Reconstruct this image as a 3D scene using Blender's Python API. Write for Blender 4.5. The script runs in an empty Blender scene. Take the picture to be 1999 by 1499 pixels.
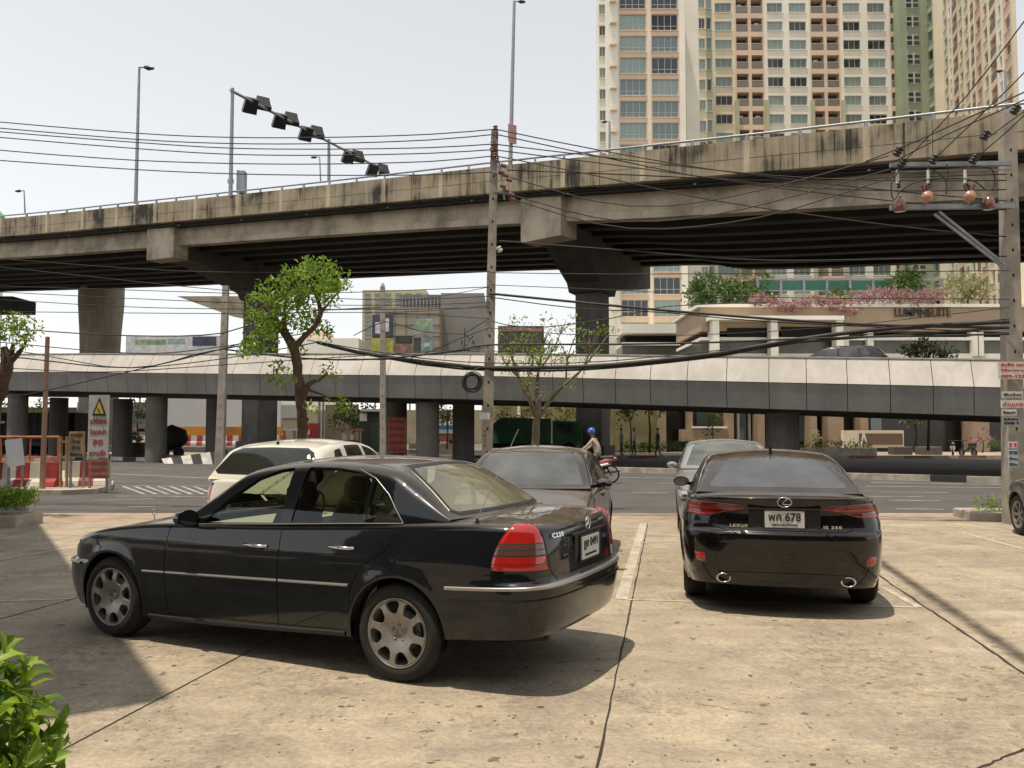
import bpy, bmesh, math, random
import numpy as np
from mathutils import Vector, Matrix
from mathutils.geometry import delaunay_2d_cdt
R = math.radians
random.seed(7)
SC = bpy.context.scene
COL = SC.collection

# ---------------------------------------------------------------- camera
CAM_H = 1.64; FOC = 1610.0; TH = math.atan(88.5/1610)
cam_d = bpy.data.cameras.new('camera'); cam = bpy.data.objects.new('camera', cam_d); COL.objects.link(cam)
cam_d.sensor_width = 36; cam_d.lens = 36*FOC/1999; cam_d.clip_start = .05; cam_d.clip_end = 3000
cam.location = (0, 0, CAM_H); cam.rotation_euler = (math.pi/2+TH, 0, 0)
SC.camera = cam
# ---------------------------------------------------------------- sky, sun, exposure
SUN_DIR = Vector((-.19, -.13, 1.0)).normalized()      # towards the sun: nearly overhead
w = bpy.data.worlds.new('World'); SC.world = w; w.use_nodes = True
nt = w.node_tree; bg = nt.nodes['Background']
sky = nt.nodes.new('ShaderNodeTexSky'); sky.sky_type = 'NISHITA'; sky.sun_disc = False
sky.sun_elevation = math.asin(SUN_DIR.z); sky.sun_rotation = math.atan2(SUN_DIR.x, SUN_DIR.y)
sky.altitude = 2000; sky.air_density = 2.0; sky.dust_density = 1.0; sky.ozone_density = 2.0
hs = nt.nodes.new('ShaderNodeHueSaturation'); hs.inputs['Saturation'].default_value = .13; hs.inputs['Value'].default_value = 1.0
nt.links.new(sky.outputs[0], hs.inputs['Color'])
nt.links.new(hs.outputs[0], bg.inputs['Color']); bg.inputs['Strength'].default_value = .15
sd = bpy.data.lights.new('sun', 'SUN'); sun = bpy.data.objects.new('sun', sd); COL.objects.link(sun)
sd.energy = 4.2; sd.angle = R(.55); sd.color = (1, .885, .73)
sun.rotation_euler = SUN_DIR.to_track_quat('Z', 'Y').to_euler()
SC.view_settings.view_transform = 'Standard'; SC.view_settings.look = 'None'
SC.view_settings.exposure = 0.15; SC.view_settings.gamma = 1
SC.cycles.max_bounces = 8; SC.cycles.transparent_max_bounces = 24; SC.cycles.sample_clamp_indirect = 4

# ---------------------------------------------------------------- pixel (of the 1999 px photograph) + distance -> place
_F = np.array([0, math.cos(TH), math.sin(TH)]); _U = np.array([0, -math.sin(TH), math.cos(TH)]); _C = np.array([0, 0, CAM_H])
def ray(px, py): return FOC*_F + (px-999.5)*np.array([1., 0, 0]) + (749.5-py)*_U
def at(px, py, Y):
    d = ray(px, py); return Vector(_C + d*Y/d[1])
def gnd(px, py, z=0.):
    d = ray(px, py); return Vector(_C + d*(z-CAM_H)/d[2])
def pix(p):
    v = np.array(p)-_C; k = v@_F; return 999.5+FOC*v[0]/k, 749.5-FOC*(v@_U)/k

# ---------------------------------------------------------------- tagging
def tag(o, label=None, cat=None, group=None, kind=None):
    if label: o['label'] = label
    if cat: o['category'] = cat
    if group: o['group'] = group
    if kind: o['kind'] = kind
    return o
def empty(name, loc=(0, 0, 0), rz=0, label=None, cat=None, group=None):
    o = bpy.data.objects.new(name, None); COL.objects.link(o); o.location = loc; o.rotation_euler = (0, 0, rz)
    o.empty_display_size = .2
    return tag(o, label, cat, group)
def kids(o): return [c for c in bpy.data.objects if c.parent == o]
def copy_tree(o, parent=None):
    c = o.copy(); COL.objects.link(c); c.parent = parent
    for ch in kids(o): copy_tree(ch, c)
    return c

# ---------------------------------------------------------------- mesh builder
class MB:
    def __init__(s): s.v = []; s.f = []; s.m = []; s.sm = []
    def add(s, vs, fs, mi=0, smooth=False):
        b = len(s.v); s.v += [tuple(v) for v in vs]; s.f += [tuple(i+b for i in f) for f in fs]
        s.m += [mi]*len(fs); s.sm += [smooth]*len(fs); return s
    def box(s, c, d, mi=0, rz=0, M=None, taper=1.0):
        x, y, z = d[0]/2, d[1]/2, d[2]/2; vs = []
        for k in (-1, 1):
            q = taper if k > 0 else 1
            for a, b in ((-1, -1), (1, -1), (1, 1), (-1, 1)): vs.append(Vector((a*x*q, b*y*q, k*z)))
        if rz: vs = [Matrix.Rotation(rz, 3, 'Z')@v for v in vs]
        if M: vs = [M@v for v in vs]
        vs = [v+Vector(c) for v in vs]
        return s.add(vs, [(3, 2, 1, 0), (4, 5, 6, 7), (0, 1, 5, 4), (1, 2, 6, 5), (2, 3, 7, 6), (3, 0, 4, 7)], mi)
    def span(s, p, q, mi=0):    # box from corner p to corner q
        return s.box([(p[i]+q[i])/2 for i in range(3)], [abs(q[i]-p[i]) for i in range(3)], mi)
    def bar(s, a, b, w, h=None, mi=0):
        a = Vector(a); b = Vector(b); h = h or w; d = b-a; L = d.length
        if L < 1e-6: return s
        M = d.to_track_quat('Z', 'Y').to_matrix()
        return s.box((a+b)/2, (w, h, L), mi, M=M)
    def tube(s, pts, r, n=8, mi=0, cap=True, smooth=True):
        pts = [Vector(p) for p in pts]; rs = r if isinstance(r, (list, tuple)) else [r]*len(pts)
        rings = []; prev = None
        for i, p in enumerate(pts):
            d = (pts[min(i+1, len(pts)-1)]-pts[max(i-1, 0)]).normalized()
            if prev is None:
                u = d.orthogonal().normalized()
            else:
                u = (prev-d*prev.dot(d))
                u = u.normalized() if u.length > 1e-6 else d.orthogonal().normalized()
            prev = u; v = d.cross(u)
            rings.append([p+(u*math.cos(2*math.pi*k/n)+v*math.sin(2*math.pi*k/n))*rs[i] for k in range(n)])
        vs = [q for g in rings for q in g]; fs = []
        for i in range(len(pts)-1):
            for k in range(n):
                k2 = (k+1) % n; fs.append((i*n+k, i*n+k2, (i+1)*n+k2, (i+1)*n+k))
        s.add(vs, fs, mi, smooth)
        if cap:
            s.add(rings[0], [tuple(range(n))[::-1]], mi); s.add(rings[-1], [tuple(range(n))], mi)
        return s
    def cyl(s, c, r, h, n=24, mi=0, r2=None, smooth=True):
        c = Vector(c); return s.tube([c, c+Vector((0, 0, h))], [r, r if r2 is None else r2], n, mi, True, smooth)
    def lathe(s, prof, n=24, mi=0, M=None, smooth=True, closed=False):   # profile (r, z) about Z
        vs = []; fs = []
        for k in range(n):
            a = 2*math.pi*k/n
            for r, z in prof: vs.append(Vector((r*math.cos(a), r*math.sin(a), z)))
        m = len(prof)
        for k in range(n):
            k2 = (k+1) % n
            for i in range(m-1 if not closed else m):
                j = (i+1) % m
                fs.append((k*m+i, k2*m+i, k2*m+j, k*m+j))
        if M: vs = [M@v for v in vs]
        return s.add(vs, fs, mi, smooth)
    def quad(s, a, b, c, d, mi=0): return s.add([a, b, c, d], [(0, 1, 2, 3)], mi)
    def prism(s, pts, ext, mi=0):       # polygon (3D points) extruded by vector ext
        n = len(pts); ext = Vector(ext); pts = [Vector(p) for p in pts]
        vs = pts+[p+ext for p in pts]
        return s.add(vs, [tuple(range(n))[::-1], tuple(range(n, 2*n))]+[(i, (i+1) % n, n+(i+1) % n, n+i) for i in range(n)], mi)
    def build(s, name, mats, parent=None, loc=None, rz=None, bevel=0, fixn=False):
        me = bpy.data.meshes.new(name); me.from_pydata(s.v, [], s.f)
        mats = mats if isinstance(mats, (list, tuple)) else [mats]
        for m in mats: me.materials.append(m)
        me.polygons.foreach_set('material_index', s.m); me.polygons.foreach_set('use_smooth', s.sm)
        me.update()
        if fixn:
            b = bmesh.new(); b.from_mesh(me); bmesh.ops.recalc_face_normals(b, faces=b.faces); b.to_mesh(me); b.free()
        o = bpy.data.objects.new(name, me); COL.objects.link(o)
        if parent: o.parent = parent
        if loc is not None: o.location = loc
        if rz is not None: o.rotation_euler = (0, 0, rz)
        if bevel:
            md = o.modifiers.new('bevel', 'BEVEL'); md.width = bevel; md.segments = 2; md.limit_method = 'ANGLE'; md.angle_limit = R(40)
        return o

# ---------------------------------------------------------------- materials
def mat(name, col, rough=.6, metal=0, spec=.5, coat=0, var=0, scale=3, emit=None, bump=0, bscale=20, col2=None):
    m = bpy.data.materials.new(name); m.use_nodes = True; n = m.node_tree.nodes; l = m.node_tree.links
    b = n['Principled BSDF']; b.inputs['Roughness'].default_value = rough; b.inputs['Metallic'].default_value = metal
    b.inputs['Specular IOR Level'].default_value = spec; b.inputs['Coat Weight'].default_value = coat; b.inputs['Coat Roughness'].default_value = .04
    c = (*col, 1)
    b.inputs['Base Color'].default_value = c
    if var or col2:
        tc = n.new('ShaderNodeTexCoord'); no = n.new('ShaderNodeTexNoise'); no.inputs['Scale'].default_value = scale; no.inputs['Detail'].default_value = 5
        no.inputs['Roughness'].default_value = .65
        l.new(tc.outputs['Object'], no.inputs['Vector'])
        rp = n.new('ShaderNodeValToRGB'); rp.color_ramp.elements[0].position = .35; rp.color_ramp.elements[1].position = .68
        k = 1-var
        rp.color_ramp.elements[0].color = (*(col2 or [x*k for x in col]), 1); rp.color_ramp.elements[1].color = (*[min(1, x*(1+var*.5)) for x in col], 1)
        l.new(no.outputs['Fac'], rp.inputs['Fac']); l.new(rp.outputs['Color'], b.inputs['Base Color'])
    if bump:
        tc = n.new('ShaderNodeTexCoord'); no = n.new('ShaderNodeTexNoise'); no.inputs['Scale'].default_value = bscale; no.inputs['Detail'].default_value = 4
        l.new(tc.outputs['Object'], no.inputs['Vector'])
        bp = n.new('ShaderNodeBump'); bp.inputs['Strength'].default_value = bump; bp.inputs['Distance'].default_value = .02
        l.new(no.outputs['Fac'], bp.inputs['Height']); l.new(bp.outputs['Normal'], b.inputs['Normal'])
    if emit:
        b.inputs['Emission Color'].default_value = (*emit[0], 1); b.inputs['Emission Strength'].default_value = emit[1]
    return m
def glass(name, tint, refl=.9, body=0.0, bcol=(.02, .02, .02), rough=.0):
    """thin sheet glass: transparent with a tint, Fresnel mirror on top, optional film colour (body), also for painted sky reflection"""
    m = bpy.data.materials.new(name); m.use_nodes = True; n = m.node_tree.nodes; l = m.node_tree.links
    for x in list(n): n.remove(x)
    out = n.new('ShaderNodeOutputMaterial'); tr = n.new('ShaderNodeBsdfTransparent'); tr.inputs[0].default_value = (*tint, 1)
    df = n.new('ShaderNodeBsdfDiffuse'); df.inputs[0].default_value = (*bcol, 1)
    mx0 = n.new('ShaderNodeMixShader'); mx0.inputs[0].default_value = body
    if body:      # uneven film colour; painted sky reflection on some car panes
        tc = n.new('ShaderNodeTexCoord'); no = n.new('ShaderNodeTexNoise'); no.inputs['Scale'].default_value = 2.2; no.inputs['Detail'].default_value = 6; l.new(tc.outputs['Object'], no.inputs['Vector'])
        mr = n.new('ShaderNodeMapRange'); mr.inputs['From Min'].default_value = .3; mr.inputs['From Max'].default_value = .7; mr.inputs['To Min'].default_value = body*.6; mr.inputs['To Max'].default_value = min(1, body*1.35); l.new(no.outputs['Fac'], mr.inputs['Value']); l.new(mr.outputs[0], mx0.inputs[0])
    l.new(tr.outputs[0], mx0.inputs[1]); l.new(df.outputs[0], mx0.inputs[2])
    gl = n.new('ShaderNodeBsdfGlossy'); gl.inputs['Roughness'].default_value = rough; gl.inputs[0].default_value = (refl, refl, refl, 1)
    fr = n.new('ShaderNodeFresnel'); fr.inputs[0].default_value = 1.55
    mx = n.new('ShaderNodeMixShader'); l.new(fr.outputs[0], mx.inputs[0]); l.new(mx0.outputs[0], mx.inputs[1]); l.new(gl.outputs[0], mx.inputs[2])
    l.new(mx.outputs[0], out.inputs[0]); return m
def paint(name, col, metal=.0, dust=.0, dustcol=(.30, .25, .19), rough=.28, coat=1.0):
    m = bpy.data.materials.new(name); m.use_nodes = True; n = m.node_tree.nodes; l = m.node_tree.links
    b = n['Principled BSDF']; b.inputs['Metallic'].default_value = metal; b.inputs['Roughness'].default_value = rough
    b.inputs['Coat Weight'].default_value = coat; b.inputs['Coat Roughness'].default_value = .03; b.inputs['Base Color'].default_value = (*col, 1); b.inputs['Specular IOR Level'].default_value = .12
    if dust:      # road dust lies on upward faces
        g = n.new('ShaderNodeNewGeometry'); sx = n.new('ShaderNodeSeparateXYZ'); l.new(g.outputs['Normal'], sx.inputs[0])
        mr = n.new('ShaderNodeMapRange'); mr.inputs['From Min'].default_value = .55; mr.inputs['From Max'].default_value = 1; mr.inputs['To Max'].default_value = dust
        mr.inputs['To Min'].default_value = dust*.03
        tc = n.new('ShaderNodeTexCoord'); no = n.new('ShaderNodeTexNoise'); no.inputs['Scale'].default_value = 5; no.inputs['Detail'].default_value = 6
        l.new(tc.outputs['Object'], no.inputs['Vector']); l.new(sx.outputs['Z'], mr.inputs['Value'])
        mm = n.new('ShaderNodeMath'); mm.operation = 'MULTIPLY'; l.new(mr.outputs[0], mm.inputs[0])
        m2 = n.new('ShaderNodeMapRange'); m2.inputs['From Min'].default_value = .3; m2.inputs['From Max'].default_value = .7; m2.inputs['To Min'].default_value = .5; m2.inputs['To Max'].default_value = 1.3
        l.new(no.outputs['Fac'], m2.inputs['Value']); l.new(m2.outputs[0], mm.inputs[1])
        d = n.new('ShaderNodeBsdfDiffuse'); d.inputs[0].default_value = (*dustcol, 1)
        mx = n.new('ShaderNodeMixShader'); l.new(mm.outputs[0], mx.inputs[0]); l.new(b.outputs[0], mx.inputs[1]); l.new(d.outputs[0], mx.inputs[2])
        l.new(mx.outputs[0], n['Material Output'].inputs[0])
    return m
M = {}
M['black'] = mat('black_plastic', (.012, .012, .012), .55)
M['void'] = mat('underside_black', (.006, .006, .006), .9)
M['rubber'] = mat('tyre_rubber', (.018, .017, .016), .85, var=.3, scale=12)
M['alloy'] = mat('dusty_alloy', (.30, .285, .26), .42, .55, var=.25, scale=9)
M['alloy_dark'] = mat('rim_barrel', (.035, .033, .03), .6, .3)
M['chrome'] = mat('chrome', (.75, .75, .75), .12, 1)
M['chrome_dull'] = mat('chrome_strip', (.40, .39, .37), .34, .8)
M['steel'] = mat('galvanised_steel', (.30, .31, .32), .5, .6, var=.2, scale=5)
M['white'] = mat('white_paint', (.72, .70, .66), .5)
M['ink'] = mat('black_lettering', (.015, .015, .015), .5)
M['plate'] = mat('plate_white', (.58, .58, .55), .45)
M['red'] = mat('red_paint', (.42, .03, .025), .5, var=.3, scale=4)
M['cable'] = mat('black_cable', (.022, .02, .02), .6)
M['cloth_dark'] = mat('dark_seat_cloth', (.035, .034, .032), .9)
M['beige'] = mat('beige_trim', (.42, .37, .27), .8)
M['cabin'] = mat('cabin_grey', (.06, .058, .05), .8)
M['lamp_red'] = mat('red_lens', (.36, .012, .008), .12, coat=1)
M['lamp_smoke'] = mat('smoked_lens', (.10, .045, .03), .12, coat=1)
M['lamp_deep'] = mat('deep_red_lens', (.11, .005, .004), .12, coat=1)
M['lamp_clear'] = mat('clear_lens', (.55, .56, .55), .1, .3, coat=1)

# ---------------------------------------------------------------- lettering (built-in font, turned into meshes)
def text_mb(txt, h, depth=.004, bold=0, spacing=1.0):
    cu = bpy.data.curves.new('lettering', 'FONT'); cu.body = txt; cu.size = h; cu.extrude = depth/2; cu.offset = bold
    cu.align_x = 'CENTER'; cu.align_y = 'CENTER'; cu.resolution_u = 3; cu.space_character = spacing
    o = bpy.data.objects.new('lettering', cu); COL.objects.link(o)
    dg = bpy.context.evaluated_depsgraph_get(); me = bpy.data.meshes.new_from_object(o.evaluated_get(dg))
    v = [tuple(x.co) for x in me.vertices]; f = [tuple(p.vertices) for p in me.polygons]
    bpy.data.objects.remove(o); bpy.data.curves.remove(cu); bpy.data.meshes.remove(me)
    return v, f
def add_text(mb, txt, h, c, ux=(1, 0, 0), uy=(0, 0, 1), mi=0, width=None, bold=0, depth=.004, spacing=1.0):
    v, f = text_mb(txt, h, depth, bold, spacing)
    if not v: return
    xs = [p[0] for p in v]; ys = [p[1] for p in v]; cx = (max(xs)+min(xs))/2; cy = (max(ys)+min(ys))/2
    k = (width/(max(xs)-min(xs))) if width else 1; kz = (h/(max(ys)-min(ys)))
    ux = Vector(ux).normalized(); uy = Vector(uy).normalized(); uz = ux.cross(uy); c = Vector(c)
    mb.add([c+ux*((p[0]-cx)*k)+uy*((p[1]-cy)*kz)+uz*p[2] for p in v], f, mi)
# ================================================================ CAR BODY SURFACES
# Local frame: x runs from the front bumper (0) to the rear, y across, z up.  Regions (panes, lamps, doors, gaps) are cut out of one
# smooth parametric surface with a constrained triangulation, so every outline is crisp and follows the body.
def pch(xs, ys):
    xs = np.array(xs, float); ys = np.array(ys, float); h = np.diff(xs); d = np.diff(ys)/h; m = np.zeros(len(xs))
    for i in range(1, len(xs)-1):
        if d[i-1]*d[i] > 0:
            w1 = 2*h[i]+h[i-1]; w2 = h[i]+2*h[i-1]; m[i] = (w1+w2)/(w1/d[i-1]+w2/d[i])
    m[0] = d[0]; m[-1] = d[-1]
    def f(x):
        x = np.clip(np.asarray(x, float), xs[0], xs[-1]); i = np.clip(np.searchsorted(xs, x, side='right')-1, 0, len(xs)-2)
        t = (x-xs[i])/h[i]; t2 = t*t; t3 = t2*t
        return (2*t3-3*t2+1)*ys[i]+(t3-2*t2+t)*h[i]*m[i]+(-2*t3+3*t2)*ys[i+1]+(t3-t2)*h[i]*m[i+1]
    return f
def sstep(a, b, x):
    t = np.clip((x-a)/(b-a), 0, 1); return t*t*(3-2*t)
def smooth_line(pts, n=400, k=9):
    p = np.array(pts, float)
    for _ in range(3):
        q = [p[0]]
        for i in range(len(p)-1): q += [p[i]*.75+p[i+1]*.25, p[i]*.25+p[i+1]*.75]
        q.append(p[-1]); p = np.array(q)
    d = np.r_[0, np.cumsum(np.hypot(*np.diff(p, axis=0).T))]; s = np.linspace(0, d[-1], n)
    return np.c_[np.interp(s, d, p[:, 0]), np.interp(s, d, p[:, 1])], d[-1]

class Body:
    T1, T2 = .62, .70
    def __init__(b, sp):
        b.sp = sp; b.P, b.len = smooth_line(sp['plan']); b.S = np.linspace(0, 1, len(b.P))
        b.zb = pch(*zip(*sp['zb'])); b.zs = pch(*zip(*sp['zs'])); b.zc = pch(*zip(*sp['zc']))
        b.ws = pch(*zip(*sp['ws'])); b.of = pch(*zip(*sp['of'])); b.orr = pch(*zip(*sp['or']))
        b.L = sp['plan'][-1][0]; b.rho = sp.get('rho', .05); b.scale = (b.len, 2.0)
        b.x0, b.x1 = sp['spine']
    def eval(b, s, t):
        s = np.asarray(s, float); t = np.asarray(t, float)
        xp = np.interp(s, b.S, b.P[:, 0]); yp = np.interp(s, b.S, b.P[:, 1])
        zb = b.zb(xp); zs = b.zs(xp); rho = b.rho; T1, T2 = b.T1, b.T2
        tw = np.clip(t/T1, 0, 1); z = zb+(zs-rho-zb)*tw
        ph = np.clip((t-T1)/(T2-T1), 0, 1)*math.pi/2
        inw = rho*(1-np.cos(ph)); z = z+rho*np.sin(ph)
        wf = (1-sstep(0, .9, xp)); wr = sstep(b.L-.9, b.L, xp)
        zz = np.minimum(z, zs)
        x = xp+wf*b.of(zz)-wr*b.orr(zz); y = yp*b.ws(zz)
        sides = sstep(.5, .8, yp/b.sp['W']*2)
        for xw, zw, ra in b.sp['arch']:
            d = np.hypot(x-xw, z-zw); y = y+sides*b.sp.get('flare', .014)*np.exp(-((d-ra-.01)/.045)**2)
        for (zc_, hw, amp) in b.sp.get('crease', []):
            y = y+sides*amp*np.exp(-((z-zc_)/hw)**2)
        xs = b.x0+(b.x1-b.x0)*np.clip((xp-.15)/(b.L-.3), 0, 1)
        dx = xs-x; dy = -y; dl = np.maximum(np.hypot(dx, dy), 1e-6); ux, uy = dx/dl, dy/dl
        x1 = x+ux*inw; y1 = y+uy*inw
        rr = 1-np.clip((t-T2)/(1-T2), 0, 1)
        xq = xs+(x1-xs)*rr; yq = y1*rr
        zd = b.zc(xq)*(1-rr**2.4)+zs*rr**2.4
        deck = t > T2
        return np.stack([np.where(deck, xq, x1), np.where(deck, yq, y1), np.where(deck, zd, z)], -1)
    views = None
    def inv(b, view, pts):
        return inverse(b, view, pts)

class House:            # greenhouse: windscreen, roof, rear window, side glass
    def __init__(b, sp):
        b.sp = sp; g = sp['house']; p = np.array(g['prof'], float)
        pl, _ = smooth_line(p, 300); b.P = pl; b.S = np.linspace(0, 1, len(pl))
        b.zbelt = pch(*zip(*g['belt'])); b.wb = pch(*zip(*g['wb'])); b.k = g['k']; b.cr = g['cr']; b.bf, b.br = g['bow']
        b.crown = g.get('crown', .04); b.scale = (4.0, 1.7); b.u1 = g.get('u1', .35)
    def eval(b, u, v):
        u = np.asarray(u, float); v = np.asarray(v, float)
        xc = np.interp(u, b.S, b.P[:, 0]); zc = np.interp(u, b.S, b.P[:, 1])
        bow = b.bf*(1-sstep(0, .30, u))-b.br*sstep(.70, 1, u)
        xs = xc+bow; zb = b.zbelt(xs); wb = b.wb(xs)
        h = np.maximum(zc-b.crown*np.minimum(1, (zc-zb)/.3)-zb, .004); k = b.k
        cr = np.minimum(b.cr, h*.45)
        # side line 0..VA, corner VA..VB, top VB..1
        VA, VB = .42, .56
        q1y = wb-k*(h-cr); q1z = zb+h-cr                     # end of side line
        nrm = math.hypot(1, k)
        t1 = np.clip(v/VA, 0, 1)
        bul = g_b = b.sp['house'].get('bulge', .02)
        sy = wb-k*(h-cr)*t1+bul*4*t1*(1-t1)*np.minimum(1, h/.3)*.25; sz = zb+(h-cr)*t1
        # corner as a quadratic curve from q1 (direction up the side) to q2 (direction inwards)
        q2y = q1y-k*cr-cr*1.15; q2z = zb+h
        my = q1y-k*cr; mz = zb+h
        t2 = np.clip((v-VA)/(VB-VA), 0, 1)
        cy = (1-t2)**2*q1y+2*t2*(1-t2)*my+t2*t2*q2y; cz = (1-t2)**2*q1z+2*t2*(1-t2)*mz+t2*t2*q2z
        t3 = np.clip((v-VB)/(1-VB), 0, 1)
        ty = q2y*(1-t3); tz = q2z+(zc-q2z)*(1-(1-t3)**2)
        y = np.where(v < VA, sy, np.where(v < VB, cy, ty)); z = np.where(v < VA, sz, np.where(v < VB, cz, tz))
        x = xc+bow*(y/wb)**2
        return np.stack([x, y, z], -1)

def inverse(b, view, pts):
    """view: 'side' (x,z) 'rear'/'front' (y,z) 'top' (x,y); pts in metres on the y>=0 half -> surface parameters"""
    pts = np.array(pts, float); ia = {'side': (0, 2), 'rear': (1, 2), 'front': (1, 2), 'top': (0, 1)}[view]
    if not hasattr(b, 'tab'):
        s, t = np.meshgrid(np.linspace(0, 1, 241), np.linspace(0, 1, 161), indexing='ij'); b.tab = (s, t, b.eval(s, t))
    s, t, X = b.tab; isb = isinstance(b, Body)
    if isb: mk = {'side': (t < .72) & (s > .08) & (s < .92), 'rear': (t < .72) & (s > .72), 'front': (t < .72) & (s < .28), 'top': t > .68}[view]
    else:
        v1 = .50
        mk = {'side': (t <= v1), 'rear': (s > .6), 'front': (s < .42), 'top': t > .4}[view]
        if view == 'rear': mk = mk & (X[..., 2] > -9)
    ss, tt, XX = s[mk], t[mk], X[mk][:, ia]
    out = []
    for p in pts:
        i = np.argmin(((XX-p)**2).sum(1)); a, c = ss[i], tt[i]
        for _ in range(12):
            e = 1e-4; f0 = b.eval(a, c)[list(ia)]; r = f0-p
            if np.abs(r).max() < 1e-5: break
            J = np.stack([(b.eval(min(a+e, 1), c)[list(ia)]-f0)/max(min(a+e, 1)-a, 1e-9) if a+e <= 1 else (f0-b.eval(a-e, c)[list(ia)])/e, (b.eval(a, c+e)[list(ia)]-f0)/e if c+e <= 1 else (f0-b.eval(a, c-e)[list(ia)])/e], 1)
            try: d = np.linalg.solve(J, r)
            except Exception: break
            d = np.clip(d, -.03, .03); a = float(np.clip(a-d[0], 0, 1)); c = float(np.clip(c-d[1], 0, 1))
        out.append((a, c))
    return np.array(out)
def dens(poly, step, closed=True):
    p = np.array(poly, float); o = []
    n = len(p) if closed else len(p)-1
    for i in range(n):
        a, c = p[i], p[(i+1) % len(p)]; k = max(1, int(np.ceil(np.hypot(*(c-a))/step)))
        for j in range(k): o.append(a+(c-a)*j/k)
    if not closed: o.append(p[-1])
    return np.array(o)
def rounded(poly, r, n=4):          # round the corners of a polygon; r number or list
    p = np.array(poly, float); m = len(p); o = []
    rr = r if isinstance(r, (list, tuple)) else [r]*m
    for i in range(m):
        a, c, d = p[i-1], p[i], p[(i+1) % m]; la = np.hypot(*(a-c)); ld = np.hypot(*(d-c)); q = min(rr[i], la*.45, ld*.45)
        if q < 1e-4: o.append(c); continue
        A = c+(a-c)/la*q; D = c+(d-c)/ld*q
        for j in range(n+1):
            t = j/n; o.append((1-t)**2*A+2*t*(1-t)*c+t*t*D)
    return np.array(o)
def strip(line, wd):                # thin closed band round an open line
    p = np.array(line, float); d = np.gradient(p, axis=0); l = np.maximum(np.hypot(*d.T), 1e-9)[:, None]; nn = np.c_[-d[:, 1], d[:, 0]]/l
    return np.r_[p+nn*wd/2, (p-nn*wd/2)[::-1]]
def inpoly(P, x, y):
    px, py = P[:, 0], P[:, 1]; qx, qy = np.roll(px, -1), np.roll(py, -1); r = np.zeros(len(x), bool)
    for a, c, d, e in zip(px, py, qx, qy):
        if c == e: continue
        k = (c > y) != (e > y); r ^= k & (x < (d-a)*(y-c)/(e-c)+a)
    return r
def carve(b, regions, step=.05, smin=0, smax=1, tmin=0, tmax=1):
    """regions: list of (name, [param polygons], offset) ; later ones win. returns {name: (verts, faces, normals)} of the y>=0 half"""
    sx, sy = b.scale; C = []; E = []
    ns = int((smax-smin)*sx/step)+1; ntt = int((tmax-tmin)*sy/step)+1
    sg = np.linspace(smin, smax, ns+1); tg = np.linspace(tmin, tmax, ntt+1)
    if isinstance(b, Body): tg = np.unique(np.r_[tg, [b.T1, (b.T1+b.T2)/2, b.T2, b.T1+.02, b.T1+.06]])
    else: tg = np.unique(np.r_[tg, [.40, .42, .435, .45, .47, .49, .51, .53, .545, .56, .58]])
    eps = 1e-6
    rect = [(smin, t) for t in tg]+[(s, tmax) for s in sg[1:]]+[(smax, t) for t in tg[::-1][1:]]+[(s, tmin) for s in sg[::-1][1:-1]]
    loops = [np.array(rect)]
    for _, polys, _o in regions:
        for p in polys:
            q = np.array(p, float); q[:, 0] = np.clip(q[:, 0], smin, smax); q[:, 1] = np.clip(q[:, 1], tmin, tmax); loops.append(q)
    V = []; E = []
    for lp in loops:
        k = len(V); m = len(lp); V += [(x*sx, y*sy) for x, y in lp]; E += [(k+i, k+(i+1) % m) for i in range(m)]
    gi = np.array([(s*sx, t*sy) for s in sg[1:-1] for t in tg[1:-1]])
    # grid points too near a constraint vertex are dropped
    if len(gi):
        LV = np.array(V); keep = np.ones(len(gi), bool)
        for i in range(0, len(gi), 400):
            d = ((gi[i:i+400, None]-LV[None])**2).sum(2).min(1); keep[i:i+400] = d > (step*.28)**2
        V += [tuple(g) for g in gi[keep]]
    vo, eo, fo, *_ = delaunay_2d_cdt([Vector(v) for v in V], E, [], 0, 1e-5)
    vo = np.array([(v[0]/sx, v[1]/sy) for v in vo]); F = np.array(fo)
    c = vo[F].mean(1); cx, cy = c[:, 0], c[:, 1]
    ok = (cx > smin) & (cx < smax) & (cy > tmin) & (cy < tmax)
    own = np.zeros(len(F), int)
    for i, (_, polys, _o) in enumerate(regions):
        for p in polys: own[inpoly(np.array(p), cx, cy)] = i+1
    X = b.eval(vo[:, 0], vo[:, 1]); e = 2e-4
    a1 = b.eval(np.clip(vo[:, 0]+e, 0, 1), vo[:, 1])-b.eval(np.clip(vo[:, 0]-e, 0, 1), vo[:, 1])
    a2 = b.eval(vo[:, 0], np.clip(vo[:, 1]+e, 0, 1))-b.eval(vo[:, 0], np.clip(vo[:, 1]-e, 0, 1))
    N = np.cross(a1, a2); ln = np.linalg.norm(N, axis=1)
    cen = np.array([b.sp['plan'][-1][0]/2, 0, .45 if isinstance(b, Body) else .9])
    bad = ln < 1e-12; N[bad] = (0, 0, 1); ln[bad] = 1; N /= ln[:, None]
    N[(N*(X-cen)).sum(1) < 0] *= -1
    mid = np.abs(X[:, 1]) < 1e-4; N[mid, 1] = 0; N /= np.linalg.norm(N, axis=1)[:, None]
    out = {}
    names = ['']+[r[0] for r in regions]; offs = [0]+[r[2] for r in regions]
    for nm in dict.fromkeys(names):
        idx = [i for i, q in enumerate(names) if q == nm]; sel = np.isin(own, idx) & ok
        if not sel.any(): continue
        off = offs[idx[0]]; f = F[sel]; used = np.unique(f); mp = -np.ones(len(vo), int); mp[used] = np.arange(len(used))
        f = mp[f]; v = X[used]+N[used]*off; nn = N[used]
        fn = np.cross(v[f[:, 1]]-v[f[:, 0]], v[f[:, 2]]-v[f[:, 0]]); fl = (fn*nn[f].mean(1)).sum(1) < 0
        f[fl] = f[fl][:, ::-1]; out[nm] = (v, f, nn)
    return out
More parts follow.
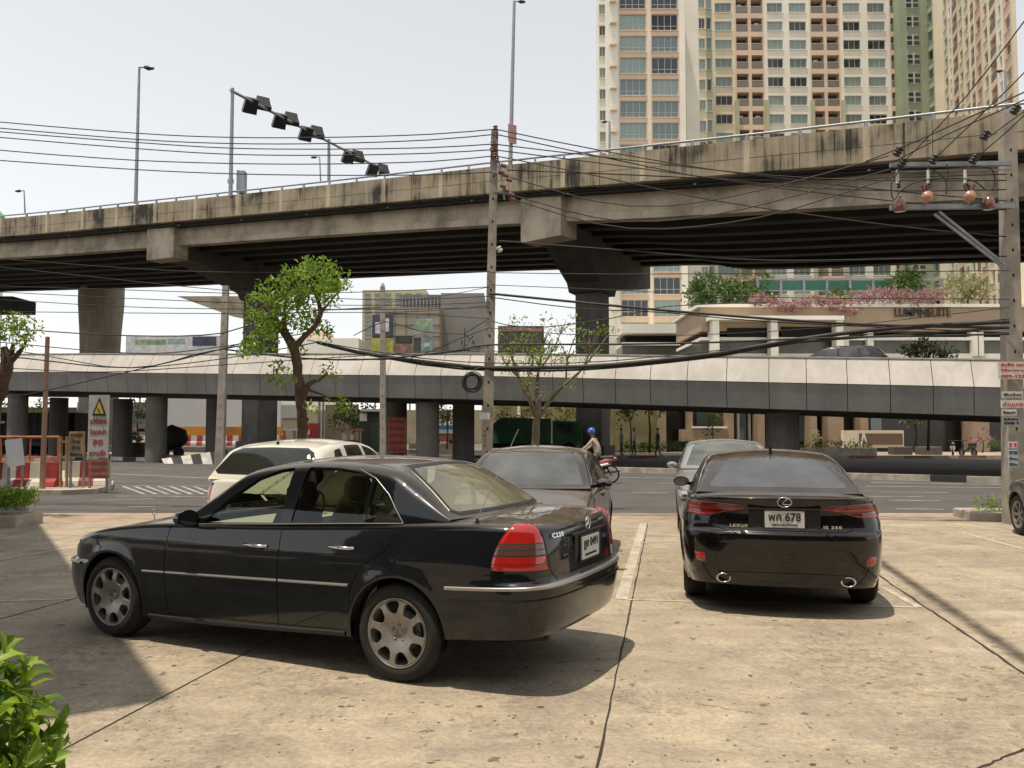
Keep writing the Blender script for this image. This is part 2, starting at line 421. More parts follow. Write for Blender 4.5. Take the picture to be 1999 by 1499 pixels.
def skirt(v, f, nn, depth):         # turned-in edge round a region
    ed = {}
    for a, c, d in f:
        for p, q in ((a, c), (c, d), (d, a)): ed[(p, q)] = ed.get((p, q), 0)+1
    bd = [(p, q) for p, q in ed if (q, p) not in ed]; vs = []; fs = []
    for p, q in bd:
        k = len(vs); vs += [v[q], v[p], v[p]-nn[p]*depth, v[q]-nn[q]*depth]; fs.append((k, k+1, k+2, k+3))
    return vs, fs
class Shell:           # gathers carved pieces into one mesh with exact normals
    def __init__(s): s.v = []; s.f = []; s.n = []; s.m = []
    def put(s, piece, mi=0, side=0, sk=0):     # side 0 both, +1 the y>0 half, -1 mirrored half
        v, f, nn = piece
        for sg in ((1, -1) if side == 0 else (side,)):
            k = len(s.v); vv = v*np.array([1, sg, 1]); n2 = nn*np.array([1, sg, 1])
            s.v += vv.tolist(); s.n += n2.tolist(); ff = f if sg > 0 else f[:, ::-1]
            s.f += (ff+k).tolist(); s.m += [mi]*len(ff)
            if sk:
                a, q = skirt(vv, ff, n2, sk); k = len(s.v)
                for g in q:
                    P = [np.array(a[i]) for i in g]; m = np.cross(P[1]-P[0], P[2]-P[0]); l = np.linalg.norm(m) or 1; s.n += [(m/l).tolist()]*4
                s.v += [list(map(float, x)) for x in a]; s.f += [[i+k for i in g] for g in q]; s.m += [mi]*len(q)
        return s
    def build(s, name, mats, parent):
        me = bpy.data.meshes.new(name); me.from_pydata(s.v, [], s.f)
        for m in (mats if isinstance(mats, (list, tuple)) else [mats]): me.materials.append(m)
        me.polygons.foreach_set('material_index', s.m); me.polygons.foreach_set('use_smooth', [True]*len(s.f)); me.update()
        me.normals_split_custom_set_from_vertices(s.n)
        o = bpy.data.objects.new(name, me); COL.objects.link(o); o.parent = parent; return o

M['mirrorglass'] = mat('mirror_glass', (.16, .17, .18), .08, .9)
def make_wheel(parent, x, y, r, rimr, width, design, side, matr=None):
    """side: -1 faces -y, +1 faces +y. built round the y axis at (x,y,r); y is the outer sidewall plane"""
    rim_m = matr or M['alloy']
    Rm = Matrix(((1, 0, 0), (0, 0, 1*side), (0, 1, 0)))   # local z (outwards) -> side*y ; local y -> z
    wh = empty('wheel', (x, y, r)); wh.parent = parent
    w = width; ty = MB()
    prof = [(rimr*.97, -w+.012), (rimr+.012, -w), (r-.045, -w-.004), (r-.016, -w+.012), (r-.002, -w+.04), (r, -w*.5), (r-.002, -.04), (r-.016, -.012), (r-.045, .004), (rimr+.03, .006), (rimr+.006, -.004), (rimr*.97, -.016)]
    ty.lathe(prof, 56, 0, Rm)
    for q in (-.28, -.5, -.72): ty.lathe([(r+.0006, q*w-.004), (r-.006, q*w-.004), (r-.006, q*w+.004), (r+.0006, q*w+.004)], 56, 1, Rm)
    t = ty.build('tyre', [M['rubber'], M['void']], wh)
    rm = MB()
    rm.lathe([(rimr*.985, -w+.02), (rimr*.93, -w+.04), (rimr*.90, -.06), (rimr*.93, -.03), (rimr*.975, -.014), (rimr*1.01, -.006), (rimr*1.015, .0), (rimr*.985, -.002), (rimr*.955, -.012)], 56, 0, Rm)
    rm.lathe([(.0, -.12), (rimr*.9, -.12)], 40, 1, Rm)
    rm.lathe([(.06, -.09), (.13, -.09), (.13, -.11)], 32, 2, Rm)      # brake disc
    fr, holes = design
    # face with real holes: triangulated disc, dished
    loops = [[(rimr*.955*math.cos(a), rimr*.955*math.sin(a)) for a in np.linspace(0, 2*math.pi, 64, endpoint=False)]]+holes
    V = []; E = []
    for lp in loops:
        k = len(V); V += [tuple(p) for p in lp]; E += [(k+i, k+(i+1) % len(lp)) for i in range(len(lp))]
    for q in (.15, .3, .45, .62, .8):
        for a in np.linspace(0, 2*math.pi, 24, endpoint=False): V.append((rimr*q*math.cos(a+q), rimr*q*math.sin(a+q)))
    vo, eo, fo, *_ = delaunay_2d_cdt([Vector(v) for v in V], E, [], 0, 1e-6)
    A = np.array([(v[0], v[1]) for v in vo]); F = np.array(fo); c = A[F].mean(1); ok = np.hypot(*c.T) < rimr*.955
    for h in holes: ok &= ~inpoly(np.array(h), c[:, 0], c[:, 1])
    F = F[ok]; rad = np.hypot(*A.T)/rimr; zf = fr(rad)
    vs = [Rm@Vector((a[0], a[1], z)) for a, z in zip(A, zf)]
    P = np.array([(*a, z) for a, z in zip(A, zf)])
    fn = np.cross(P[F[:, 1]]-P[F[:, 0]], P[F[:, 2]]-P[F[:, 0]])[:, 2] < 0; F[fn] = F[fn][:, ::-1]
    if Rm.determinant() < 0: F = F[:, ::-1]
    rm.add(vs, F.tolist(), 0, True)
    for h in holes:
        h = np.array(h); zz = fr(np.hypot(*h.T)/rimr); n = len(h)
        a = [Rm@Vector((p[0], p[1], z)) for p, z in zip(h, zz)]; b2 = [Rm@Vector((p[0]*.99, p[1]*.99, z-.03)) for p, z in zip(h, zz)]
        rm.add(a+b2, [(i, (i+1) % n, n+(i+1) % n, n+i) for i in range(n)], 0, True)
    for k in range(5):
        a = 2*math.pi*k/5+.3; q = Matrix.Translation(Rm@Vector((.055*math.cos(a), .055*math.sin(a), float(fr(np.array(.055/rimr)))-.006)))
        rm.lathe([(.0, .012), (.008, .012), (.009, 0)], 8, 3, q@Rm.to_4x4()); rm.lathe([(.011, .0068), (.015, .0062)], 10, 1, q@Rm.to_4x4())
    rm.lathe([(0, float(fr(np.array(0.)))+.006), (.028, float(fr(np.array(.1)))+.006), (.032, float(fr(np.array(.12)))-.01)], 20, 3, Rm)
    rm.build('rim', [rim_m, M['alloy_dark'], M['steel'], M['alloy']], wh)
    return wh
def ell(cx, cy, a, b, rot, n=20):
    return [(cx+a*math.cos(t)*math.cos(rot)-b*math.sin(t)*math.sin(rot), cy+a*math.cos(t)*math.sin(rot)+b*math.sin(t)*math.cos(rot)) for t in np.linspace(0, 2*math.pi, n, endpoint=False)]
def design_holes(rimr, n=8, q=.74, a=.165, b=.115, rot0=.2, dish=.02):
    hs = []
    for k in range(n):
        t = 2*math.pi*k/n+rot0; p = []
        for (rr, da) in [(q-a, 0), (q-a*.75, b*.62), (q-a*.2, b*.95), (q+a*.45, b*1.25), (q+a*.85, b*1.2), (q+a, b*.8), (q+a*1.02, 0), (q+a, -b*.8), (q+a*.85, -b*1.2), (q+a*.45, -b*1.25), (q-a*.2, -b*.95), (q-a*.75, -b*.62)]:
            p.append((rr*rimr*math.cos(t+da/max(rr, .2)), rr*rimr*math.sin(t+da/max(rr, .2))))
        hs.append([tuple(x) for x in rounded(p, .006, 2)])
    return (lambda r: -dish*1.0+np.clip(r, 0, 1)**2*dish*.8-.028*np.exp(-((r-.0)/.26)**2)+.012*np.exp(-((r-.62)/.2)**2)), hs
def design_spokes(rimr, n=5, dish=.03):
    hs = []
    for k in range(n):
        t = 2*math.pi*k/n; w1 = .20; w2 = .20*n/5
        a0 = math.pi/n
        p = [(.30*rimr, -a0*.45), (.88*rimr, -a0*.72), (.90*rimr, 0), (.88*rimr, a0*.72), (.30*rimr, a0*.45)]
        hs.append([tuple(x) for x in rounded([(r*math.cos(t+a), r*math.sin(t+a)) for r, a in p], .015, 3)])
    return (lambda r: -dish+np.clip(r, 0, 1)**2*dish*.6), hs

def seat_mb(mb, x, y, z, mi=0, w=.48, rest=True, h=.62):
    """a seat facing -x, base at x"""
    mb.tube([(x-.22, y, z), (x, y, z-.01), (x+.22, y, z-.03)], [.20, .23, .2], 10, mi)
    for k in (-.12, .12): mb.tube([(x+.2, y+k, z), (x+.28, y+k, z+h*.55), (x+.34, y+k, z+h)], [.13, .125, .09], 10, mi)
    if rest:
        mb.tube([(x+.35, y, z+h+.02), (x+.36, y, z+h+.12), (x+.365, y, z+h+.22)], [.09, .125, .075], 10, mi)
        mb.tube([(x+.35, y-.07, z+h+.12), (x+.35, y+.07, z+h+.12)], [.10, .10], 10, mi)

def make_car(sp, name, label, cat, loc, rz, group=None):
    """builds the car around its own origin at the middle of the wheelbase on the ground; returns (root, Body, House, body-frame empty offset)"""
    root = empty(name, loc, rz, label, cat, group)
    B = Body(sp); G = House(sp); W = sp['W']; pm = sp['paint']; step = sp.get('step', .06)
    gm = sp['glass']; ox = (sp['arch'][0][0]+sp['arch'][1][0])/2
    def local(o):      # shift from bumper-origin to wheelbase-origin
        o.location.x = o.location.x-ox
    # ----- lower body regions
    reg = []
    def poly(S, view, pts, r=0, dstep=.06):
        p = rounded(pts, r) if r else np.array(pts, float)
        return inverse(S, view, dens(p, dstep))
    arch = []
    for xw, zw, ra in sp['arch']:
        c = [(xw+ra*math.cos(a), zw+ra*math.sin(a)) for a in np.linspace(-.45, math.pi+.45, 30)]
        c = [p for p in c]; zlow = min(B.zb(xw-ra), B.zb(xw+ra))
        pp = [p for p in c if p[1] > zlow+.004]
        q = inverse(B, 'side', pp); q = np.r_[[[q[0, 0], 0]], q, [[q[-1, 0], 0]]]; arch.append(q)
    # cabin opening
    g = sp['house']; xa, xb = g['prof'][0][0]+.03, g['prof'][-1][0]-.03; bf, br = g['bow']
    top = []
    for yy in np.linspace(0, 1, 9): top.append((xa+bf*yy**2+.01, yy*(G.wb(xa+bf)-.035)))
    for xx in np.linspace(xa+bf+.05, xb-br-.05, 16): top.append((xx, G.wb(xx)-.035))
    for yy in np.linspace(1, 0, 9): top.append((xb-br*yy**2-.01, yy*(G.wb(xb-br)-.035)))
    q = inverse(B, 'top', top); q[0, 1] = q[-1, 1] = 1.0
    cabin = q
    for (nm, S, view, pts, r, off) in sp.get('features', []):
        if S != 'B': continue
        reg.append((nm, [poly(B, view, pts, r)], off))
    for (S, view, line, wd) in sp.get('seams', []):
        if S == 'B':
            ln = dens(line, .05, False); a = inverse(B, view, strip(ln, wd)); reg.append(('gap', [a], -.004))
    reg.append(('cut', arch+[cabin], 0))
    pcs = carve(B, reg, step)
    pcs.pop('cut', None)
    regg = []
    for (nm, S, view, pts, r, off) in sp.get('features', []):
        if S != 'G': continue
        regg.append((nm, [poly(G, view, pts, r, .04)], off))
    for (S, view, line, wd) in sp.get('seams', []):
        if S == 'G':
            ln = dens(line, .05, False); a = inverse(G, view, strip(ln, wd)); regg.append(('gapG', [a], -.004))
    gp = carve(G, regg, step*.72)
    # body mesh: paint of both, gaps, arch lips
    sh = Shell(); sh.put(pcs[''], 0, 0, .035); sh.put(gp[''], 0, 0, .03)
    for k in ('gap',):
        if k in pcs: sh.put(pcs[k], 1)
    if 'gapG' in gp: sh.put(gp['gapG'], 1)
    body = sh.build('body', [pm, M['void']], root); local(body)
    hd = gp['']; hl = Shell(); hl.put((hd[0]-hd[2]*.032, hd[1][:, ::-1], -hd[2])); o = hl.build('headliner', sp.get('liner', M['cabin']), root); local(o)
    # arch liners + turned lips, underside
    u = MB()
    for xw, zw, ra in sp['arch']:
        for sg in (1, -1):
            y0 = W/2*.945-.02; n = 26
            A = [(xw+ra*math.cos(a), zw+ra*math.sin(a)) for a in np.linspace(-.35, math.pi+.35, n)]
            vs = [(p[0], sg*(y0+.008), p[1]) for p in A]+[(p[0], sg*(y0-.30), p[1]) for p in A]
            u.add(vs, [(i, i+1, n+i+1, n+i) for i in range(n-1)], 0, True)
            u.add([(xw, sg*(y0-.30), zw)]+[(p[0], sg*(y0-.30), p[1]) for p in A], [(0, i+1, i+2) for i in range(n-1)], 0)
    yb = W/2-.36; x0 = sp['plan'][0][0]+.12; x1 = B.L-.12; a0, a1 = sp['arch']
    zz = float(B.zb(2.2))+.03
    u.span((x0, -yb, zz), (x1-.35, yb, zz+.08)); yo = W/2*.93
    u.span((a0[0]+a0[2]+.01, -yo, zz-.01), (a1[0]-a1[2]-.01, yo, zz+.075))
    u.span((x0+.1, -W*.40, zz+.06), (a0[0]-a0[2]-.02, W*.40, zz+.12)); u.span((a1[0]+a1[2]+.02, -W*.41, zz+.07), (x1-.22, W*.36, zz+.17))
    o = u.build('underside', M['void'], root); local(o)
    # regions become parts
    mats = sp['mats']; sides = sp.get('both', set())
    for src in (pcs, gp):
        for nm, pc in src.items():
            if nm in ('', 'gap', 'gapG', 'cut'): continue
            part, mm, sk = mats[nm]
            if nm in sides:
                o = Shell().put(pc, 0, 0, sk).build(part, mm, root); local(o)
            else:
                for sg in (-1, 1):
                    o = Shell().put(pc, 0, sg, sk).build(part, mm, root); local(o)
    # cabin inside
    inn = MB(); ci = sp['cabin']
    fz = ci['floor']; xa2, xb2 = ci['x']; wy = ci['w']
    inn.span((xa2, -wy, fz-.03), (xb2, wy, fz), 0)
    inn.span((xa2-.05, -wy, fz), (xa2, wy, float(G.zbelt(xa2))-.03), 0)
    for sg in (-1, 1): inn.span((xa2, sg*wy, fz), (xb2, sg*(wy+.02), float(G.zbelt((xa2+xb2)/2))-.035), 0)
    inn.box((xa2+.28, 0, float(G.zbelt(xa2))-.085), (.55, wy*1.94, .12), 0)
    inn.box((xb2-.05, 0, (fz+float(G.zbelt(xb2)))/2), (.06, wy*1.9, float(G.zbelt(xb2))-fz-.06), 0)
    sx = g['prof'][-1][0]-.08
    inn.box(((xb2+sx)/2+.02, 0, float(G.zbelt(xb2))-.045), (max(.1, sx-xb2), (float(G.wb(sx))-.07)*2, .03), 1)
    o = inn.build('cabin_lining', [ci.get('mat', M['cabin']), ci.get('shelf', M['beige'])], root); local(o)
    for (x_, y_, rest, mtt) in ci['seats']:
        b_ = MB(); seat_mb(b_, x_, y_, fz+.24, 0, rest=rest, h=ci.get('sh', .56)); o = b_.build('seat', mtt, root); local(o)
    if ci.get('wheel'):
        b_ = MB(); x_, y_, z_ = ci['wheel']; ring = [Vector((x_+.06*math.sin(a), y_+.18*math.cos(a), z_+.17*math.sin(a))) for a in np.linspace(0, 2*math.pi, 28)]
        b_.tube(ring, .014, 6, 0, False); b_.tube([(x_, y_-.17, z_), (x_+.02, y_, z_-.02), (x_, y_+.17, z_)], .016, 6); b_.tube([(x_, y_, z_-.02), (x_-.25, y_, z_-.08)], .03, 8)
        o = b_.build('steering_wheel', M['black'], root); local(o)
    # wheels
    for k, (xw, zw, ra) in enumerate(sp['arch']):
        for sg in (-1, 1):
            wh = make_wheel(root, xw-ox, sg*(W/2-sp.get('inset', .022)), sp['wr'], sp['rimr'], .2, sp['design'], sg, sp.get('rimmat'))
    # mirrors
    for sg in (-1, 1):
        mx, my, mz = sp['mirror']; b_ = MB()
        cc = [(mx-.10, sg*(my+.10), mz), (mx-.02, sg*(my+.105), mz)]
        b_.tube([(mx-.11, sg*(my+.075), mz), (mx-.06, sg*(my+.075), mz), (mx-.0, sg*(my+.075), mz)], [.03, .066, .072], 12)
        v = b_.v; c0 = np.array([mx, sg*(my+.075), mz]); b_.v = [(p[0], c0[1]+(p[1]-c0[1])*1.35, c0[2]+(p[2]-c0[2])*.85) for p in v]
        b_.bar((mx-.03, sg*(my-.06), mz-.03), (mx-.04, sg*(my+.04), mz-.02), .05, .04)
        o = b_.build('wing_mirror', sp.get('mirmat', pm), root); local(o)
        q = MB(); q.lathe([(0, .0), (.060, .0)], 20, 0, Matrix.Translation(Vector((mx+.003, sg*(my+.075), mz)))@Matrix.Diagonal((1, 1.35, .85, 1))@Matrix.Rotation(R(90), 4, 'Y')); gl_ = q.build('mirror_glass', M['mirrorglass'], root); 
        bpy.context.view_layer.update(); gl_.parent = o
    return root, B, G, ox
# ================================================================ THE TWO NEAR CARS
M['paint_blueblack'] = paint('blue_black_metallic', (.004, .0065, .009), .3, dust=.30, dustcol=(.20, .155, .11), rough=.3)
M['paint_black'] = paint('black_car_paint', (.003, .003, .0032), 0, dust=.17, dustcol=(.20, .16, .12), rough=.25)
M['glass_green'] = glass('light_green_glass', (.80, .86, .76), .85)
M['glass_dark'] = glass('dark_film_glass', (.10, .11, .12), .95, body=.55, bcol=(.14, .145, .15), rough=.03)  # dark tint; its grey also paints in the reflected sky
M['glass_rear'] = glass('rear_glass_sky_sheen', (.78, .80, .66), .95, body=.30, bcol=(.46, .43, .29))  # pale body colour paints the sky reflection into the pane
def face_frame(X, root, name, mats, mb, ox):
    o = mb.build(name, mats, root); o.location.x -= ox; return o
def surf_pt(S, view, a, c):
    p = inverse(S, view, [(abs(a) if view != 'side' else a, c)])[0]; return S.eval(p[0], p[1])

# ---- near left: dark four-door saloon seen from its left rear quarter
def saloon_a():
    zb = [(0, .27), (.35, .21), (1.1, .19), (3.1, .255), (3.9, .32), (4.56, .36)]
    arch = [(.80, .315, .355), (3.49, .315, .362)]
    sp = dict(W=1.72, paint=M['paint_blueblack'], glass=M['glass_green'], step=.055,
      plan=[(0, 0), (.0, .30), (.03, .52), (.10, .68), (.26, .79), (.60, .85), (1.2, .86), (2.4, .86), (3.4, .86), (4.0, .85), (4.30, .82), (4.46, .75), (4.53, .58), (4.56, .28), (4.56, 0)],
      zb=zb, zs=[(0, .70), (.15, .75), (.6, .84), (1.4, .925), (2.2, .955), (3.4, 1.015), (4.1, 1.04), (4.45, 1.035), (4.56, 1.025)],
      zc=[(0, .70), (.25, .805), (.7, .89), (1.3, .97), (2.2, .99), (3.5, 1.06), (4.2, 1.075), (4.56, 1.04)],
      ws=[(.15, .93), (.28, .965), (.5, .995), (.66, 1.0), (.8, .99), (.9, .97), (1.0, .94), (1.1, .915)],
      of=[(.15, .10), (.28, .04), (.42, .0), (.56, .01), (.58, .07), (.7, .10), (.80, .14), (1.1, .2)],
      **{'or': [(.15, .14), (.30, .085), (.42, .03), (.64, .0), (.675, .005), (.69, .05), (.8, .055), (.95, .07), (1.1, .11)]},
      rho=.045, spine=(.95, 3.75), arch=arch, crease=[(.80, .03, .002)], flare=.009, liner=mat('pale_headliner', (.36, .34, .27), .9),
      house=dict(prof=[(1.30, .955), (1.36, .985), (1.9, 1.30), (2.08, 1.385), (2.5, 1.435), (2.9, 1.44), (3.2, 1.42), (3.42, 1.375), (3.92, 1.085), (3.97, 1.06)],
        belt=[(1.0, .91), (1.4, .92), (2.2, .955), (3.3, 1.012), (4.0, 1.038)], wb=[(1.2, .775), (1.6, .80), (2.4, .81), (3.2, .80), (3.7, .76), (4, .73)],
        k=.40, cr=.10, bow=(.20, .14), crown=.035, bulge=.03),
      wr=.318, rimr=.222, design=design_holes(.222, q=.74, a=.20, b=.19), mirror=(1.70, .84, .985),
      cabin=dict(floor=.34, x=(1.45, 3.25), w=.70, shelf=M['beige'], mat=mat('saloon_trim', (.34, .34, .27), .85), sh=.44,
        seats=[(1.95, -.36, True, M['cloth_dark']), (1.95, .36, True, mat('green_grey_cloth', (.16, .165, .12), .9)), (2.80, -.3, True, M['beige']), (2.80, .3, True, M['beige'])], wheel=(1.78, .36, .93)))
    dlo1 = [(1.735, .945), (1.94, 1.13), (2.16, 1.275), (2.34, 1.345), (2.47, 1.362), (2.475, .978)]
    dlo2 = [(2.575, .985), (2.60, 1.368), (2.86, 1.368), (3.04, 1.348), (3.18, 1.30), (3.175, 1.015)]
    dlo3 = [(3.205, 1.017), (3.21, 1.285), (3.34, 1.185), (3.48, 1.03)]
    sp['features'] = [
      ('wscr', 'G', 'front', [(0, .99), (.30, .987), (.66, .985), (.53, 1.27), (.50, 1.345), (.3, 1.362), (0, 1.37)], 0, -.004),
      ('rglass_rim', 'G', 'rear', [(0, 1.395), (.30, 1.387), (.44, 1.378), (.50, 1.34), (.655, 1.10), (.62, 1.075), (.3, 1.079), (0, 1.085)], 0, .003),
      ('rglass', 'G', 'rear', [(0, 1.38), (.30, 1.372), (.425, 1.363), (.475, 1.33), (.625, 1.11), (.60, 1.093), (.3, 1.097), (0, 1.10)], 0, .001),
      ('w1', 'G', 'side', dlo1, .02, -.008), ('w2', 'G', 'side', dlo2, .02, -.008), ('w3', 'G', 'side', dlo3, .01, -.008),
      ('lampT', 'B', 'side', [(4.13, .735), (4.30, .735), (4.47, .74), (4.47, .985), (4.30, .985), (4.22, .95), (4.17, .86)], 0, .004),
    ]
    # tail lamp wraps the corner: given along the plan outline
    sp['features'].pop()
    bump = [(.10, .56), (.45, .545), (.455, .565)]
    sp['seams'] = [
      ('B', 'side', [(1.42, .20), (1.40, .5), (1.405, .75), (1.44, .915)], .007),
      ('B', 'side', [(2.50, .24), (2.50, .45), (2.515, .93)], .007),
      ('B', 'side', [(3.13, .46), (3.12, .54), (3.20, .72), (3.37, .82), (3.47, .92), (3.49, .99)], .007),
      ('B', 'side', [(1.42, .245), (2.50, .275), (3.08, .295)], .006),
      ('B', 'rear', [(.52, .69), (.58, .76), (.62, 1.00)], .007),
      ('B', 'top', [(4.36, .63), (4.05, .66), (3.92, .69)], .006),
      ('B', 'top', [(.20, .62), (.6, .70), (1.5, .77)], .006),
    ]
    return sp
SA = saloon_a()
def wrapline(B, zf, lo, hi, n=60):       # points along the wall at arc length lo..hi measured from the rear centre
    s = 1-np.linspace(lo, hi, n)/B.len; return s
def wall_t(B, s, z):                     # wall parameter for height z
    xp = np.interp(s, B.S, B.P[:, 0]); return (z-B.zb(xp))/(B.zs(xp)-B.rho-B.zb(xp))*B.T1
def band(B, s, z0, z1, off, mb, mi=0, th=.006):     # raised band along the wall (trim strip)
    s = np.asarray(s); z0 = z0(s) if callable(z0) else z0+0*s; z1 = z1(s) if callable(z1) else z1+0*s
    P = B.eval(s, wall_t(B, s, z0)); Q = B.eval(s, wall_t(B, s, z1)); e = 1e-3
    T = np.gradient((P+Q)/2, axis=0); N = np.cross(T, Q-P); N /= np.linalg.norm(N, axis=1)[:, None]
    c = (P+Q)/2-np.array([B.L/2, 0, .6]); c[:, 2] = 0; N[(N*c).sum(1) < 0] *= -1
    for sg in (1, -1):
        k = np.array([1, sg, 1]); rows = [P, P+N*off+(Q-P)*.12, Q+N*off-(Q-P)*.12, Q]; n = len(s)
        vs = [tuple(r*k) for row in rows for r in row]; fs = []
        for j in range(3):
            for i in range(n-1):
                f = (j*n+i, j*n+i+1, (j+1)*n+i+1, (j+1)*n+i); fs.append(f if sg < 0 else f[::-1])
        mb.add(vs, fs, mi, True)
def patch(B, sfun, name, mats, root, ox, off, rows, side, n=18, sk=.012):
    """raised lamp glass over the wall: rows = [(z, len_lo, len_hi)] from the rear centre (or front if neg), returns mesh; mats by row band index"""
    zs_ = [r[0] for r in rows]; lo = pch(zs_, [r[1] for r in rows]); hi = pch(zs_, [r[2] for r in rows])
    return lo, hi
def lamp(B, root, ox, name, rows, bands, side, off=.006, nz=22, ns=14, front=False):
    z0, z1 = rows[0][0], rows[-1][0]; lo = pch([r[0] for r in rows], [r[1] for r in rows]); hi = pch([r[0] for r in rows], [r[2] for r in rows])
    Z = np.linspace(z0, z1, nz+1); mb = MB(); G_ = []
    for z in Z:
        l = np.linspace(lo(z), hi(z), ns+1)/B.len; s = l if front else 1-l
        t = np.clip(wall_t(B, s, z), 0, None); xp = np.interp(s, B.S, B.P[:, 0]); top = B.zs(xp)-B.rho
        ph = np.clip((z-top)/B.rho, 0, .999); t = np.where(z > top, B.T1+np.arcsin(ph)/(math.pi/2)*(B.T2-B.T1), t)
        e = 1e-3; P = B.eval(s, t); a = B.eval(s+e, t)-B.eval(s-e, t); c = B.eval(s, t+e)-B.eval(s, t-e)
        N = np.cross(a, c); N /= np.linalg.norm(N, axis=1)[:, None]; q = P-np.array([B.L/2, 0, .5]); N[(N*q).sum(1) < 0] *= -1
        edge = np.minimum(1, np.minimum(np.arange(ns+1), np.arange(ns+1)[::-1])/1.0)
        k = np.where((np.arange(ns+1) == 0) | (np.arange(ns+1) == ns) | (z == Z[0]) | (z == Z[-1]), -.004, off)
        G_.append(P+N*k[:, None])
    G_ = np.array(G_)*np.array([1, side, 1]); n = ns+1
    vs = G_.reshape(-1, 3).tolist(); fs = []; ms = []
    for j in range(nz):
        zz = (Z[j]+Z[j+1])/2; mi = next((b[1] for b in bands if zz < b[0]), bands[-1][1])
        for i in range(ns):
            f = (j*n+i, j*n+i+1, (j+1)*n+i+1, (j+1)*n+i); fs.append(f if side*(-1 if front else 1) < 0 else f[::-1]); ms.append(mi)
    mb.v = [tuple(v) for v in vs]; mb.f = fs; mb.m = ms; mb.sm = [True]*len(fs)
    o = mb.build(name, [M['lamp_red'], M['lamp_smoke'], M['lamp_clear'], M['black'], M['lamp_deep']], root); o.location.x -= ox
    return o
def rear_plate(root, ox, x, z, line1, line2, y=0, w=.34, h=.15, tilt=0.0, gap=.02):
    p = MB(); p.box((x-.006, y, z), (.010, w, h)); p.box((x-.014, y, z), (.012, w+.03, h+.03), 1)
    add_text(p, line1, h*.50, (x+.001, y, z+h*.14), (0, 1, 0), (0, 0, 1), 1, width=w*.82, bold=.0012, depth=.003)
    add_text(p, line2, h*.13, (x+.001, y, z-h*.34), (0, 1, 0), (0, 0, 1), 1, width=w*.66, bold=.0005, depth=.003)
    o = p.build('number_plate', [M['plate'], M['ink']], root); o.location.x -= ox; return o
def handle(root, ox, B, x, z, side, mt, ln=.20, door=None):
    P = surf_pt(B, 'side', x, z); y = side*(P[1]+.004); b = MB()
    b.tube([(x-ln/2, y, z), (x-ln/2+.02, y+side*.028, z+.002), (x, y+side*.036, z+.004), (x+ln/2-.02, y+side*.028, z+.002), (x+ln/2, y, z)], [.009, .011, .012, .011, .009], 8, 0)
    b.box((x, y+side*.0015, z-.012), (ln*.75, .003, .035), 1)
    o = b.build('door_handle', [mt, M['void']], root); o.location.x -= ox; return o

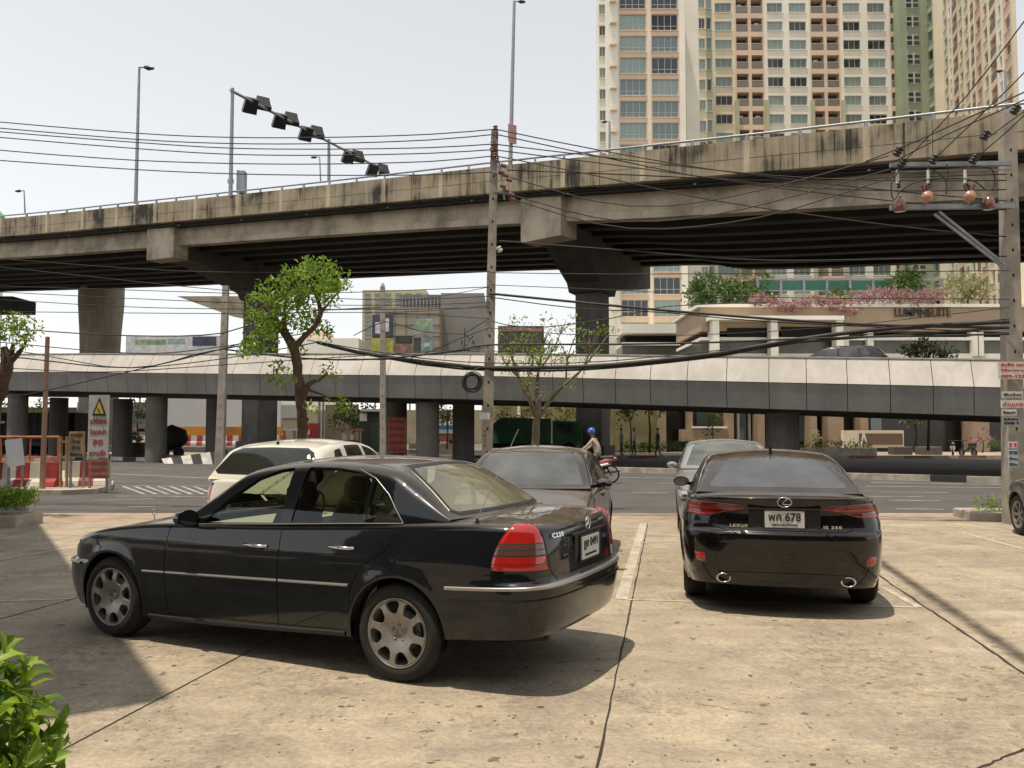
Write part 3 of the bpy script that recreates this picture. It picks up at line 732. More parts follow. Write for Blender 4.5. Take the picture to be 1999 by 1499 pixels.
SA['mats'] = dict(wscr=('windscreen', M['glass_green'], .012), rglass=('rear_window', M['glass_rear'], .01), rglass_rim=('window_seal', M['black'], .012),
                  w1=('window', M['glass_green'], 0), w2=('window', M['glass_green'], 0), w3=('window', M['glass_green'], 0))
SA['both'] = {'wscr', 'rglass', 'rglass_rim'}
hdA = math.atan2(-.4307, .9025)      # local +x (towards the tail) points this way
rootA, BA, GA, oxA = make_car(SA, 'parked_car', 'dark blue-black four-door saloon parked sideways with chrome side strips and red wedge tail lamps', 'car', (-1.597, 6.774, 0), -.450)
def strips_a():
    B = BA; ox = oxA; root = rootA
    sarc = lambda x: np.interp(x, B.P[50:350, 0], B.S[50:350])
    zst = lambda x: np.interp(x, [.4, 1.1, 3.1, 3.9, 4.56], [.55, .55, .60, .63, .66])
    for a, c in ((1.17, 1.405), (1.42, 2.505), (2.52, 3.12)):
        b = MB(); xs = np.linspace(a, c, 24); s = sarc(xs); zz = zst(xs); band(B, s, zz-.009, zz+.009, .012, b, 0); b.build('trim_strip', M['chrome_dull'], root).location.x -= ox
    b = MB()
    xs = np.linspace(3.86, 4.1, 8); s = np.r_[sarc(xs), np.linspace(sarc(4.1), 1, 50)[1:]]
    xx = np.interp(s, B.S, B.P[:, 0]); zz = zst(xx)+.01; band(B, s, zz-.010, zz+.014, .014, b, 1)
    s2 = s; band(B, s2, zz-.075, zz-.066, .006, b, 2)
    b.build('trim_strip', [M['chrome_dull'], M['alloy_bumper'] if 'alloy_bumper' in M else M['chrome_dull'], M['void']], root).location.x -= ox
    s = np.r_[np.linspace(0, sarc(.40), 40)]; b = MB(); band(B, s, .545, .565, .012, b, 0); b.build('trim_strip', M['chrome_dull'], root).location.x -= ox
    # lower cladding line
    b = MB(); xs = np.linspace(1.2, 3.08, 30); s = sarc(xs); band(B, s, B.zb(xs)+.0, B.zb(xs)+.035, .01, b, 0); b.build('sill_trim', M['black'], root).location.x -= ox
    for sg in (-1, 1):
        tl = [(.765, .60, 1.03), (.83, .61, 1.02), (.90, .63, .995), (.97, .655, .95), (1.02, .69, .89), (1.04, .73, .845), (1.05, .775, .80)]
        lamp(B, root, ox, 'tail_light', tl, [(.802, 0), (.806, 3), (.850, 0), (.858, 3), (.888, 1), (.892, 3), (.925, 1), (.933, 3), (2, 0)], sg, .012, nz=60)
        lamp(B, root, ox, 'headlight', [(.60, .36, .78), (.66, .36, .80), (.72, .38, .76)], [(2, 2)], sg, .006, front=True)
        handle(root, ox, B, 2.30, .815, sg, M['chrome']); handle(root, ox, B, 3.05, .845, sg, M['chrome'])
    b = MB(); s = np.linspace(0, .33/B.len, 12); band(B, s, .585, .70, .02, b, 0); b.build('grille', M['chrome_dull'], root).location.x -= ox
    # plate recess, plate, ring star badge, lettering
    xr = float(surf_pt(B, 'rear', .1, .85)[0])
    b = MB(); b.box((xr+.000, 0, .845), (.006, .50, .19), 0); b.box((xr+.004, 0, .945), (.02, .60, .012), 0); b.build('plate_panel', M['black'], root).location.x -= ox
    rear_plate(root, ox, xr+.022, .84, 'ฎท 0491', 'กรุงเทพมหานคร', w=.33, h=.15)
    b = MB(); c = Vector((xr-.012, 0, .995)); pts = [c+Vector((.012, .043*math.cos(a), .043*math.sin(a))) for a in np.linspace(0, 2*math.pi, 28)]
    b.tube(pts, .0045, 6, 0, False)
    for k in range(3):
        a = math.pi/2+k*2*math.pi/3; b.tube([c+Vector((.012, 0, 0)), c+Vector((.012, .041*math.cos(a), .041*math.sin(a)))], [.007, .002], 6)
    b.box((c.x-.004, 0, c.z), (.02, .012, .012)); b.build('badge', M['chrome'], root).location.x -= ox
    b = MB(); y0 = -.47; xq = float(surf_pt(B, 'rear', .47, .96)[0]); add_text(b, 'C220', .030, (xq+.006, y0, .965), (.10, 1, 0), (-.2, 0, 1), 0, width=.15, bold=.0008, depth=.004, spacing=1.2); b.build('lettering', M['chrome'], root).location.x -= ox
    # front ring star on the bonnet, aerial
    b = MB(); c = Vector((.30, 0, float(BA.zc(.3))+.07)); b.tube([c+Vector((0, .03*math.cos(a), .03*math.sin(a))) for a in np.linspace(0, 2*math.pi, 20)], .003, 5, 0, False)
    b.bar(c-Vector((0, 0, .075)), c-Vector((0, 0, .025)), .006)
    for k in range(3):
        a = math.pi/2+k*2*math.pi/3; b.tube([c, c+Vector((0, .03*math.cos(a), .03*math.sin(a)))], [.004, .0015], 5)
    b.build('bonnet_star', M['chrome'], root).location.x -= ox
    b = MB(); p = Vector((4.02, -.72, 1.04)); b.tube([p, p+Vector((0, 0, .03))], [.016, .010], 10); b.tube([p+Vector((0, 0, .03)), p+Vector((.15, .30, .60))], [.0032, .002], 6, 1); b.build('aerial', [M['black'], M['steel']], root).location.x -= ox
    # chrome line round side windows and rear glass
    b = MB()
    for sg in (-1, 1):
        pts = [(1.70, .93), (2.0, .945), (2.5, .967), (3.1, 1.0), (3.50, 1.018)]
        q = inverse(GA, 'side', dens(pts, .05, False)); P = GA.eval(q[:, 0], q[:, 1])*np.array([1, sg, 1]); b.tube([Vector(p)+Vector((0, sg*.004, 0)) for p in P], .004, 6, 0)
        pts = [(3.50, 1.022), (3.35, 1.20), (3.21, 1.305), (3.05, 1.362)]
        q = inverse(GA, 'side', dens(pts, .04, False)); P = GA.eval(q[:, 0], q[:, 1])*np.array([1, sg, 1]); b.tube([Vector(p)+Vector((0, sg*.003, 0)) for p in P], .0032, 6, 0)
    pts = [(0, 1.398), (.30, 1.39), (.445, 1.381), (.503, 1.342), (.658, 1.10)]
    q = inverse(GA, 'rear', dens(pts, .03, False)); P = GA.eval(q[:, 0], q[:, 1])
    for sg in (-1, 1): b.tube([Vector(p*np.array([1, sg, 1]))+Vector((.002, 0, .001)) for p in P], .0045, 6, 0)
    b.build('window_trim', M['chrome_dull'], root).location.x -= ox
    b = MB()
    for y in (-.36, .36): b.tube([(2.60, y-.0, 1.10), (2.60, y, 1.2)], .01, 6)
    # small bits behind the bumper
    b = MB(); b.tube([(4.1, -.45, .26), (4.40, -.45, .305)], .022, 10); b.build('exhaust_pipe', M['alloy_dark'], root).location.x -= ox
strips_a()

# ---- near right: black saloon seen from behind
def saloon_b():
    sp = dict(W=1.81, paint=M['paint_black'], glass=M['glass_dark'], step=.05,
      plan=[(0, 0), (.02, .35), (.08, .60), (.22, .78), (.5, .88), (.9, .905), (2.4, .905), (3.5, .905), (3.95, .90), (4.25, .87), (4.46, .80), (4.58, .62), (4.64, .35), (4.665, .15), (4.665, 0)],
      zb=[(0, .24), (.4, .20), (1.2, .18), (3.2, .20), (4.1, .235), (4.665, .27)], zs=[(0, .66), (.2, .74), (.7, .86), (1.3, .93), (2.2, .95), (3.3, .985), (3.9, 1.01), (4.35, 1.035), (4.665, 1.045)],
      zc=[(0, .66), (.25, .80), (.8, .90), (1.3, .95), (2.2, .97), (3.5, 1.05), (4.3, 1.065), (4.58, 1.09), (4.665, 1.085)],
      ws=[(.18, .90), (.30, .95), (.5, .99), (.66, 1.0), (.78, .985), (.88, .965), (1.0, .925), (1.1, .88)],
      of=[(.18, .10), (.35, .02), (.5, .0), (.6, .03), (.75, .12), (.9, .2)],
      **{'or': [(.2, .11), (.27, .075), (.34, .05), (.50, .018), (.66, .0), (.715, .003), (.745, .045), (.80, .075), (.90, .085), (.98, .06), (1.03, .035), (1.1, .02)]},
      rho=.028, spine=(1.0, 3.9), arch=[(.87, .325, .365), (3.67, .325, .37)], crease=[(.80, .05, .010)], flare=.02,
      house=dict(prof=[(1.28, .955), (1.36, .985), (1.95, 1.30), (2.2, 1.40), (2.6, 1.43), (2.95, 1.425), (3.3, 1.375), (3.5, 1.325), (4.12, 1.075), (4.18, 1.05)],
        belt=[(1.0, .93), (1.5, .94), (2.4, .965), (3.4, .995), (4.2, 1.02)], wb=[(1.2, .79), (1.7, .83), (2.5, .84), (3.3, .82), (3.8, .785), (4.2, .74)],
        k=.50, cr=.11, bow=(.22, .16), crown=.035, bulge=.04),
      wr=.33, rimr=.225, design=design_spokes(.225), mirror=(1.72, .87, 1.0), inset=.028,
      cabin=dict(floor=.34, x=(1.5, 3.3), w=.72, shelf=M['cloth_dark'], mat=M['black'], sh=.44, seats=[(2.05, -.37, True, M['cloth_dark']), (2.05, .37, True, M['cloth_dark']), (2.95, 0, True, M['cloth_dark'])]))
    sp['features'] = [
      ('wscr', 'G', 'front', [(0, .99), (.66, .99), (.56, 1.27), (.50, 1.34), (0, 1.365)], 0, -.004),
      ('rglass', 'G', 'rear', [(0, 1.362), (.25, 1.355), (.40, 1.34), (.455, 1.31), (.53, 1.22), (.625, 1.11), (.60, 1.09), (.3, 1.094), (0, 1.098)], 0, .001),
      ('w1', 'G', 'side', [(1.75, .965), (2.05, 1.19), (2.25, 1.29), (2.50, 1.335), (2.50, .985)], .02, -.006),
      ('w2', 'G', 'side', [(2.60, .988), (2.60, 1.34), (2.9, 1.34), (3.15, 1.30), (3.28, 1.24), (3.36, 1.01)], .02, -.006)]
    sp['seams'] = [('B', 'rear', [(0, .755), (.3, .752), (.50, .745), (.565, .765), (.585, .84), (.60, .90)], .008),
      ('B', 'side', [(1.45, .2), (1.43, .6), (1.50, .93)], .007), ('B', 'side', [(2.55, .21), (2.55, .96)], .007), ('B', 'side', [(3.28, .45), (3.3, .6), (3.45, .8), (3.50, .97)], .007),
      ('B', 'side', [(4.22, .60), (4.20, .70), (4.18, .85)], .007), ('B', 'rear', [(.60, .29), (.66, .36), (.70, .44)], .008), ('B', 'rear', [(0, .395), (.3, .392), (.56, .375)], .006)]
    sp['mats'] = dict(wscr=('windscreen', M['glass_dark'], .012), rglass=('rear_window', M['glass_dark'], .01), w1=('window', M['glass_dark'], 0), w2=('window', M['glass_dark'], 0))
    sp['both'] = {'wscr', 'rglass'}
    return sp
SB = saloon_b()
_a = Vector((2.585, 8.16, 0)); _h = Vector((.222, .975, 0)); _c = _a+_h*1.40
rootB, BB, GB, oxB = make_car(SB, 'parked_car', 'glossy black saloon with slim red tail lamps and twin exhausts parked tail towards the viewer', 'car', _c, math.atan2(-_h.y, -_h.x))
def details_b():
    B, root, ox = BB, rootB, oxB
    for sg in (-1, 1):
        lamp(B, root, ox, 'tail_light', [(.868, .66, 1.0), (.885, .58, 1.08), (.91, .47, 1.14), (.94, .35, 1.18), (.955, .34, 1.18), (.972, .42, 1.16), (.99, .66, 1.05)], [(.885, 0), (.892, 3), (.918, 4), (.924, 3), (.948, 0), (.953, 3), (2, 4)], sg, .014, nz=26)
        lamp(B, root, ox, 'headlight', [(.62, .45, 1.0), (.68, .45, 1.1), (.72, .6, 1.0)], [(2, 2)], sg, .006, front=True)
        # lower reflector, exhaust tip
        lamp(B, root, ox, 'reflector', [(.455, .70, .80), (.54, .70, .84)], [(2, 0)], sg, .010, nz=6, ns=6)
        xr = float(surf_pt(B, 'rear', .52, .33)[0])
        b = MB(); T = Matrix.Translation(Vector((xr-.035, sg*.52, .325)))@Matrix.Rotation(R(90), 4, 'Y')@Matrix.Diagonal((.78, 1.15, 1, 1))
        b.lathe([(.040, -.06), (.043, .048), (.050, .052), (.056, .046), (.056, -.06)], 28, 0, T); b.lathe([(0, .0), (.042, .0)], 24, 1, T)
        b.build('exhaust_tip', [M['chrome'], M['void']], root).location.x -= ox
        handle(root, ox, B, 2.36, .87, sg, M['paint_black']); handle(root, ox, B, 3.15, .89, sg, M['paint_black'])
    # dark lower diffuser and recessed plate bay
        b = MB(); s = np.linspace(0, .5/B.len, 16); band(B, s, .30, .66, .01, b, 0); b.build('grille', M['black'], root).location.x -= ox
    xr = float(surf_pt(B, 'rear', .05, .86)[0])
    b = MB(); b.box((xr+.001, 0, .855), (.006, .60, .15), 0); b.box((xr+.012, 0, .945), (.03, .62, .014), 1); b.build('plate_panel', [M['black'], M['paint_black']], root).location.x -= ox
    rear_plate(root, ox, xr+.024, .855, 'พค 678', 'กรุงเทพมหานคร', w=.33, h=.145)
    # ring badge with the slanted letter
    xe = float(surf_pt(B, 'rear', .02, 1.005)[0]); b = MB(); c = Vector((xe+.008, -.0, 1.005))
    b.tube([c+Vector((0, .058*math.cos(a), .042*math.sin(a))) for a in np.linspace(0, 2*math.pi, 40)], .0048, 6, 0, False)
    pts = [(.030, .030), (-.012, -.002), (-.020, -.016), (.0, -.020), (.048, -.018)]
    b.tube([c+Vector((.001, y, z)) for y, z in pts], [.003, .004, .0048, .0048, .003], 6); b.tube([c+Vector((.001, .030, .030)), c+Vector((.001, .004, .030))], [.003, .0045], 6)
    b.build('badge', M['chrome'], root).location.x -= ox
    b = MB(); xq = float(surf_pt(B, 'rear', .38, .79)[0]); add_text(b, 'LEXUS', .026, (xq+.010, -.385, .79), (.06, 1, 0), (0, 0, 1), 0, width=.15, bold=.0006, depth=.004, spacing=1.25); b.build('lettering', M['chrome'], root).location.x -= ox
    b = MB(); add_text(b, 'IS 250', .026, (xq+.010, .40, .79), (-.06, 1, 0), (0, 0, 1), 0, width=.15, bold=.0006, depth=.004, spacing=1.2); b.build('lettering', M['chrome'], root).location.x -= ox
    b = MB(); z = float(GB.eval(.62, 1)[2]); p = GB.eval(.66, 1); b.prism([(p[0]-.10, -.012, p[2]+.012), (p[0]+.05, -.012, p[2]-.005), (p[0]+.06, -.012, p[2]+.07)], (0, .024, 0)); b.build('roof_aerial', M['black'], root).location.x -= ox
    b = MB(); b.cyl((3.98, .12, 1.10), .022, .006, 14); b.build('sticker', M['white'], root).location.x -= ox
details_b()

# ================================================================ OTHER CARS: one template in proportions
def template(L, W, H, kind, pm, glassm, zb0=.2, wr=.31, step=.07, rear_plate_=None, rimmat=None, boxy=0.0):
    k = L/4.5; o1 = .84*k; o2 = L-.98*k if kind == 'saloon' else L-.72*k; hh = H/1.43; hw = W/2
    zsh = .93*hh
    plan = [(0, 0), (.01, .38*hw), (.06, .66*hw), (.18, .87*hw), (.45, .97*hw), (.9, hw), (L*.5, hw), (L-.9, hw), (L-.4, .975*hw), (L-.17, .90*hw), (L-.05, .70*hw), (L-.005, .35*hw), (L, 0)]
    if kind == 'saloon':
        prof = [(.285*L, zsh+.03), (.30*L, zsh+.06), (.42*L, H-.12), (.47*L, H-.035), (.56*L, H), (.65*L, H-.01), (.73*L, H-.06), (.77*L, H-.11), (.875*L, zsh+.11), (.885*L, zsh+.08)]
        zsl = [(0, .66), (.15, .72), (.7, .84), (.3*L, zsh-.01), (.6*L, zsh+.03), (.8*L, zsh+.05), (L, zsh+.03)]; zcl = [(0, .66), (.25, .78), (.8, .88), (.3*L, zsh+.03), (.6*L, zsh+.05), (.88*L, zsh+.09), (L, zsh+.05)]
        sx1 = L-.7; rb = .14
    else:
        prof = [(.25*L, zsh+.04), (.265*L, zsh+.07), (.42*L, H-.13), (.47*L, H-.05), (.58*L, H), (.78*L, H-.02), (.87*L, H-.07), (.90*L, H-.12), (.965*L, zsh+.11), (.97*L, zsh+.06)]
        zsl = [(0, .70), (.15, .77), (.7, .88), (.3*L, zsh), (.6*L, zsh+.03), (.9*L, zsh+.06), (L, zsh+.06)]; zcl = [(0, .70), (.25, .82), (.8, .93), (.3*L, zsh+.03), (.6*L, zsh+.05), (L, zsh+.07)]
        sx1 = L-.5; rb = .10
    sp = dict(W=W, paint=pm, glass=glassm, step=step, plan=plan, zb=[(0, zb0+.05), (.5, zb0), (L-1, zb0+.02), (L, zb0+.09)], zs=zsl, zc=zcl,
      ws=[(.18, .94), (.3, .97), (.6, 1.0), (.8, .985), (1.0, .94), (1.2, .91)], of=[(.18, .08), (.4, .0), (.58, .01), (.62, .06), (.8, .14), (1.2, .25)],
      **{'or': [(.18, .12), (.4, .02), (.62, .0), (.66, .05), (.9, .07), (1.05, .09), (1.3, .12)]}, rho=.045, spine=(.9, sx1), arch=[(o1, wr-.005, wr+.045), (o2, wr-.005, wr+.045)], flare=.014,
      house=dict(prof=prof, belt=[(.2*L, zsh-.02), (.45*L, zsh+.015), (.75*L, zsh+.05), (L, zsh+.06)], wb=[(.25*L, hw*.90), (.4*L, hw*.93), (.75*L, hw*.92), (L*.9, hw*.87), (L, hw*.82)], k=.42-.1*boxy, cr=.10, bow=(.20, rb), crown=.04, bulge=.03),
      wr=wr, rimr=wr*.66, design=design_spokes(wr*.66, 7), mirror=(.375*L, hw*.98, zsh+.07),
      cabin=dict(floor=.34, x=(.33*L, .72*L), w=hw-.16, shelf=M['cloth_dark'], sh=.42, seats=[(.46*L, -.36, True, M['cloth_dark']), (.46*L, .36, True, M['cloth_dark'])]), rimmat=rimmat)
    P0 = House(sp)
    zt = lambda x: float(np.interp(x, P0.P[:, 0], P0.P[:, 1]))-.075
    bl = lambda x: float(P0.zbelt(x))+.03
    xa, xm, xe = .40*L, .565*L, (.755*L if kind == 'saloon' else .74*L)
    w1 = [(xa-.03, bl(xa))]+[(x, min(zt(x-.10), H-.09)) for x in np.linspace(xa+.10, xm-.03, 6)]+[(xm-.03, bl(xm))]
    w2 = [(xm+.05, bl(xm))]+[(x, min(zt(x+.02), H-.085)) for x in np.linspace(xm+.05, xe-.12, 5)]+[(xe, bl(xe))]
    ft = [('wscr', 'G', 'front', [(0, zsh+.07), (.80*hw, zsh+.07), (.66*hw, H-.16), (.60*hw, H-.09), (0, H-.065)], 0, -.004),
          ('w1', 'G', 'side', w1, .02, -.006), ('w2', 'G', 'side', w2, .02, -.006)]
    if kind == 'saloon': ft.append(('rglass', 'G', 'rear', [(0, H-.075), (.5*hw, H-.09), (.60*hw, H-.14), (.76*hw, zsh+.13), (0, zsh+.12)], 0, -.002))
    else:
        ft.append(('rglass', 'G', 'rear', [(0, H-.10), (.5*hw, H-.11), (.62*hw, H-.16), (.78*hw, zsh+.16), (.7*hw, zsh+.12), (0, zsh+.11)], 0, -.002))
        ft.append(('w3', 'G', 'side', [(xe+.05, bl(xe)), (xe+.04, min(zt(xe), H-.12)), (xe+.22, min(zt(xe+.26), H-.14)), (xe+.38, bl(xe)+.12), (xe+.36, bl(xe)+.02)], .02, -.006))
    sp['features'] = ft
    sp['seams'] = [('B', 'side', [(.335*L, .25), (.33*L, .6), (.36*L, zsh-.01)], .009), ('B', 'side', [(xm+.01, .25), (xm+.01, zsh)], .009), ('B', 'side', [(o2-.40, .45), (o2-.37, .62), (o2-.2, .8), (o2-.14, zsh)], .009)]
    sp['mats'] = {'wscr': ('windscreen', glassm, .012), 'rglass': ('rear_window', glassm, .01)}
    for q in ('w1', 'w2', 'w3'): sp['mats'][q] = ('window', glassm, 0)
    sp['both'] = {'wscr', 'rglass'}; sp['zsh'] = zsh; sp['L'] = L
    return sp
def finish_car(sp, root, B, ox, hatch=False, plates=None):
    z = sp['zsh']; L = sp['L']; hw = sp['W']/2
    for sg in (-1, 1):
        lamp(B, root, ox, 'headlight', [(.58, .62*hw, 1.25*hw), (.64, .60*hw, 1.4*hw), (.68, .66*hw, 1.35*hw)], [(2, 2)], sg, .006, nz=8, ns=10, front=True)
        lamp(B, root, ox, 'tail_light', [(.72, .82*hw, 1.12*hw), (.80, .80*hw, 1.22*hw), (z-.0, .80*hw, 1.16*hw)], [(.80, 2), (2, 0)], sg, .010, nz=10, ns=10)
        handle(root, ox, B, .53*L, z-.10, sg, sp['paint']); handle(root, ox, B, .70*L, z-.08, sg, sp['paint'])
    b = MB(); s = np.linspace(0, .55*hw/B.len, 16); band(B, s, .52, .64, .012, b, 0); band(B, s, .27, .40, .008, b, 1); b.build('grille', [M['chrome_dull'], M['black']], root).location.x -= ox
    if plates:
        xr = float(surf_pt(B, 'rear', .05, .80)[0]); rear_plate(root, ox, xr+.03, .84 if hatch else .80, plates[0], plates[1])
M['paint_white'] = paint('warm_white_paint', (.66, .63, .54), 0, dust=.10, dustcol=(.5, .46, .37))
M['paint_grey'] = paint('dark_grey_metallic', (.022, .022, .026), .4, dust=.35, dustcol=(.22, .18, .14))
M['paint_silver'] = paint('silver_metallic', (.30, .31, .31), .6, dust=.15, rough=.35)
M['paint_olive'] = paint('grey_green_metallic', (.17, .165, .13), .5, dust=.15, rough=.35)
M['glass_mid'] = glass('tinted_glass', (.22, .24, .23), .9, body=.25, bcol=(.10, .11, .09))
M['glass_sheen'] = glass('grey_sky_sheen_glass', (.10, .11, .12), .95, body=.6, bcol=(.16, .165, .16), rough=.04)  # grey body colour stands for the sky mirrored in the windscreen
DH = Vector((.19, .982, 0)).normalized()       # the bays run this way
def put_car(sp, label, front_c, heading, away, cat='car', plates=None, hatch=False, z=0, group='cars parked in the forecourt'):
    """front_c: ground point under the middle of the car; away=True when its nose points along heading"""
    h = Vector((heading[0], heading[1], 0)).normalized(); rz = math.atan2(-h.y, -h.x) if away else math.atan2(h.y, h.x)
    r, B, G, ox = make_car(sp, 'parked_car', label, cat, (front_c[0], front_c[1], z), rz, group)
    finish_car(sp, r, B, ox, hatch, plates); return r, B, G, ox
rootA['group'] = rootB['group'] = 'cars parked in the forecourt'
rW, BW, GW, oW = put_car(template(3.9, 1.70, 1.525, 'hatch', M['paint_white'], M['glass_mid'], wr=.30), 'cream white hatchback parked nose to the road beyond the dark saloon', (-2.60, 11.4), DH, True, plates=('ฎผ 6220', 'กรุงเทพมหานคร'), hatch=True)
b = MB(); p = GW.eval(.80, 1); b.tube([(p[0], 0, p[2]), (p[0], 0, p[2]+.03)], .02, 8); b.tube([(p[0], 0, p[2]+.02), (p[0]-.12, 0, p[2]+.22)], .005, 5); b.build('roof_aerial', M['black'], rW).location.x -= oW
rD, BD, GD, oD = put_car(template(4.5, 1.72, 1.44, 'saloon', M['paint_grey'], M['glass_sheen'], wr=.31), 'dusty dark grey saloon facing the viewer behind the boot of the blue-black saloon', (.27, 10.35), DH, False)
rS, BS, GS, oS = put_car(template(4.55, 1.72, 1.47, 'saloon', M['paint_silver'], glass('pale_film_glass', (.35, .38, .37), .9, body=.5, bcol=(.24, .26, .24), rough=.03), wr=.31, boxy=.6), 'silver grey saloon facing the viewer behind the glossy black saloon', (3.78, 14.7), DH, False)  # panes lightened by a pale body colour
rR, BR, GR, oR = put_car(template(4.4, 1.72, 1.46, 'saloon', M['paint_olive'], M['glass_mid'], wr=.315), 'grey-green saloon cut off by the right edge of the picture', (8.45, 11.5), (.19, .98), True)
# ================================================================ GROUND
def struct(mb, name, mats, **k):
    return tag(mb.build(name, mats, **k), kind='structure')
def concrete_ground(name, c1, c2, c3, stain, gs=1.0):
    m = bpy.data.materials.new(name); m.use_nodes = True; n = m.node_tree.nodes; l = m.node_tree.links; b = n['Principled BSDF']; b.inputs['Roughness'].default_value = .88
    tc = n.new('ShaderNodeTexCoord')
    def noise(sc, det=6, ro=.6, dist=0):
        q = n.new('ShaderNodeTexNoise'); q.inputs['Scale'].default_value = sc*gs; q.inputs['Detail'].default_value = det; q.inputs['Roughness'].default_value = ro; q.inputs['Distortion'].default_value = dist
        l.new(tc.outputs['Object'], q.inputs['Vector']); return q.outputs['Fac']
    def ramp(f, a, b_, ca, cb):
        r = n.new('ShaderNodeValToRGB'); r.color_ramp.elements[0].position = a; r.color_ramp.elements[1].position = b_
        r.color_ramp.elements[0].color = (*ca, 1) if len(ca) == 3 else ca; r.color_ramp.elements[1].color = (*cb, 1) if len(cb) == 3 else cb
        l.new(f, r.inputs['Fac']); return r.outputs['Color']
    def mixc(t, f, a, b_):
        q = n.new('ShaderNodeMix'); q.data_type = 'RGBA'; q.blend_type = t
        if isinstance(f, float): q.inputs[0].default_value = f
        else: l.new(f, q.inputs[0])
        l.new(a, q.inputs[6]); l.new(b_, q.inputs[7]); return q.outputs[2]
    base = ramp(noise(.35, 5, .6, .6), .30, .70, c1, c2)
    mid = ramp(noise(1.6, 6, .65, 1.0), .36, .68, (1.04, 1.03, 1), (.68, .67, .70))
    base = mixc('MULTIPLY', 1.0, base, mid)
    k = (1, 1, 1)
    patch_ = ramp(noise(.55, 4, .7, .5), .46, .63, (0, 0, 0), k)
    fine = ramp(noise(11, 5, .8, .5), .44, .64, (0, 0, 0), (.75, .75, .75))
    pm = mixc('MULTIPLY', 1.0, patch_, fine)
    st = n.new('ShaderNodeRGB'); st.outputs[0].default_value = (*stain, 1)
    base = mixc('MIX', pm, base, st.outputs[0])
    sp = ramp(noise(7.5, 3, .6), .645, .675, (0, 0, 0), (.85, .85, .85)); base = mixc('MIX', sp, base, st.outputs[0])
    gr = ramp(noise(26, 5, .9), .34, .68, (.62, .61, .60), (1.20, 1.19, 1.16)); base = mixc('MULTIPLY', 1.0, base, gr)
    sc = n.new('ShaderNodeMapping'); sc.inputs['Scale'].default_value = (.5, 5, 1); l.new(tc.outputs['Object'], sc.inputs[0])
    q = n.new('ShaderNodeTexNoise'); q.inputs['Scale'].default_value = .9; q.inputs['Detail'].default_value = 6; l.new(sc.outputs[0], q.inputs['Vector'])
    base = mixc('MULTIPLY', 1.0, base, ramp(q.outputs['Fac'], .35, .65, (.90, .89, .88), (1.06, 1.06, 1.05)))
    l.new(base, b.inputs['Base Color'])
    bp = n.new('ShaderNodeBump'); bp.inputs['Strength'].default_value = .35; bp.inputs['Distance'].default_value = .01; l.new(noise(45, 6, .7), bp.inputs['Height']); l.new(bp.outputs[0], b.inputs['Normal'])
    return m
M['forecourt'] = concrete_ground('forecourt_concrete', (.37, .315, .232), (.47, .405, .305), None, (.13, .10, .072))
M['asphalt'] = mat('road_asphalt', (.085, .078, .072), .9, var=.25, scale=.6, bump=.3, bscale=60)
M['paver'] = mat('brick_paver', (.34, .26, .185), .9, var=.3, scale=2)
M['earth'] = mat('city_ground', (.16, .145, .12), .95, var=.3, scale=.1)
M['joint'] = mat('joint_filler', (.035, .026, .02), .95)
M['roadpaint'] = mat('worn_road_paint', (.36, .335, .285), .8, var=.5, scale=4)
M['faintpaint'] = mat('faded_bay_paint', (.47, .42, .33), .85, var=.35, scale=6)
M['kerbpale'] = mat('kerb_concrete', (.42, .37, .29), .85, var=.35, scale=3)
M['kerbblack'] = mat('kerb_black', (.03, .03, .03), .8)
M['kerbwhite'] = mat('kerb_white', (.55, .53, .48), .8, var=.3, scale=4)
g = MB(); g.quad((-900, -200, -.12), (900, -200, -.12), (900, 1400, -.12), (-900, 1400, -.12)); struct(g, 'ground', M['earth'])
g = MB(); g.box((0, 0, -.15), (120, 29.2, .30)); struct(g, 'forecourt', M['forecourt'])
g = MB(); g.box((0, 15.45, -.151), (120, 1.70, .30)); struct(g, 'pavement', M['paver'])
g = MB(); g.quad((-120, 16.3, -.05), (120, 16.3, -.05), (120, 48.2, -.05), (-120, 48.2, -.05)); struct(g, 'road', M['asphalt'])
g = MB(); g.quad((-200, 48.3, -.02), (200, 48.3, -.02), (200, 60, -.02), (-200, 60, -.02)); struct(g, 'far_pavement', mat('far_paving', (.36, .29, .21), .9, var=.25, scale=1))
def gl(px, py, z=0.0): p = gnd(px, py, z); return Vector((p.x, p.y, z))
def ribbon(mb, a, b, w, z, mi=0, n=1, wob=0):
    a = Vector(a); b = Vector(b); d = (b-a); d.z = 0; nn = Vector((-d.y, d.x, 0)).normalized(); P = []
    for i in range(n+1):
        p = a.lerp(b, i/n); ww = w*(1+wob*random.uniform(-1, 1)); o = random.uniform(-1, 1)*wob*w; P.append((p+nn*(ww/2+o), p-nn*(ww/2-o)))
    for i in range(n): mb.quad((P[i][1].x, P[i][1].y, z), (P[i+1][1].x, P[i+1][1].y, z), (P[i+1][0].x, P[i+1][0].y, z), (P[i][0].x, P[i][0].y, z), mi)
g = MB()
j1a, j1b = gl(1265, 1022), gl(1165, 1499); dj = (j1b-j1a).normalized()
ribbon(g, j1a, j1b+dj*3, .014, .003, 0, 60, .35)
j2a, j2b = gl(1725, 1130), gl(1999, 1315); dj2 = (j2b-j2a).normalized(); ribbon(g, j2a-dj2*4.2, j2b+dj2*2, .022, .003, 0, 60, .35)
a, b = gl(480, 1275), gl(100, 1476); d = (b-a).normalized(); ribbon(g, a-d*9, b+d*3, .012, .0035, 0, 50, .25)
a, b = gl(165, 1163), gl(0, 1209); ribbon(g, a, b+(b-a), .018, .003, 0, 20, .25)
ribbon(g, gl(1999, 1462), gl(1900, 1505), .016, .003, 0, 12, .4)
struct(g, 'slab_joints', M['joint'])
g = MB()
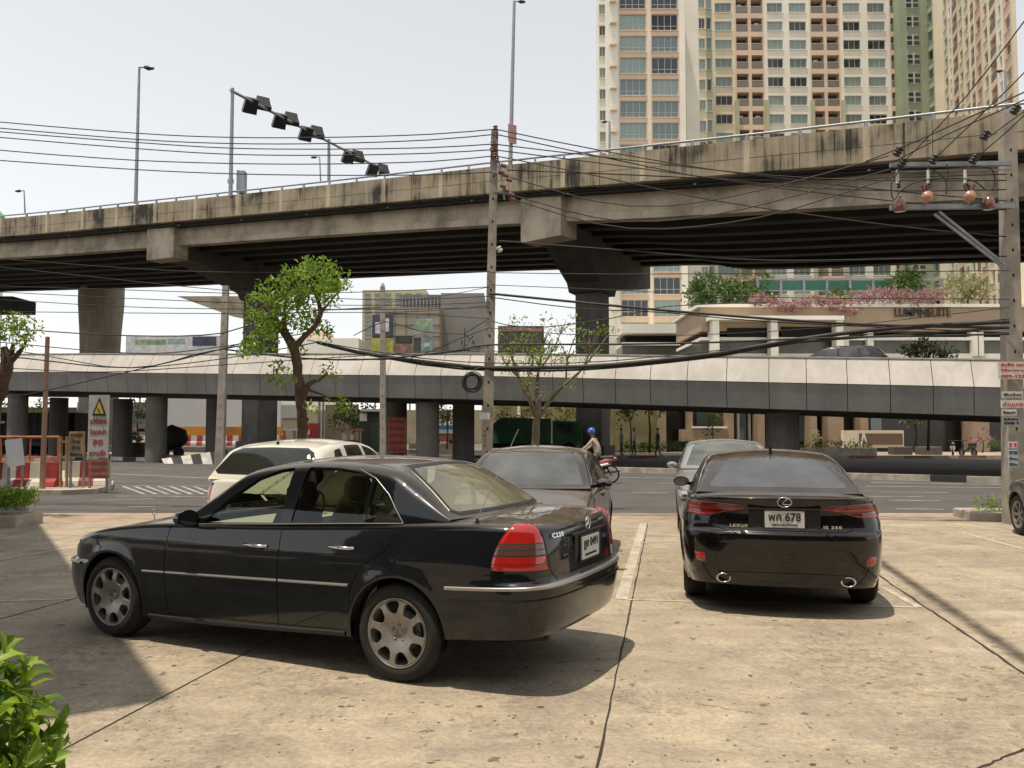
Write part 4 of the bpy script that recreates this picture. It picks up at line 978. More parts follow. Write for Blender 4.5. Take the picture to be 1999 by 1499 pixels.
# hairline cracks wander
def crack(px, n=9, s=.10, w=.005):
    p = gl(*px[0]); q = gl(*px[1]); prev = p
    for i in range(1, n+1):
        c = p.lerp(q, i/n)+Vector((random.uniform(-s, s), random.uniform(-s, s), 0)); ribbon(g, prev, c, w, .0025); prev = c
crack(((1355, 1372), (1500, 1397)), 24, .014, .0028)

struct(g, 'concrete_cracks', M['joint'])
g = MB()
ribbon(g, gl(1256, 1022), gl(1213, 1170), .12, .004)
ribbon(g, gl(1225, 1171), gl(1790, 1186), .05, .0045); ribbon(g, gl(1722, 1146), gl(1795, 1186), .07, .0042)
ribbon(g, gl(0, 1174), gl(142, 1169), .06, .004); ribbon(g, gl(0, 1093), gl(152, 1066), .08, .004); ribbon(g, gl(0, 1058), gl(120, 1052), .05, .004)
ribbon(g, gl(1880, 1040), gl(1999, 1072), .09, .004); ribbon(g, gl(1250, 1060), gl(1330, 1058), .05, .004)
struct(g, 'bay_markings', M['faintpaint'])
# tyre and drip stains along the right-hand joint
def stain_mat():
    m = bpy.data.materials.new('oil_stain'); m.use_nodes = True; n = m.node_tree.nodes; l = m.node_tree.links; b = n['Principled BSDF']
    b.inputs['Base Color'].default_value = (.06, .045, .035, 1); b.inputs['Roughness'].default_value = .9
    tc = n.new('ShaderNodeTexCoord'); no = n.new('ShaderNodeTexNoise'); no.inputs['Scale'].default_value = 6; no.inputs['Detail'].default_value = 6
    sep = n.new('ShaderNodeSeparateXYZ'); l.new(tc.outputs['UV'], sep.inputs[0])
    l.new(tc.outputs['Object'], no.inputs['Vector'])
    pp = n.new('ShaderNodeMath'); pp.operation = 'PINGPONG'; pp.inputs[1].default_value = .5; l.new(sep.outputs['Y'], pp.inputs[0])
    mr = n.new('ShaderNodeMapRange'); mr.inputs['From Max'].default_value = .45; l.new(pp.outputs[0], mr.inputs['Value'])
    mu = n.new('ShaderNodeMath'); mu.operation = 'MULTIPLY'; l.new(mr.outputs[0], mu.inputs[0]); l.new(no.outputs['Fac'], mu.inputs[1])
    m3 = n.new('ShaderNodeMath'); m3.operation = 'MULTIPLY'; m3.inputs[1].default_value = 1.15; l.new(mu.outputs[0], m3.inputs[0])
    l.new(m3.outputs[0], b.inputs['Alpha']); return m
def stain(a, b, w):
    a = Vector(a); b = Vector(b); d = b-a; nn = Vector((-d.y, d.x, 0)).normalized()*w/2; me = bpy.data.meshes.new('tyre_stain')
    z = Vector((0, 0, .0015)); me.from_pydata([a-nn+z, b-nn+z, b+nn+z, a+nn+z], [], [(0, 1, 2, 3)]); uv = me.uv_layers.new()
    for i, c in enumerate(((0, 0), (1, 0), (1, 1), (0, 1))): uv.data[i].uv = c
    me.materials.append(M['stain']); o = bpy.data.objects.new('tyre_stain', me); COL.objects.link(o); tag(o, kind='structure')
M['stain'] = stain_mat()
stain(gl(1700, 1085), gl(2020, 1300), .20)
# road markings
g = MB()
for a, b, w in (((1690, 946), (1960, 949), .16), ((1720, 957), (1850, 958), .12), ((1690, 965), (1800, 966), .12), ((1735, 973), (1835, 973), .12), ((1748, 989), (1842, 990), .12), ((1285, 940), (1352, 941), .13), ((1235, 958), (1305, 959), .12),
                ((225, 911), (330, 913), .14), ((215, 922), (412, 931), .16), ((250, 985), (335, 984), .10), ((180, 973), (300, 970), .10), ((1200, 929), (1320, 931), .16), ((1700, 939), (1960, 943), .2)):
    ribbon(g, gl(*a), gl(*b), w, -.044)
for k in range(7):
    x = 240+k*23; ribbon(g, gl(x, 946), gl(x+42, 961), .10, -.046)
ribbon(g, gl(215, 944), gl(420, 946), .12, -.042); ribbon(g, gl(222, 965), gl(415, 966), .12, -.042)
struct(g, 'road_markings', M['roadpaint'])
g = MB(); rs = random.Random(77)
for k in range(230):     # drips, seeds and dead leaves trodden into the slab
    c = gl(rs.uniform(60, 1990), rs.uniform(1190, 1495)); r1 = rs.uniform(.004, .011)*(2.2 if rs.random() < .1 else 1); r2 = r1*rs.uniform(.4, .9); a0 = rs.uniform(0, 3.1); g.add([(c.x+math.cos(t)*r1*math.cos(a0)-math.sin(t)*r2*math.sin(a0), c.y+math.cos(t)*r1*math.sin(a0)+math.sin(t)*r2*math.cos(a0), .0016) for t in np.linspace(0, 2*math.pi, 8)[:-1]], [tuple(range(7))])
struct(g, 'ground_specks', mat('dark_specks', (.09, .065, .045), .95))
# median kerb under the low ramp
K = [gl(2300, 950), gl(1960, 941), gl(1620, 931), gl(1300, 922), gl(1100, 917), gl(800, 911), gl(430, 903), gl(215, 897), gl(0, 891), gl(-300, 883)]
def resample(P, st):
    o = [P[0]]; 
    for a, b in zip(P, P[1:]):
        n = max(1, int((b-a).length/st)); o += [a.lerp(b, i/n) for i in range(1, n+1)]
    return o
kp = resample(K, 1.0)
g = MB()
for i, (a, b) in enumerate(zip(kp, kp[1:])):
    px = pix(((a+b)/2))[0]; mi = (1 if i % 2 else 2) if px < 620 else (1 if i % 13 == 5 else 0)
    d = (b-a).normalized(); g.bar(a+Vector((0, 0, .03)), b+Vector((0, 0, .03))-d*.01, .22, .26, mi) if False else g.prism([a+Vector((0, 0, -.1)), b+Vector((0, 0, -.1))-d*.008, b+Vector((0, 0, .15))-d*.008, a+Vector((0, 0, .15))], Vector((d.y, -d.x, 0))*-.22 if Vector((d.y, -d.x, 0)).y < 0 else Vector((d.y, -d.x, 0))*.22, mi)
struct(g, 'median_kerb', [M['kerbpale'], M['kerbblack'], M['kerbwhite']])
# striped nose of the median in front of the left pole
g = MB(); pts = [gl(320+i*19, 903+i*.2) for i in range(7)]
for i in range(6):
    a, b = pts[i], pts[i+1]; hh = .18+.07*i; g.prism([a+Vector((0, 0, -.05)), b+Vector((0, 0, -.05)), b+Vector((-.25, .3, hh+.07)), a+Vector((-.25, .3, hh))], (-.1, 1.4, 0), i % 2)
tag(g.build('median_nose', [M['kerbwhite'], M['kerbblack']]), 'sloping black and white striped concrete nose beside the left concrete pole', 'barrier')
# far kerb
g = MB()
for i in range(90):
    x = -70+i*1.6; g.span((x, 48.15, -.1), (x+1.59, 48.4, .12), 0 if i % 2 else 1)
struct(g, 'far_kerb', [M['kerbpale'], mat('kerb_red_worn', (.30, .15, .10), .85, var=.4, scale=3)])

# ================================================================ CONCRETE FOR THE VIADUCTS
def streaked(name, base, dark, sx=1.2, sz=.12, amt=.75, axis=(1, 1, 1)):
    m = bpy.data.materials.new(name); m.use_nodes = True; n = m.node_tree.nodes; l = m.node_tree.links; b = n['Principled BSDF']; b.inputs['Roughness'].default_value = .9
    tc = n.new('ShaderNodeTexCoord'); mp = n.new('ShaderNodeMapping'); mp.inputs['Scale'].default_value = (sx, sx, sz); l.new(tc.outputs['Object'], mp.inputs[0])
    q = n.new('ShaderNodeTexNoise'); q.inputs['Scale'].default_value = 1.6; q.inputs['Detail'].default_value = 7; q.inputs['Roughness'].default_value = .75; q.inputs['Distortion'].default_value = .4; l.new(mp.outputs[0], q.inputs['Vector'])
    q2 = n.new('ShaderNodeTexNoise'); q2.inputs['Scale'].default_value = .55; q2.inputs['Detail'].default_value = 4; l.new(tc.outputs['Object'], q2.inputs['Vector'])
    ad = n.new('ShaderNodeMath'); ad.operation = 'ADD'; l.new(q.outputs['Fac'], ad.inputs[0]); l.new(q2.outputs['Fac'], ad.inputs[1])
    r = n.new('ShaderNodeValToRGB'); r.color_ramp.elements[0].position = .41; r.color_ramp.elements[1].position = .585; hf = n.new('ShaderNodeMath'); hf.operation = 'MULTIPLY'; hf.inputs[1].default_value = .5; l.new(ad.outputs[0], hf.inputs[0])
    r.color_ramp.elements[0].color = (*base, 1); r.color_ramp.elements[1].color = (*[x*(1-amt)+y*amt for x, y in zip(base, dark)], 1); r.color_ramp.elements.new(.5).color = (*[x*.72+y*.28 for x, y in zip(base, dark)], 1)
    l.new(hf.outputs[0], r.inputs['Fac']); l.new(r.outputs[0], b.inputs['Base Color']); return m
M['parapet'] = streaked('weathered_parapet', (.32, .265, .18), (.026, .022, .015), 2.6, .10, 1.0)
M['girder'] = streaked('girder_concrete', (.46, .39, .29), (.12, .10, .075), .5, .3, .7)
M['pier'] = streaked('shaded_pier_concrete', (.15, .138, .12), (.05, .045, .04), 1.2, .15, .6)  # darkened in the colour for the flyover's shadow
M['soffit'] = mat('shaded_soffit_concrete', (.028, .025, .022), .9, var=.3, scale=.5)  # shade beneath the decks is put into this near-black colour
M['piercap'] = streaked('shaded_cap_concrete', (.075, .068, .058), (.03, .027, .024), 1.2, .15, .6)  # cap colour carries the shade under the deck
M['darkline'] = mat('dark_joint_line', (.02, .018, .015), .9)  # dark colour of the joint lines

# ---- the high flyover: near edge given by distance along the view
FP = [(3950, 18.0), (2610, 24.0), (1970, 28.75), (1560, 33.4), (1170, 38.4), (960, 42.9), (590, 51.2), (265, 58.0), (0, 64.2), (-420, 76), (-900, 92)]
FT = [-80, 148, 216, 262, 303, 325, 366, 400, 427, 460, 480]
pc = [at(a, t, y) for (a, y), t in zip(FP, FT)]
def spline(P, st):
    P = [Vector(p) for p in P]; o = []
    for i in range(len(P)-1):
        p0 = P[max(i-1, 0)]; p1 = P[i]; p2 = P[i+1]; p3 = P[min(i+2, len(P)-1)]; n = max(2, int((p2-p1).length/st))
        for k in range(n):
            t = k/n; o.append(.5*((2*p1)+(-p0+p2)*t+(2*p0-5*p1+4*p2-p3)*t*t+(-p0+3*p1-3*p2+p3)*t**3))
    o.append(P[-1]); return o
path = spline(pc, 1.9)
def frames(path):
    o = []
    for i, p in enumerate(path):
        d = path[min(i+1, len(path)-1)]-path[max(i-1, 0)]; d.z = 0; d.normalize(); nn = Vector((-d.y, d.x, 0))
        if nn.y < 0: nn = -nn
        o.append((p, d, nn))
    return o
FR = frames(path)
def sweep(mb, FR, prof, mi=0, closed=True, smooth=False):
    """prof: [(out, up)] out = metres away from the near edge, up = metres above the edge line"""
    m = len(prof); b = [p+nn*o+Vector((0, 0, u)) for p, d, nn in FR for o, u in prof]; fs = []
    for i in range(len(FR)-1):
        for k in range(m if closed else m-1): fs.append((i*m+k, (i+1)*m+k, (i+1)*m+(k+1) % m, i*m+(k+1) % m))
    if closed: fs += [tuple(range(m)), tuple(range((len(FR)-1)*m, len(FR)*m))[::-1]]
    mb.add(b, fs, mi, smooth); return mb
WF = 17.0
fly = empty('elevated_road', (0, 0, 0), 0, 'high weathered concrete flyover with steel handrail crossing above the low ramp', 'flyover')
sweep(MB(), FR, [(0, 0), (0, -1.42), (.10, -1.46), (.55, -1.42), (.45, -1.0), (.28, 0)]).build('parapet', M['parapet'], fly, fixn=True)
sweep(MB(), FR, [(WF, 0), (WF, -1.46), (WF-.5, -1.42), (WF-.28, 0)]).build('parapet', M['parapet'], fly, fixn=True)
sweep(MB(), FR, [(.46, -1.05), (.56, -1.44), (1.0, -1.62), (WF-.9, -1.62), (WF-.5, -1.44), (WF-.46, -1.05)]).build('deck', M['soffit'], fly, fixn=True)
for k in range(8):
    o = 1.0+k*(WF-2.7)/7
    sweep(MB(), FR, [(o+.14, -1.60), (o+.14, -2.45), (o, -2.5), (o, -2.88), (o+.70, -2.88), (o+.70, -2.5), (o+.56, -2.45), (o+.56, -1.60)]).build('girder', M['girder'] if k == 0 else M['soffit'], fly, fixn=True)  # inner girders take the shade-dark soffit colour, front one stays pale
mb = MB()
for p, d, nn in FR: mb.quad(p-d*.012-nn*.003, p+d*.012-nn*.003, p+d*.012-nn*.003+Vector((0, 0, -1.42)), p-d*.012-nn*.003+Vector((0, 0, -1.42)))
sweep(mb, FR, [(-.003, -.78), (-.003, -.80)], closed=False)
mb.build('parapet_joints', M['darkline'], fly)
mb = MB()
for i in range(1, len(FR)-1, 2):
    p, d, nn = FR[i]; mb.quad(p-d*.16-nn*.006, p+d*.10-nn*.006, p+d*.10-nn*.006+Vector((0, 0, -1.40)), p-d*.16-nn*.006+Vector((0, 0, -1.40)))
mb.build('patched_joint', streaked('pale_patch', (.46, .38, .26), (.20, .16, .11), 3, .3, .8), fly)
mb = MB()
for p, d, nn in FR[::1]: mb.bar(p+nn*.14, p+nn*.14+Vector((0, 0, .24)), .10, .16)
o = mb.build('rail_posts', M['steel'], fly)
mb = MB(); mb.tube([p+nn*.14+Vector((0, 0, .26)) for p, d, nn in FR], .055, 8); mb.build('handrail', M['steel'], fly)
mb = MB(); mb.tube([p+nn*.5+Vector((0, 0, -1.62)) for p, d, nn in FR], .07, 6); mb.tube([p+nn*.3+Vector((0, 0, -1.56)) for p, d, nn in FR], .03, 6)
for p, d, nn in FR: mb.bar(p+nn*.5+Vector((0, 0, -1.7)), p+nn*.5+Vector((0, 0, -1.45)), .05)
mb.build('service_pipe', M['black'], fly)
mb = MB()     # diaphragm bays between girders near the piers and brackets with small white fittings
for i in range(2, len(FR), 3):
    p, d, nn = FR[i]; mb.box(p+nn*.45+Vector((0, 0, -1.58)), (.12, .12, .14), rz=math.atan2(d.y, d.x))
mb.build('pipe_bracket', M['steel'], fly)
def fly_at(px):
    best = min(range(len(FR)), key=lambda i: abs(pix(FR[i][0])[0]-px)); return FR[best]
def pier(px, adir, colpx, colY, colw, basez=0.0):
    p, d, nn = fly_at(px); a = Vector((adir[0], adir[1], 0)).normalized(); zt = p.z-1.62; c = at(colpx, 800, colY)
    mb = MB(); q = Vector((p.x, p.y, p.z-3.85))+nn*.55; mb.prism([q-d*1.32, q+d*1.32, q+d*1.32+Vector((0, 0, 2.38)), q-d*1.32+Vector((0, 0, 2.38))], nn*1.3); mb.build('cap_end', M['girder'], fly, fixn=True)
    q0 = Vector((p.x, p.y, 0))+nn*1.6; L = 16.5; side = Vector((a.y, -a.x, 0))*1.02
    tcol = (Vector((c.x, c.y, 0))-q0).dot(a); zb0 = p.z-3.75; zc0 = zb0-1.35
    prof = [(0, zt), (L, zt), (L, zb0), (tcol+1.6, zc0), (tcol+1.25, zc0-.5), (tcol-1.25, zc0-.5), (tcol-1.6, zc0), (1.6, zb0), (0, zb0)]
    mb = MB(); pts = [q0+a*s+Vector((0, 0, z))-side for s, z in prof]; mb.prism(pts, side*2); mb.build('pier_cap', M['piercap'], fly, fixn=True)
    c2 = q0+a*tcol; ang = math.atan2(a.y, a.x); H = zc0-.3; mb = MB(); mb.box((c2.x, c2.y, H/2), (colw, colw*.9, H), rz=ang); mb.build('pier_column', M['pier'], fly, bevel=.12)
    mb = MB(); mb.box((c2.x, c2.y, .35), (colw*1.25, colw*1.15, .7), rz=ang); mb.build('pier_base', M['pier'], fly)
pier(1068, (.40, .92), 1182, 48.0, 1.75); pier(305, (.50, .86), 505, 66, 2.1)
p, d, nn = fly_at(2250); pier(2300, (.4, .9), 2400, 33, 2.2)

# ---- the second high road far behind on the left
M['farpier'] = streaked('far_pier_concrete', (.30, .265, .21), (.12, .10, .08), 1.2, .15, .6)
far = empty('elevated_road', (0, 0, 0), 0, 'second concrete viaduct far behind on the left on a round flared pier', 'flyover')
mb = MB(); c = at(195, 700, 84); zt = at(195, 592, 84).z
mb.lathe([(1.85, 0), (1.85, zt*.6), (1.95, zt*.8), (2.15, zt), (2.15, zt+3)], 28); mb.build('pier_column', M['farpier'], far, loc=(c.x, c.y, 0))
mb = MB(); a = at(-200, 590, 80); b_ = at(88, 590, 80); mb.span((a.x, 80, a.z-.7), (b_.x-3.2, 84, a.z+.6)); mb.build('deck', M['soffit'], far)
mb = MB(); q = [at(345, 578, 86), at(470, 578, 86), at(474, 622, 86), at(455, 618, 86)]; mb.prism(q, (1, 2.5, 0)); mb.build('pier_cap', M['girder'], far, fixn=True)

# ---- the low ramp with its white and grey cladding
def ramp_pt(px):       # near edge of the ramp
    k = (px-50)/1850; inv = .02273+(.03484-.02273)*k; return 1/inv
M['cladwhite'] = streaked('white_cladding_panel', (.49, .46, .415), (.27, .24, .20), 1.4, .25, .45)
M['cladgrey'] = streaked('grey_cladding_panel', (.21, .20, .18), (.11, .10, .09), 1.2, .25, .5)
RP = []
for px in (2600, 2250, 1900, 1500, 1200, 960, 700, 400, 50, -300, -700):
    Y = ramp_pt(px); k = (px-50)/1850; zt = 5.68+(4.12-5.68)*k if px < 1900 else 4.12+(px-1900)*-.0007
    zt = at(px, np.interp(px, [50, 960, 1900], [690, 689, 700]), Y).z if 0 <= px <= 1950 else zt
    RP.append(at(px, 700, Y)); RP[-1].z = zt
rp = spline(RP, 1.25); RF = frames(rp)
ramp = empty('access_ramp', (0, 0, 0), 0, 'low road ramp clad in white upper panels and grey lower panels on round columns', 'ramp')
# white panels lean back towards the road; one object per bay would be pattern, so the joints are open gaps in one skin
mw, mg, mj = MB(), MB(), MB()
for (p, d, nn), (q, d2, n2) in zip(RF, RF[1:]):
    e = (q-p).normalized()*.012; Zd = lambda z: Vector((0, 0, z))
    A = [p+e+nn*.55+Zd(0), q-e+n2*.55+Zd(0), q-e+Zd(-.98), p+e+Zd(-.98)]; mw.prism(A, nn*.04)
    A = [p+e+Zd(-1.0)+nn*.02, q-e+Zd(-1.0)+n2*.02, q-e+Zd(-1.98)+n2*.16, p+e+Zd(-1.98)+nn*.16]; mg.prism(A, nn*.04)
mw.build('white_panels', M['cladwhite'], ramp, fixn=True); mg.build('grey_panels', M['cladgrey'], ramp, fixn=True)
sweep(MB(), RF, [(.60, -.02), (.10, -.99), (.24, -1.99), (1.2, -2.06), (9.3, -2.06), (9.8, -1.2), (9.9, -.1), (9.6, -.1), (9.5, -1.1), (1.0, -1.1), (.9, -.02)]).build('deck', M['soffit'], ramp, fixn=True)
mb = MB(); sweep(mb, RF, [(.50, .0), (.50, .05), (.86, .05), (.86, .0)]); mb.build('coping', M['kerbpale'], ramp, fixn=True)
for px, r, off in ((-60, .5, 1.6), (35, .5, 1.6), (115, .5, 6), (240, .52, 6), (306, .52, 1.7), (422, .5, 3.5), (772, .55, 3.0), (835, .52, 1.7), (905, .52, 4.0), (1527, .64, 1.8), (2060, .6, 1.8)):
    Y = ramp_pt(px); i = min(range(len(RF)), key=lambda i: abs(pix(RF[i][0])[0]-px)); p, d, nn = RF[i]; Y2 = p.y+off
    c = at(px, 800, Y2); mb = MB(); mb.cyl((c.x, c.y, -.1), r, p.z-2.0, 28); mb.build('column', M['pier'], ramp)
# ================================================================ BUILDINGS
M['cream'] = mat('cream_render', (.74, .66, .50), .85, var=.10, scale=.2)  # tower wall colours made pale to carry the haze
M['cream2'] = mat('pale_render', (.80, .76, .66), .85, var=.10, scale=.2)
M['peach'] = mat('peach_render', (.68, .52, .39), .85, var=.10, scale=.2)
M['greenwall'] = mat('sage_green_render', (.29, .335, .235), .85, var=.12, scale=.2)  # green desaturated, haze put into the colour
M['greenpale'] = mat('pale_green_render', (.42, .44, .30), .85, var=.12, scale=.2)
M['frame'] = mat('white_window_frame', (.50, .50, .46), .5)
M['wg'] = [mat('curtained_glass', (.24, .32, .30), .12, spec=.8), mat('teal_glass', (.14, .20, .20), .08, spec=.8), mat('dark_glass', (.025, .035, .04), .06, spec=.8), mat('open_dark_window', (.015, .018, .02), .3)]
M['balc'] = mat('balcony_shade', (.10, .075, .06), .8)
M['rail'] = mat('balcony_rail', (.20, .18, .15), .5, .3)
win_cache = {}
def window_mesh(w, h, ndiv, gi, low=False):
    k = (round(w, 2), round(h, 2), ndiv, gi, low)
    if k in win_cache: return win_cache[k]
    b = MB(); b.quad((-w/2, 0, 0), (w/2, 0, 0), (w/2, 0, h), (-w/2, 0, h), 0); t = .07
    for z in (t/2, h-t/2): b.box((0, -.03, z), (w, .06, t), 1)
    for i in range(ndiv+1): b.box((-w/2+t/2+(w-t)*i/ndiv, -.032, h/2), (t, .055, h-2*t-.004), 1)
    if low: b.box((0, -.034, h*.30), (w-2*t, .05, t), 1)
    o = b.build('window', [M['wg'][gi], M['frame']]); me = o.data; bpy.data.objects.remove(o); win_cache[k] = me; return me
def facade(root, p0, p1, z0, z1, cols, fh, zwin, deep=.25, back=12, rnd=None, sill=True):
    """wall from p0 to p1 (x,y) seen from the front; cols: list of (x_start, x_end, kind, material index); zwin: z of the first window bottom"""
    rnd = rnd or random.Random(3); a = Vector((p0[0], p0[1], 0)); e = Vector((p1[0]-p0[0], p1[1]-p0[1], 0)); L = e.length; e.normalize(); nn = Vector((e.y, -e.x, 0)); ang = math.atan2(e.y, e.x)
    wall = MB(); P = lambda x, z, d=0: a+e*x+Vector((0, 0, z))-nn*d
    nfl = int((z1-zwin)/fh)+1
    for (xa, xb, kind, mi) in cols:
        z = z0
        if kind[0] == 'plain': wall.quad(P(xa, z0), P(xb, z0), P(xb, z1), P(xa, z1), mi); continue
        _, wx, wh, ndiv, low, off, mslab = (list(kind)+[0]*7)[:7]
        xm0, xm1 = xa+wx, xb-wx
        wall.quad(P(xa, z0), P(xm0, z0), P(xm0, z1), P(xa, z1), mi); wall.quad(P(xm1, z0), P(xb, z0), P(xb, z1), P(xm1, z1), mi)
        zprev = z0; f0 = int(math.ceil((z0+.3-zwin-off)/fh))
        for f in range(f0, nfl+1):
            zb = zwin+off+f*fh; zt = zb+wh
            if zt > z1: break
            wall.quad(P(xm0, zprev), P(xm1, zprev), P(xm1, zb), P(xm0, zb), mslab or mi); zprev = zt
            dd = 1.3 if kind[0] == 'bal' else deep
            for q in ((P(xm0, zb), P(xm1, zb), P(xm1, zb, dd), P(xm0, zb, dd)), (P(xm0, zt), P(xm0, zt, dd), P(xm1, zt, dd), P(xm1, zt)), (P(xm0, zb), P(xm0, zb, dd), P(xm0, zt, dd), P(xm0, zt)), (P(xm1, zb), P(xm1, zt), P(xm1, zt, dd), P(xm1, zb, dd))): wall.quad(*q, mslab or mi)
            if kind[0] == 'bal':
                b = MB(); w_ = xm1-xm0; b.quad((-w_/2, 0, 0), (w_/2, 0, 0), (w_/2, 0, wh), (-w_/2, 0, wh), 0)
                b.box((0, -1.28, .52), (w_-.02, .05, .9), 1); b.box((0, -1.28, 1.03), (w_, .08, .08), 2)
                if rnd.random() < .25: b.box((rnd.uniform(-.2, .2)*w_, -.9, 1.1), (.7, .1, .8), 3)
                key = ('bal', round(w_, 1), round(wh, 1), len(b.v))
                if key not in win_cache:
                    o = b.build('balcony', [M['balc'], M['rail'], M['frame'], M['cladwhite']]); win_cache[key] = o.data; bpy.data.objects.remove(o)
                o = bpy.data.objects.new('balcony', win_cache[key])
            else:
                gi = rnd.choices([0, 1, 2, 3], [5, 4, 2, .6])[0]; o = bpy.data.objects.new('window', window_mesh(xm1-xm0, wh, ndiv or 3, gi, bool(low)))
                if sill: wall.box(P((xm0+xm1)/2, zb-.06, -.05), (xm1-xm0+.15, .14, .1), mslab or mi, rz=ang)
            COL.objects.link(o); o.parent = root; o.location = P((xm0+xm1)/2, zb, dd); o.rotation_euler = (0, 0, ang)
        wall.quad(P(xm0, zprev), P(xm1, zprev), P(xm1, z1), P(xm0, z1), mslab or mi)
    if back:
        A, B_, C_, D_ = P(0, 0), P(L, 0), P(L, 0, back), P(0, 0, back); up0 = Vector((0, 0, z0)); up1 = Vector((0, 0, z1)); mi = cols[0][3]
        for q, r_ in ((B_, C_), (C_, D_), (D_, A)): wall.quad(q+up0, r_+up0, r_+up1, q+up1, mi)
        wall.quad(A+up1, B_+up1, C_+up1, D_+up1, mi)
    wall.build('wall', [M['cream2'], M['peach'], M['greenwall'], M['greenpale'], M['cream'], M['void']], root); return P
def X(px, Y): return (px-999.5)/FOC*Y
# tower with paired wide windows
tA = empty('apartment_tower', (0, 0, 0), 0, 'cream and peach apartment tower with two columns of wide windows left of the taller blocks', 'building')
Y = 106; x0 = X(1190, Y); f = lambda px: X(px, Y)-x0
facade(tA, (x0, Y), (X(1346, Y), Y), -.1, 64, [(0, f(1212), ('plain',), 0), (f(1212), f(1270), ('w', .18, 2.2, 4, 1, 0, 1), 1), (f(1270), f(1276), ('plain',), 4), (f(1276), f(1334), ('w', .18, 2.2, 4, 1, 0, 1), 1), (f(1334), f(1346), ('plain',), 0)], 2.92, 16.2, back=14, rnd=random.Random(5))
x1 = X(1172, 108.5); facade(tA, (x1, 108.5), (x0-.01, 108.5), -.1, 64, [(0, X(1189, 108.5)-x1-.0, ('w', .15, 1.4, 2, 0, .5, 0), 0)], 2.92, 16.2, back=2, rnd=random.Random(6))
for k in range(18):
    mb = MB(); mb.box((x0+.75, Y-.25, 17.3+k*2.92), (.5, .5, .5), 0); mb.box((x0+.75, Y-.3, 17.02+k*2.92), (.9, .6, .08), 0); mb.build('air_conditioner', M['cream'], tA)
# recessed side bay
Y = 112; x0 = X(1347, Y); f = lambda px: X(px, Y)-x0
facade(tA, (x0, Y), (X(1400, Y), Y), -.1, 70, [(0, f(1372), ('plain',), 0), (f(1372), f(1387), ('w', .1, 1.5, 2, 0, .3, 0), 4), (f(1387), f(1400), ('w', .12, 1.7, 1, 0, .2, 0), 3)], 2.92, 16.2, back=14, rnd=random.Random(8))
# the long cream block
tB = empty('apartment_tower', (0, 0, 0), 0, 'long cream apartment block with small windows and peach balcony columns behind the flyover', 'building')
Y = 123; x0 = X(1400, Y); f = lambda px: X(px, Y)-x0
cols = [(0, f(1445), ('w', .45, 1.5, 3, 0, 0, 0), 4), (f(1445), f(1475), ('bal', .25, 2.1, 0, 0, -.1, 1), 1), (f(1475), f(1504), ('bal', .25, 2.1, 0, 0, -.1, 1), 1), (f(1504), f(1548), ('w', .5, 1.5, 3, 0, 0, 0), 0), (f(1548), f(1595), ('w', .5, 1.5, 3, 0, 0, 0), 0),
        (f(1595), f(1626), ('bal', .25, 2.1, 0, 0, -.1, 1), 1), (f(1626), f(1656), ('bal', .25, 2.1, 0, 0, -.1, 1), 1), (f(1656), f(1703), ('w', .5, 1.5, 3, 0, 0, 0), 0), (f(1703), f(1755), ('w', .65, 1.5, 3, 0, 0, 0), 0), (f(1755), f(1776), ('bal', .2, 2.1, 0, 0, -.1, 1), 1)]
facade(tB, (x0, Y), (X(1776, Y), Y), -.1, 74, cols, 2.9, 19.0, back=14, rnd=random.Random(11))
mb = MB()
for px in (1447, 1506, 1597, 1658): mb.box((X(px, Y), Y-.3, 36), (.5, .6, 31.0)) 
mb.build('pilaster', M['greenpale'], tB)
# green stair tower
tG = empty('stair_tower', (0, 0, 0), 0, 'sage green tower slice with white decorative openings between the cream blocks', 'building')
Y = 121; x0 = X(1776, Y); f = lambda px: X(px, Y)-x0
facade(tG, (x0, Y), (X(1832, Y), Y), -.1, 74, [(0, f(1832), ('plain',), 2)], 2.9, 19, back=12)
for k in range(19):
    mb = MB(); z = 19.4+k*2.9; cx = X(1801, Y)
    for sx in (-1, 1):
        for sz in (-1, 1): mb.box((cx+sx*.52, Y-.10, z+sz*.42), (.72, .2, .52), 1)
    mb.box((cx, Y-.06, z), (2.1, .12, .12), 0); mb.box((cx, Y-.062, z), (.12, .12, 1.9), 0); mb.box((cx, Y-.05, z), (1.9, .09, 1.6), 0)
    mb.build('window', [M['frame'], M['wg'][2]], tG)
facade(tG, (X(1832, 121)+.01, 121.5), (X(1862, 117), 117), -.1, 74, [(0, 2.0, ('w', .3, 1.6, 1, 0, 0, 0), 3), (2.0, 4.5, ('plain',), 4)], 2.9, 19, back=10, rnd=random.Random(9))
# right wing coming forwards
tR = empty('apartment_wing', (0, 0, 0), 0, 'cream apartment wing receding at the right edge with windows seen aslant', 'building')
pA = (X(1862, 117), 117.); pB = (X(2010, 84), 84.); LL = math.hypot(pB[0]-pA[0], pB[1]-pA[1])
cc = []; x = 0; k = 0
while x < LL-.1:
    w_ = min([3.2, 2.4, 3.4, 3.0][k % 4], LL-x); kind = ('w', .7, 1.6, 2, 0, .2*(k % 3), 0) if k % 3 != 2 else ('bal', .4, 2.1, 0, 0, 0, 1)
    if w_ < 2: kind = ('plain',)
    cc.append((x, x+w_, kind, (4, 0, 1, 4)[k % 4])); x += w_; k += 1
facade(tR, pA, pB, -.1, 76, cc, 2.9, 18.4, back=0, rnd=random.Random(12))
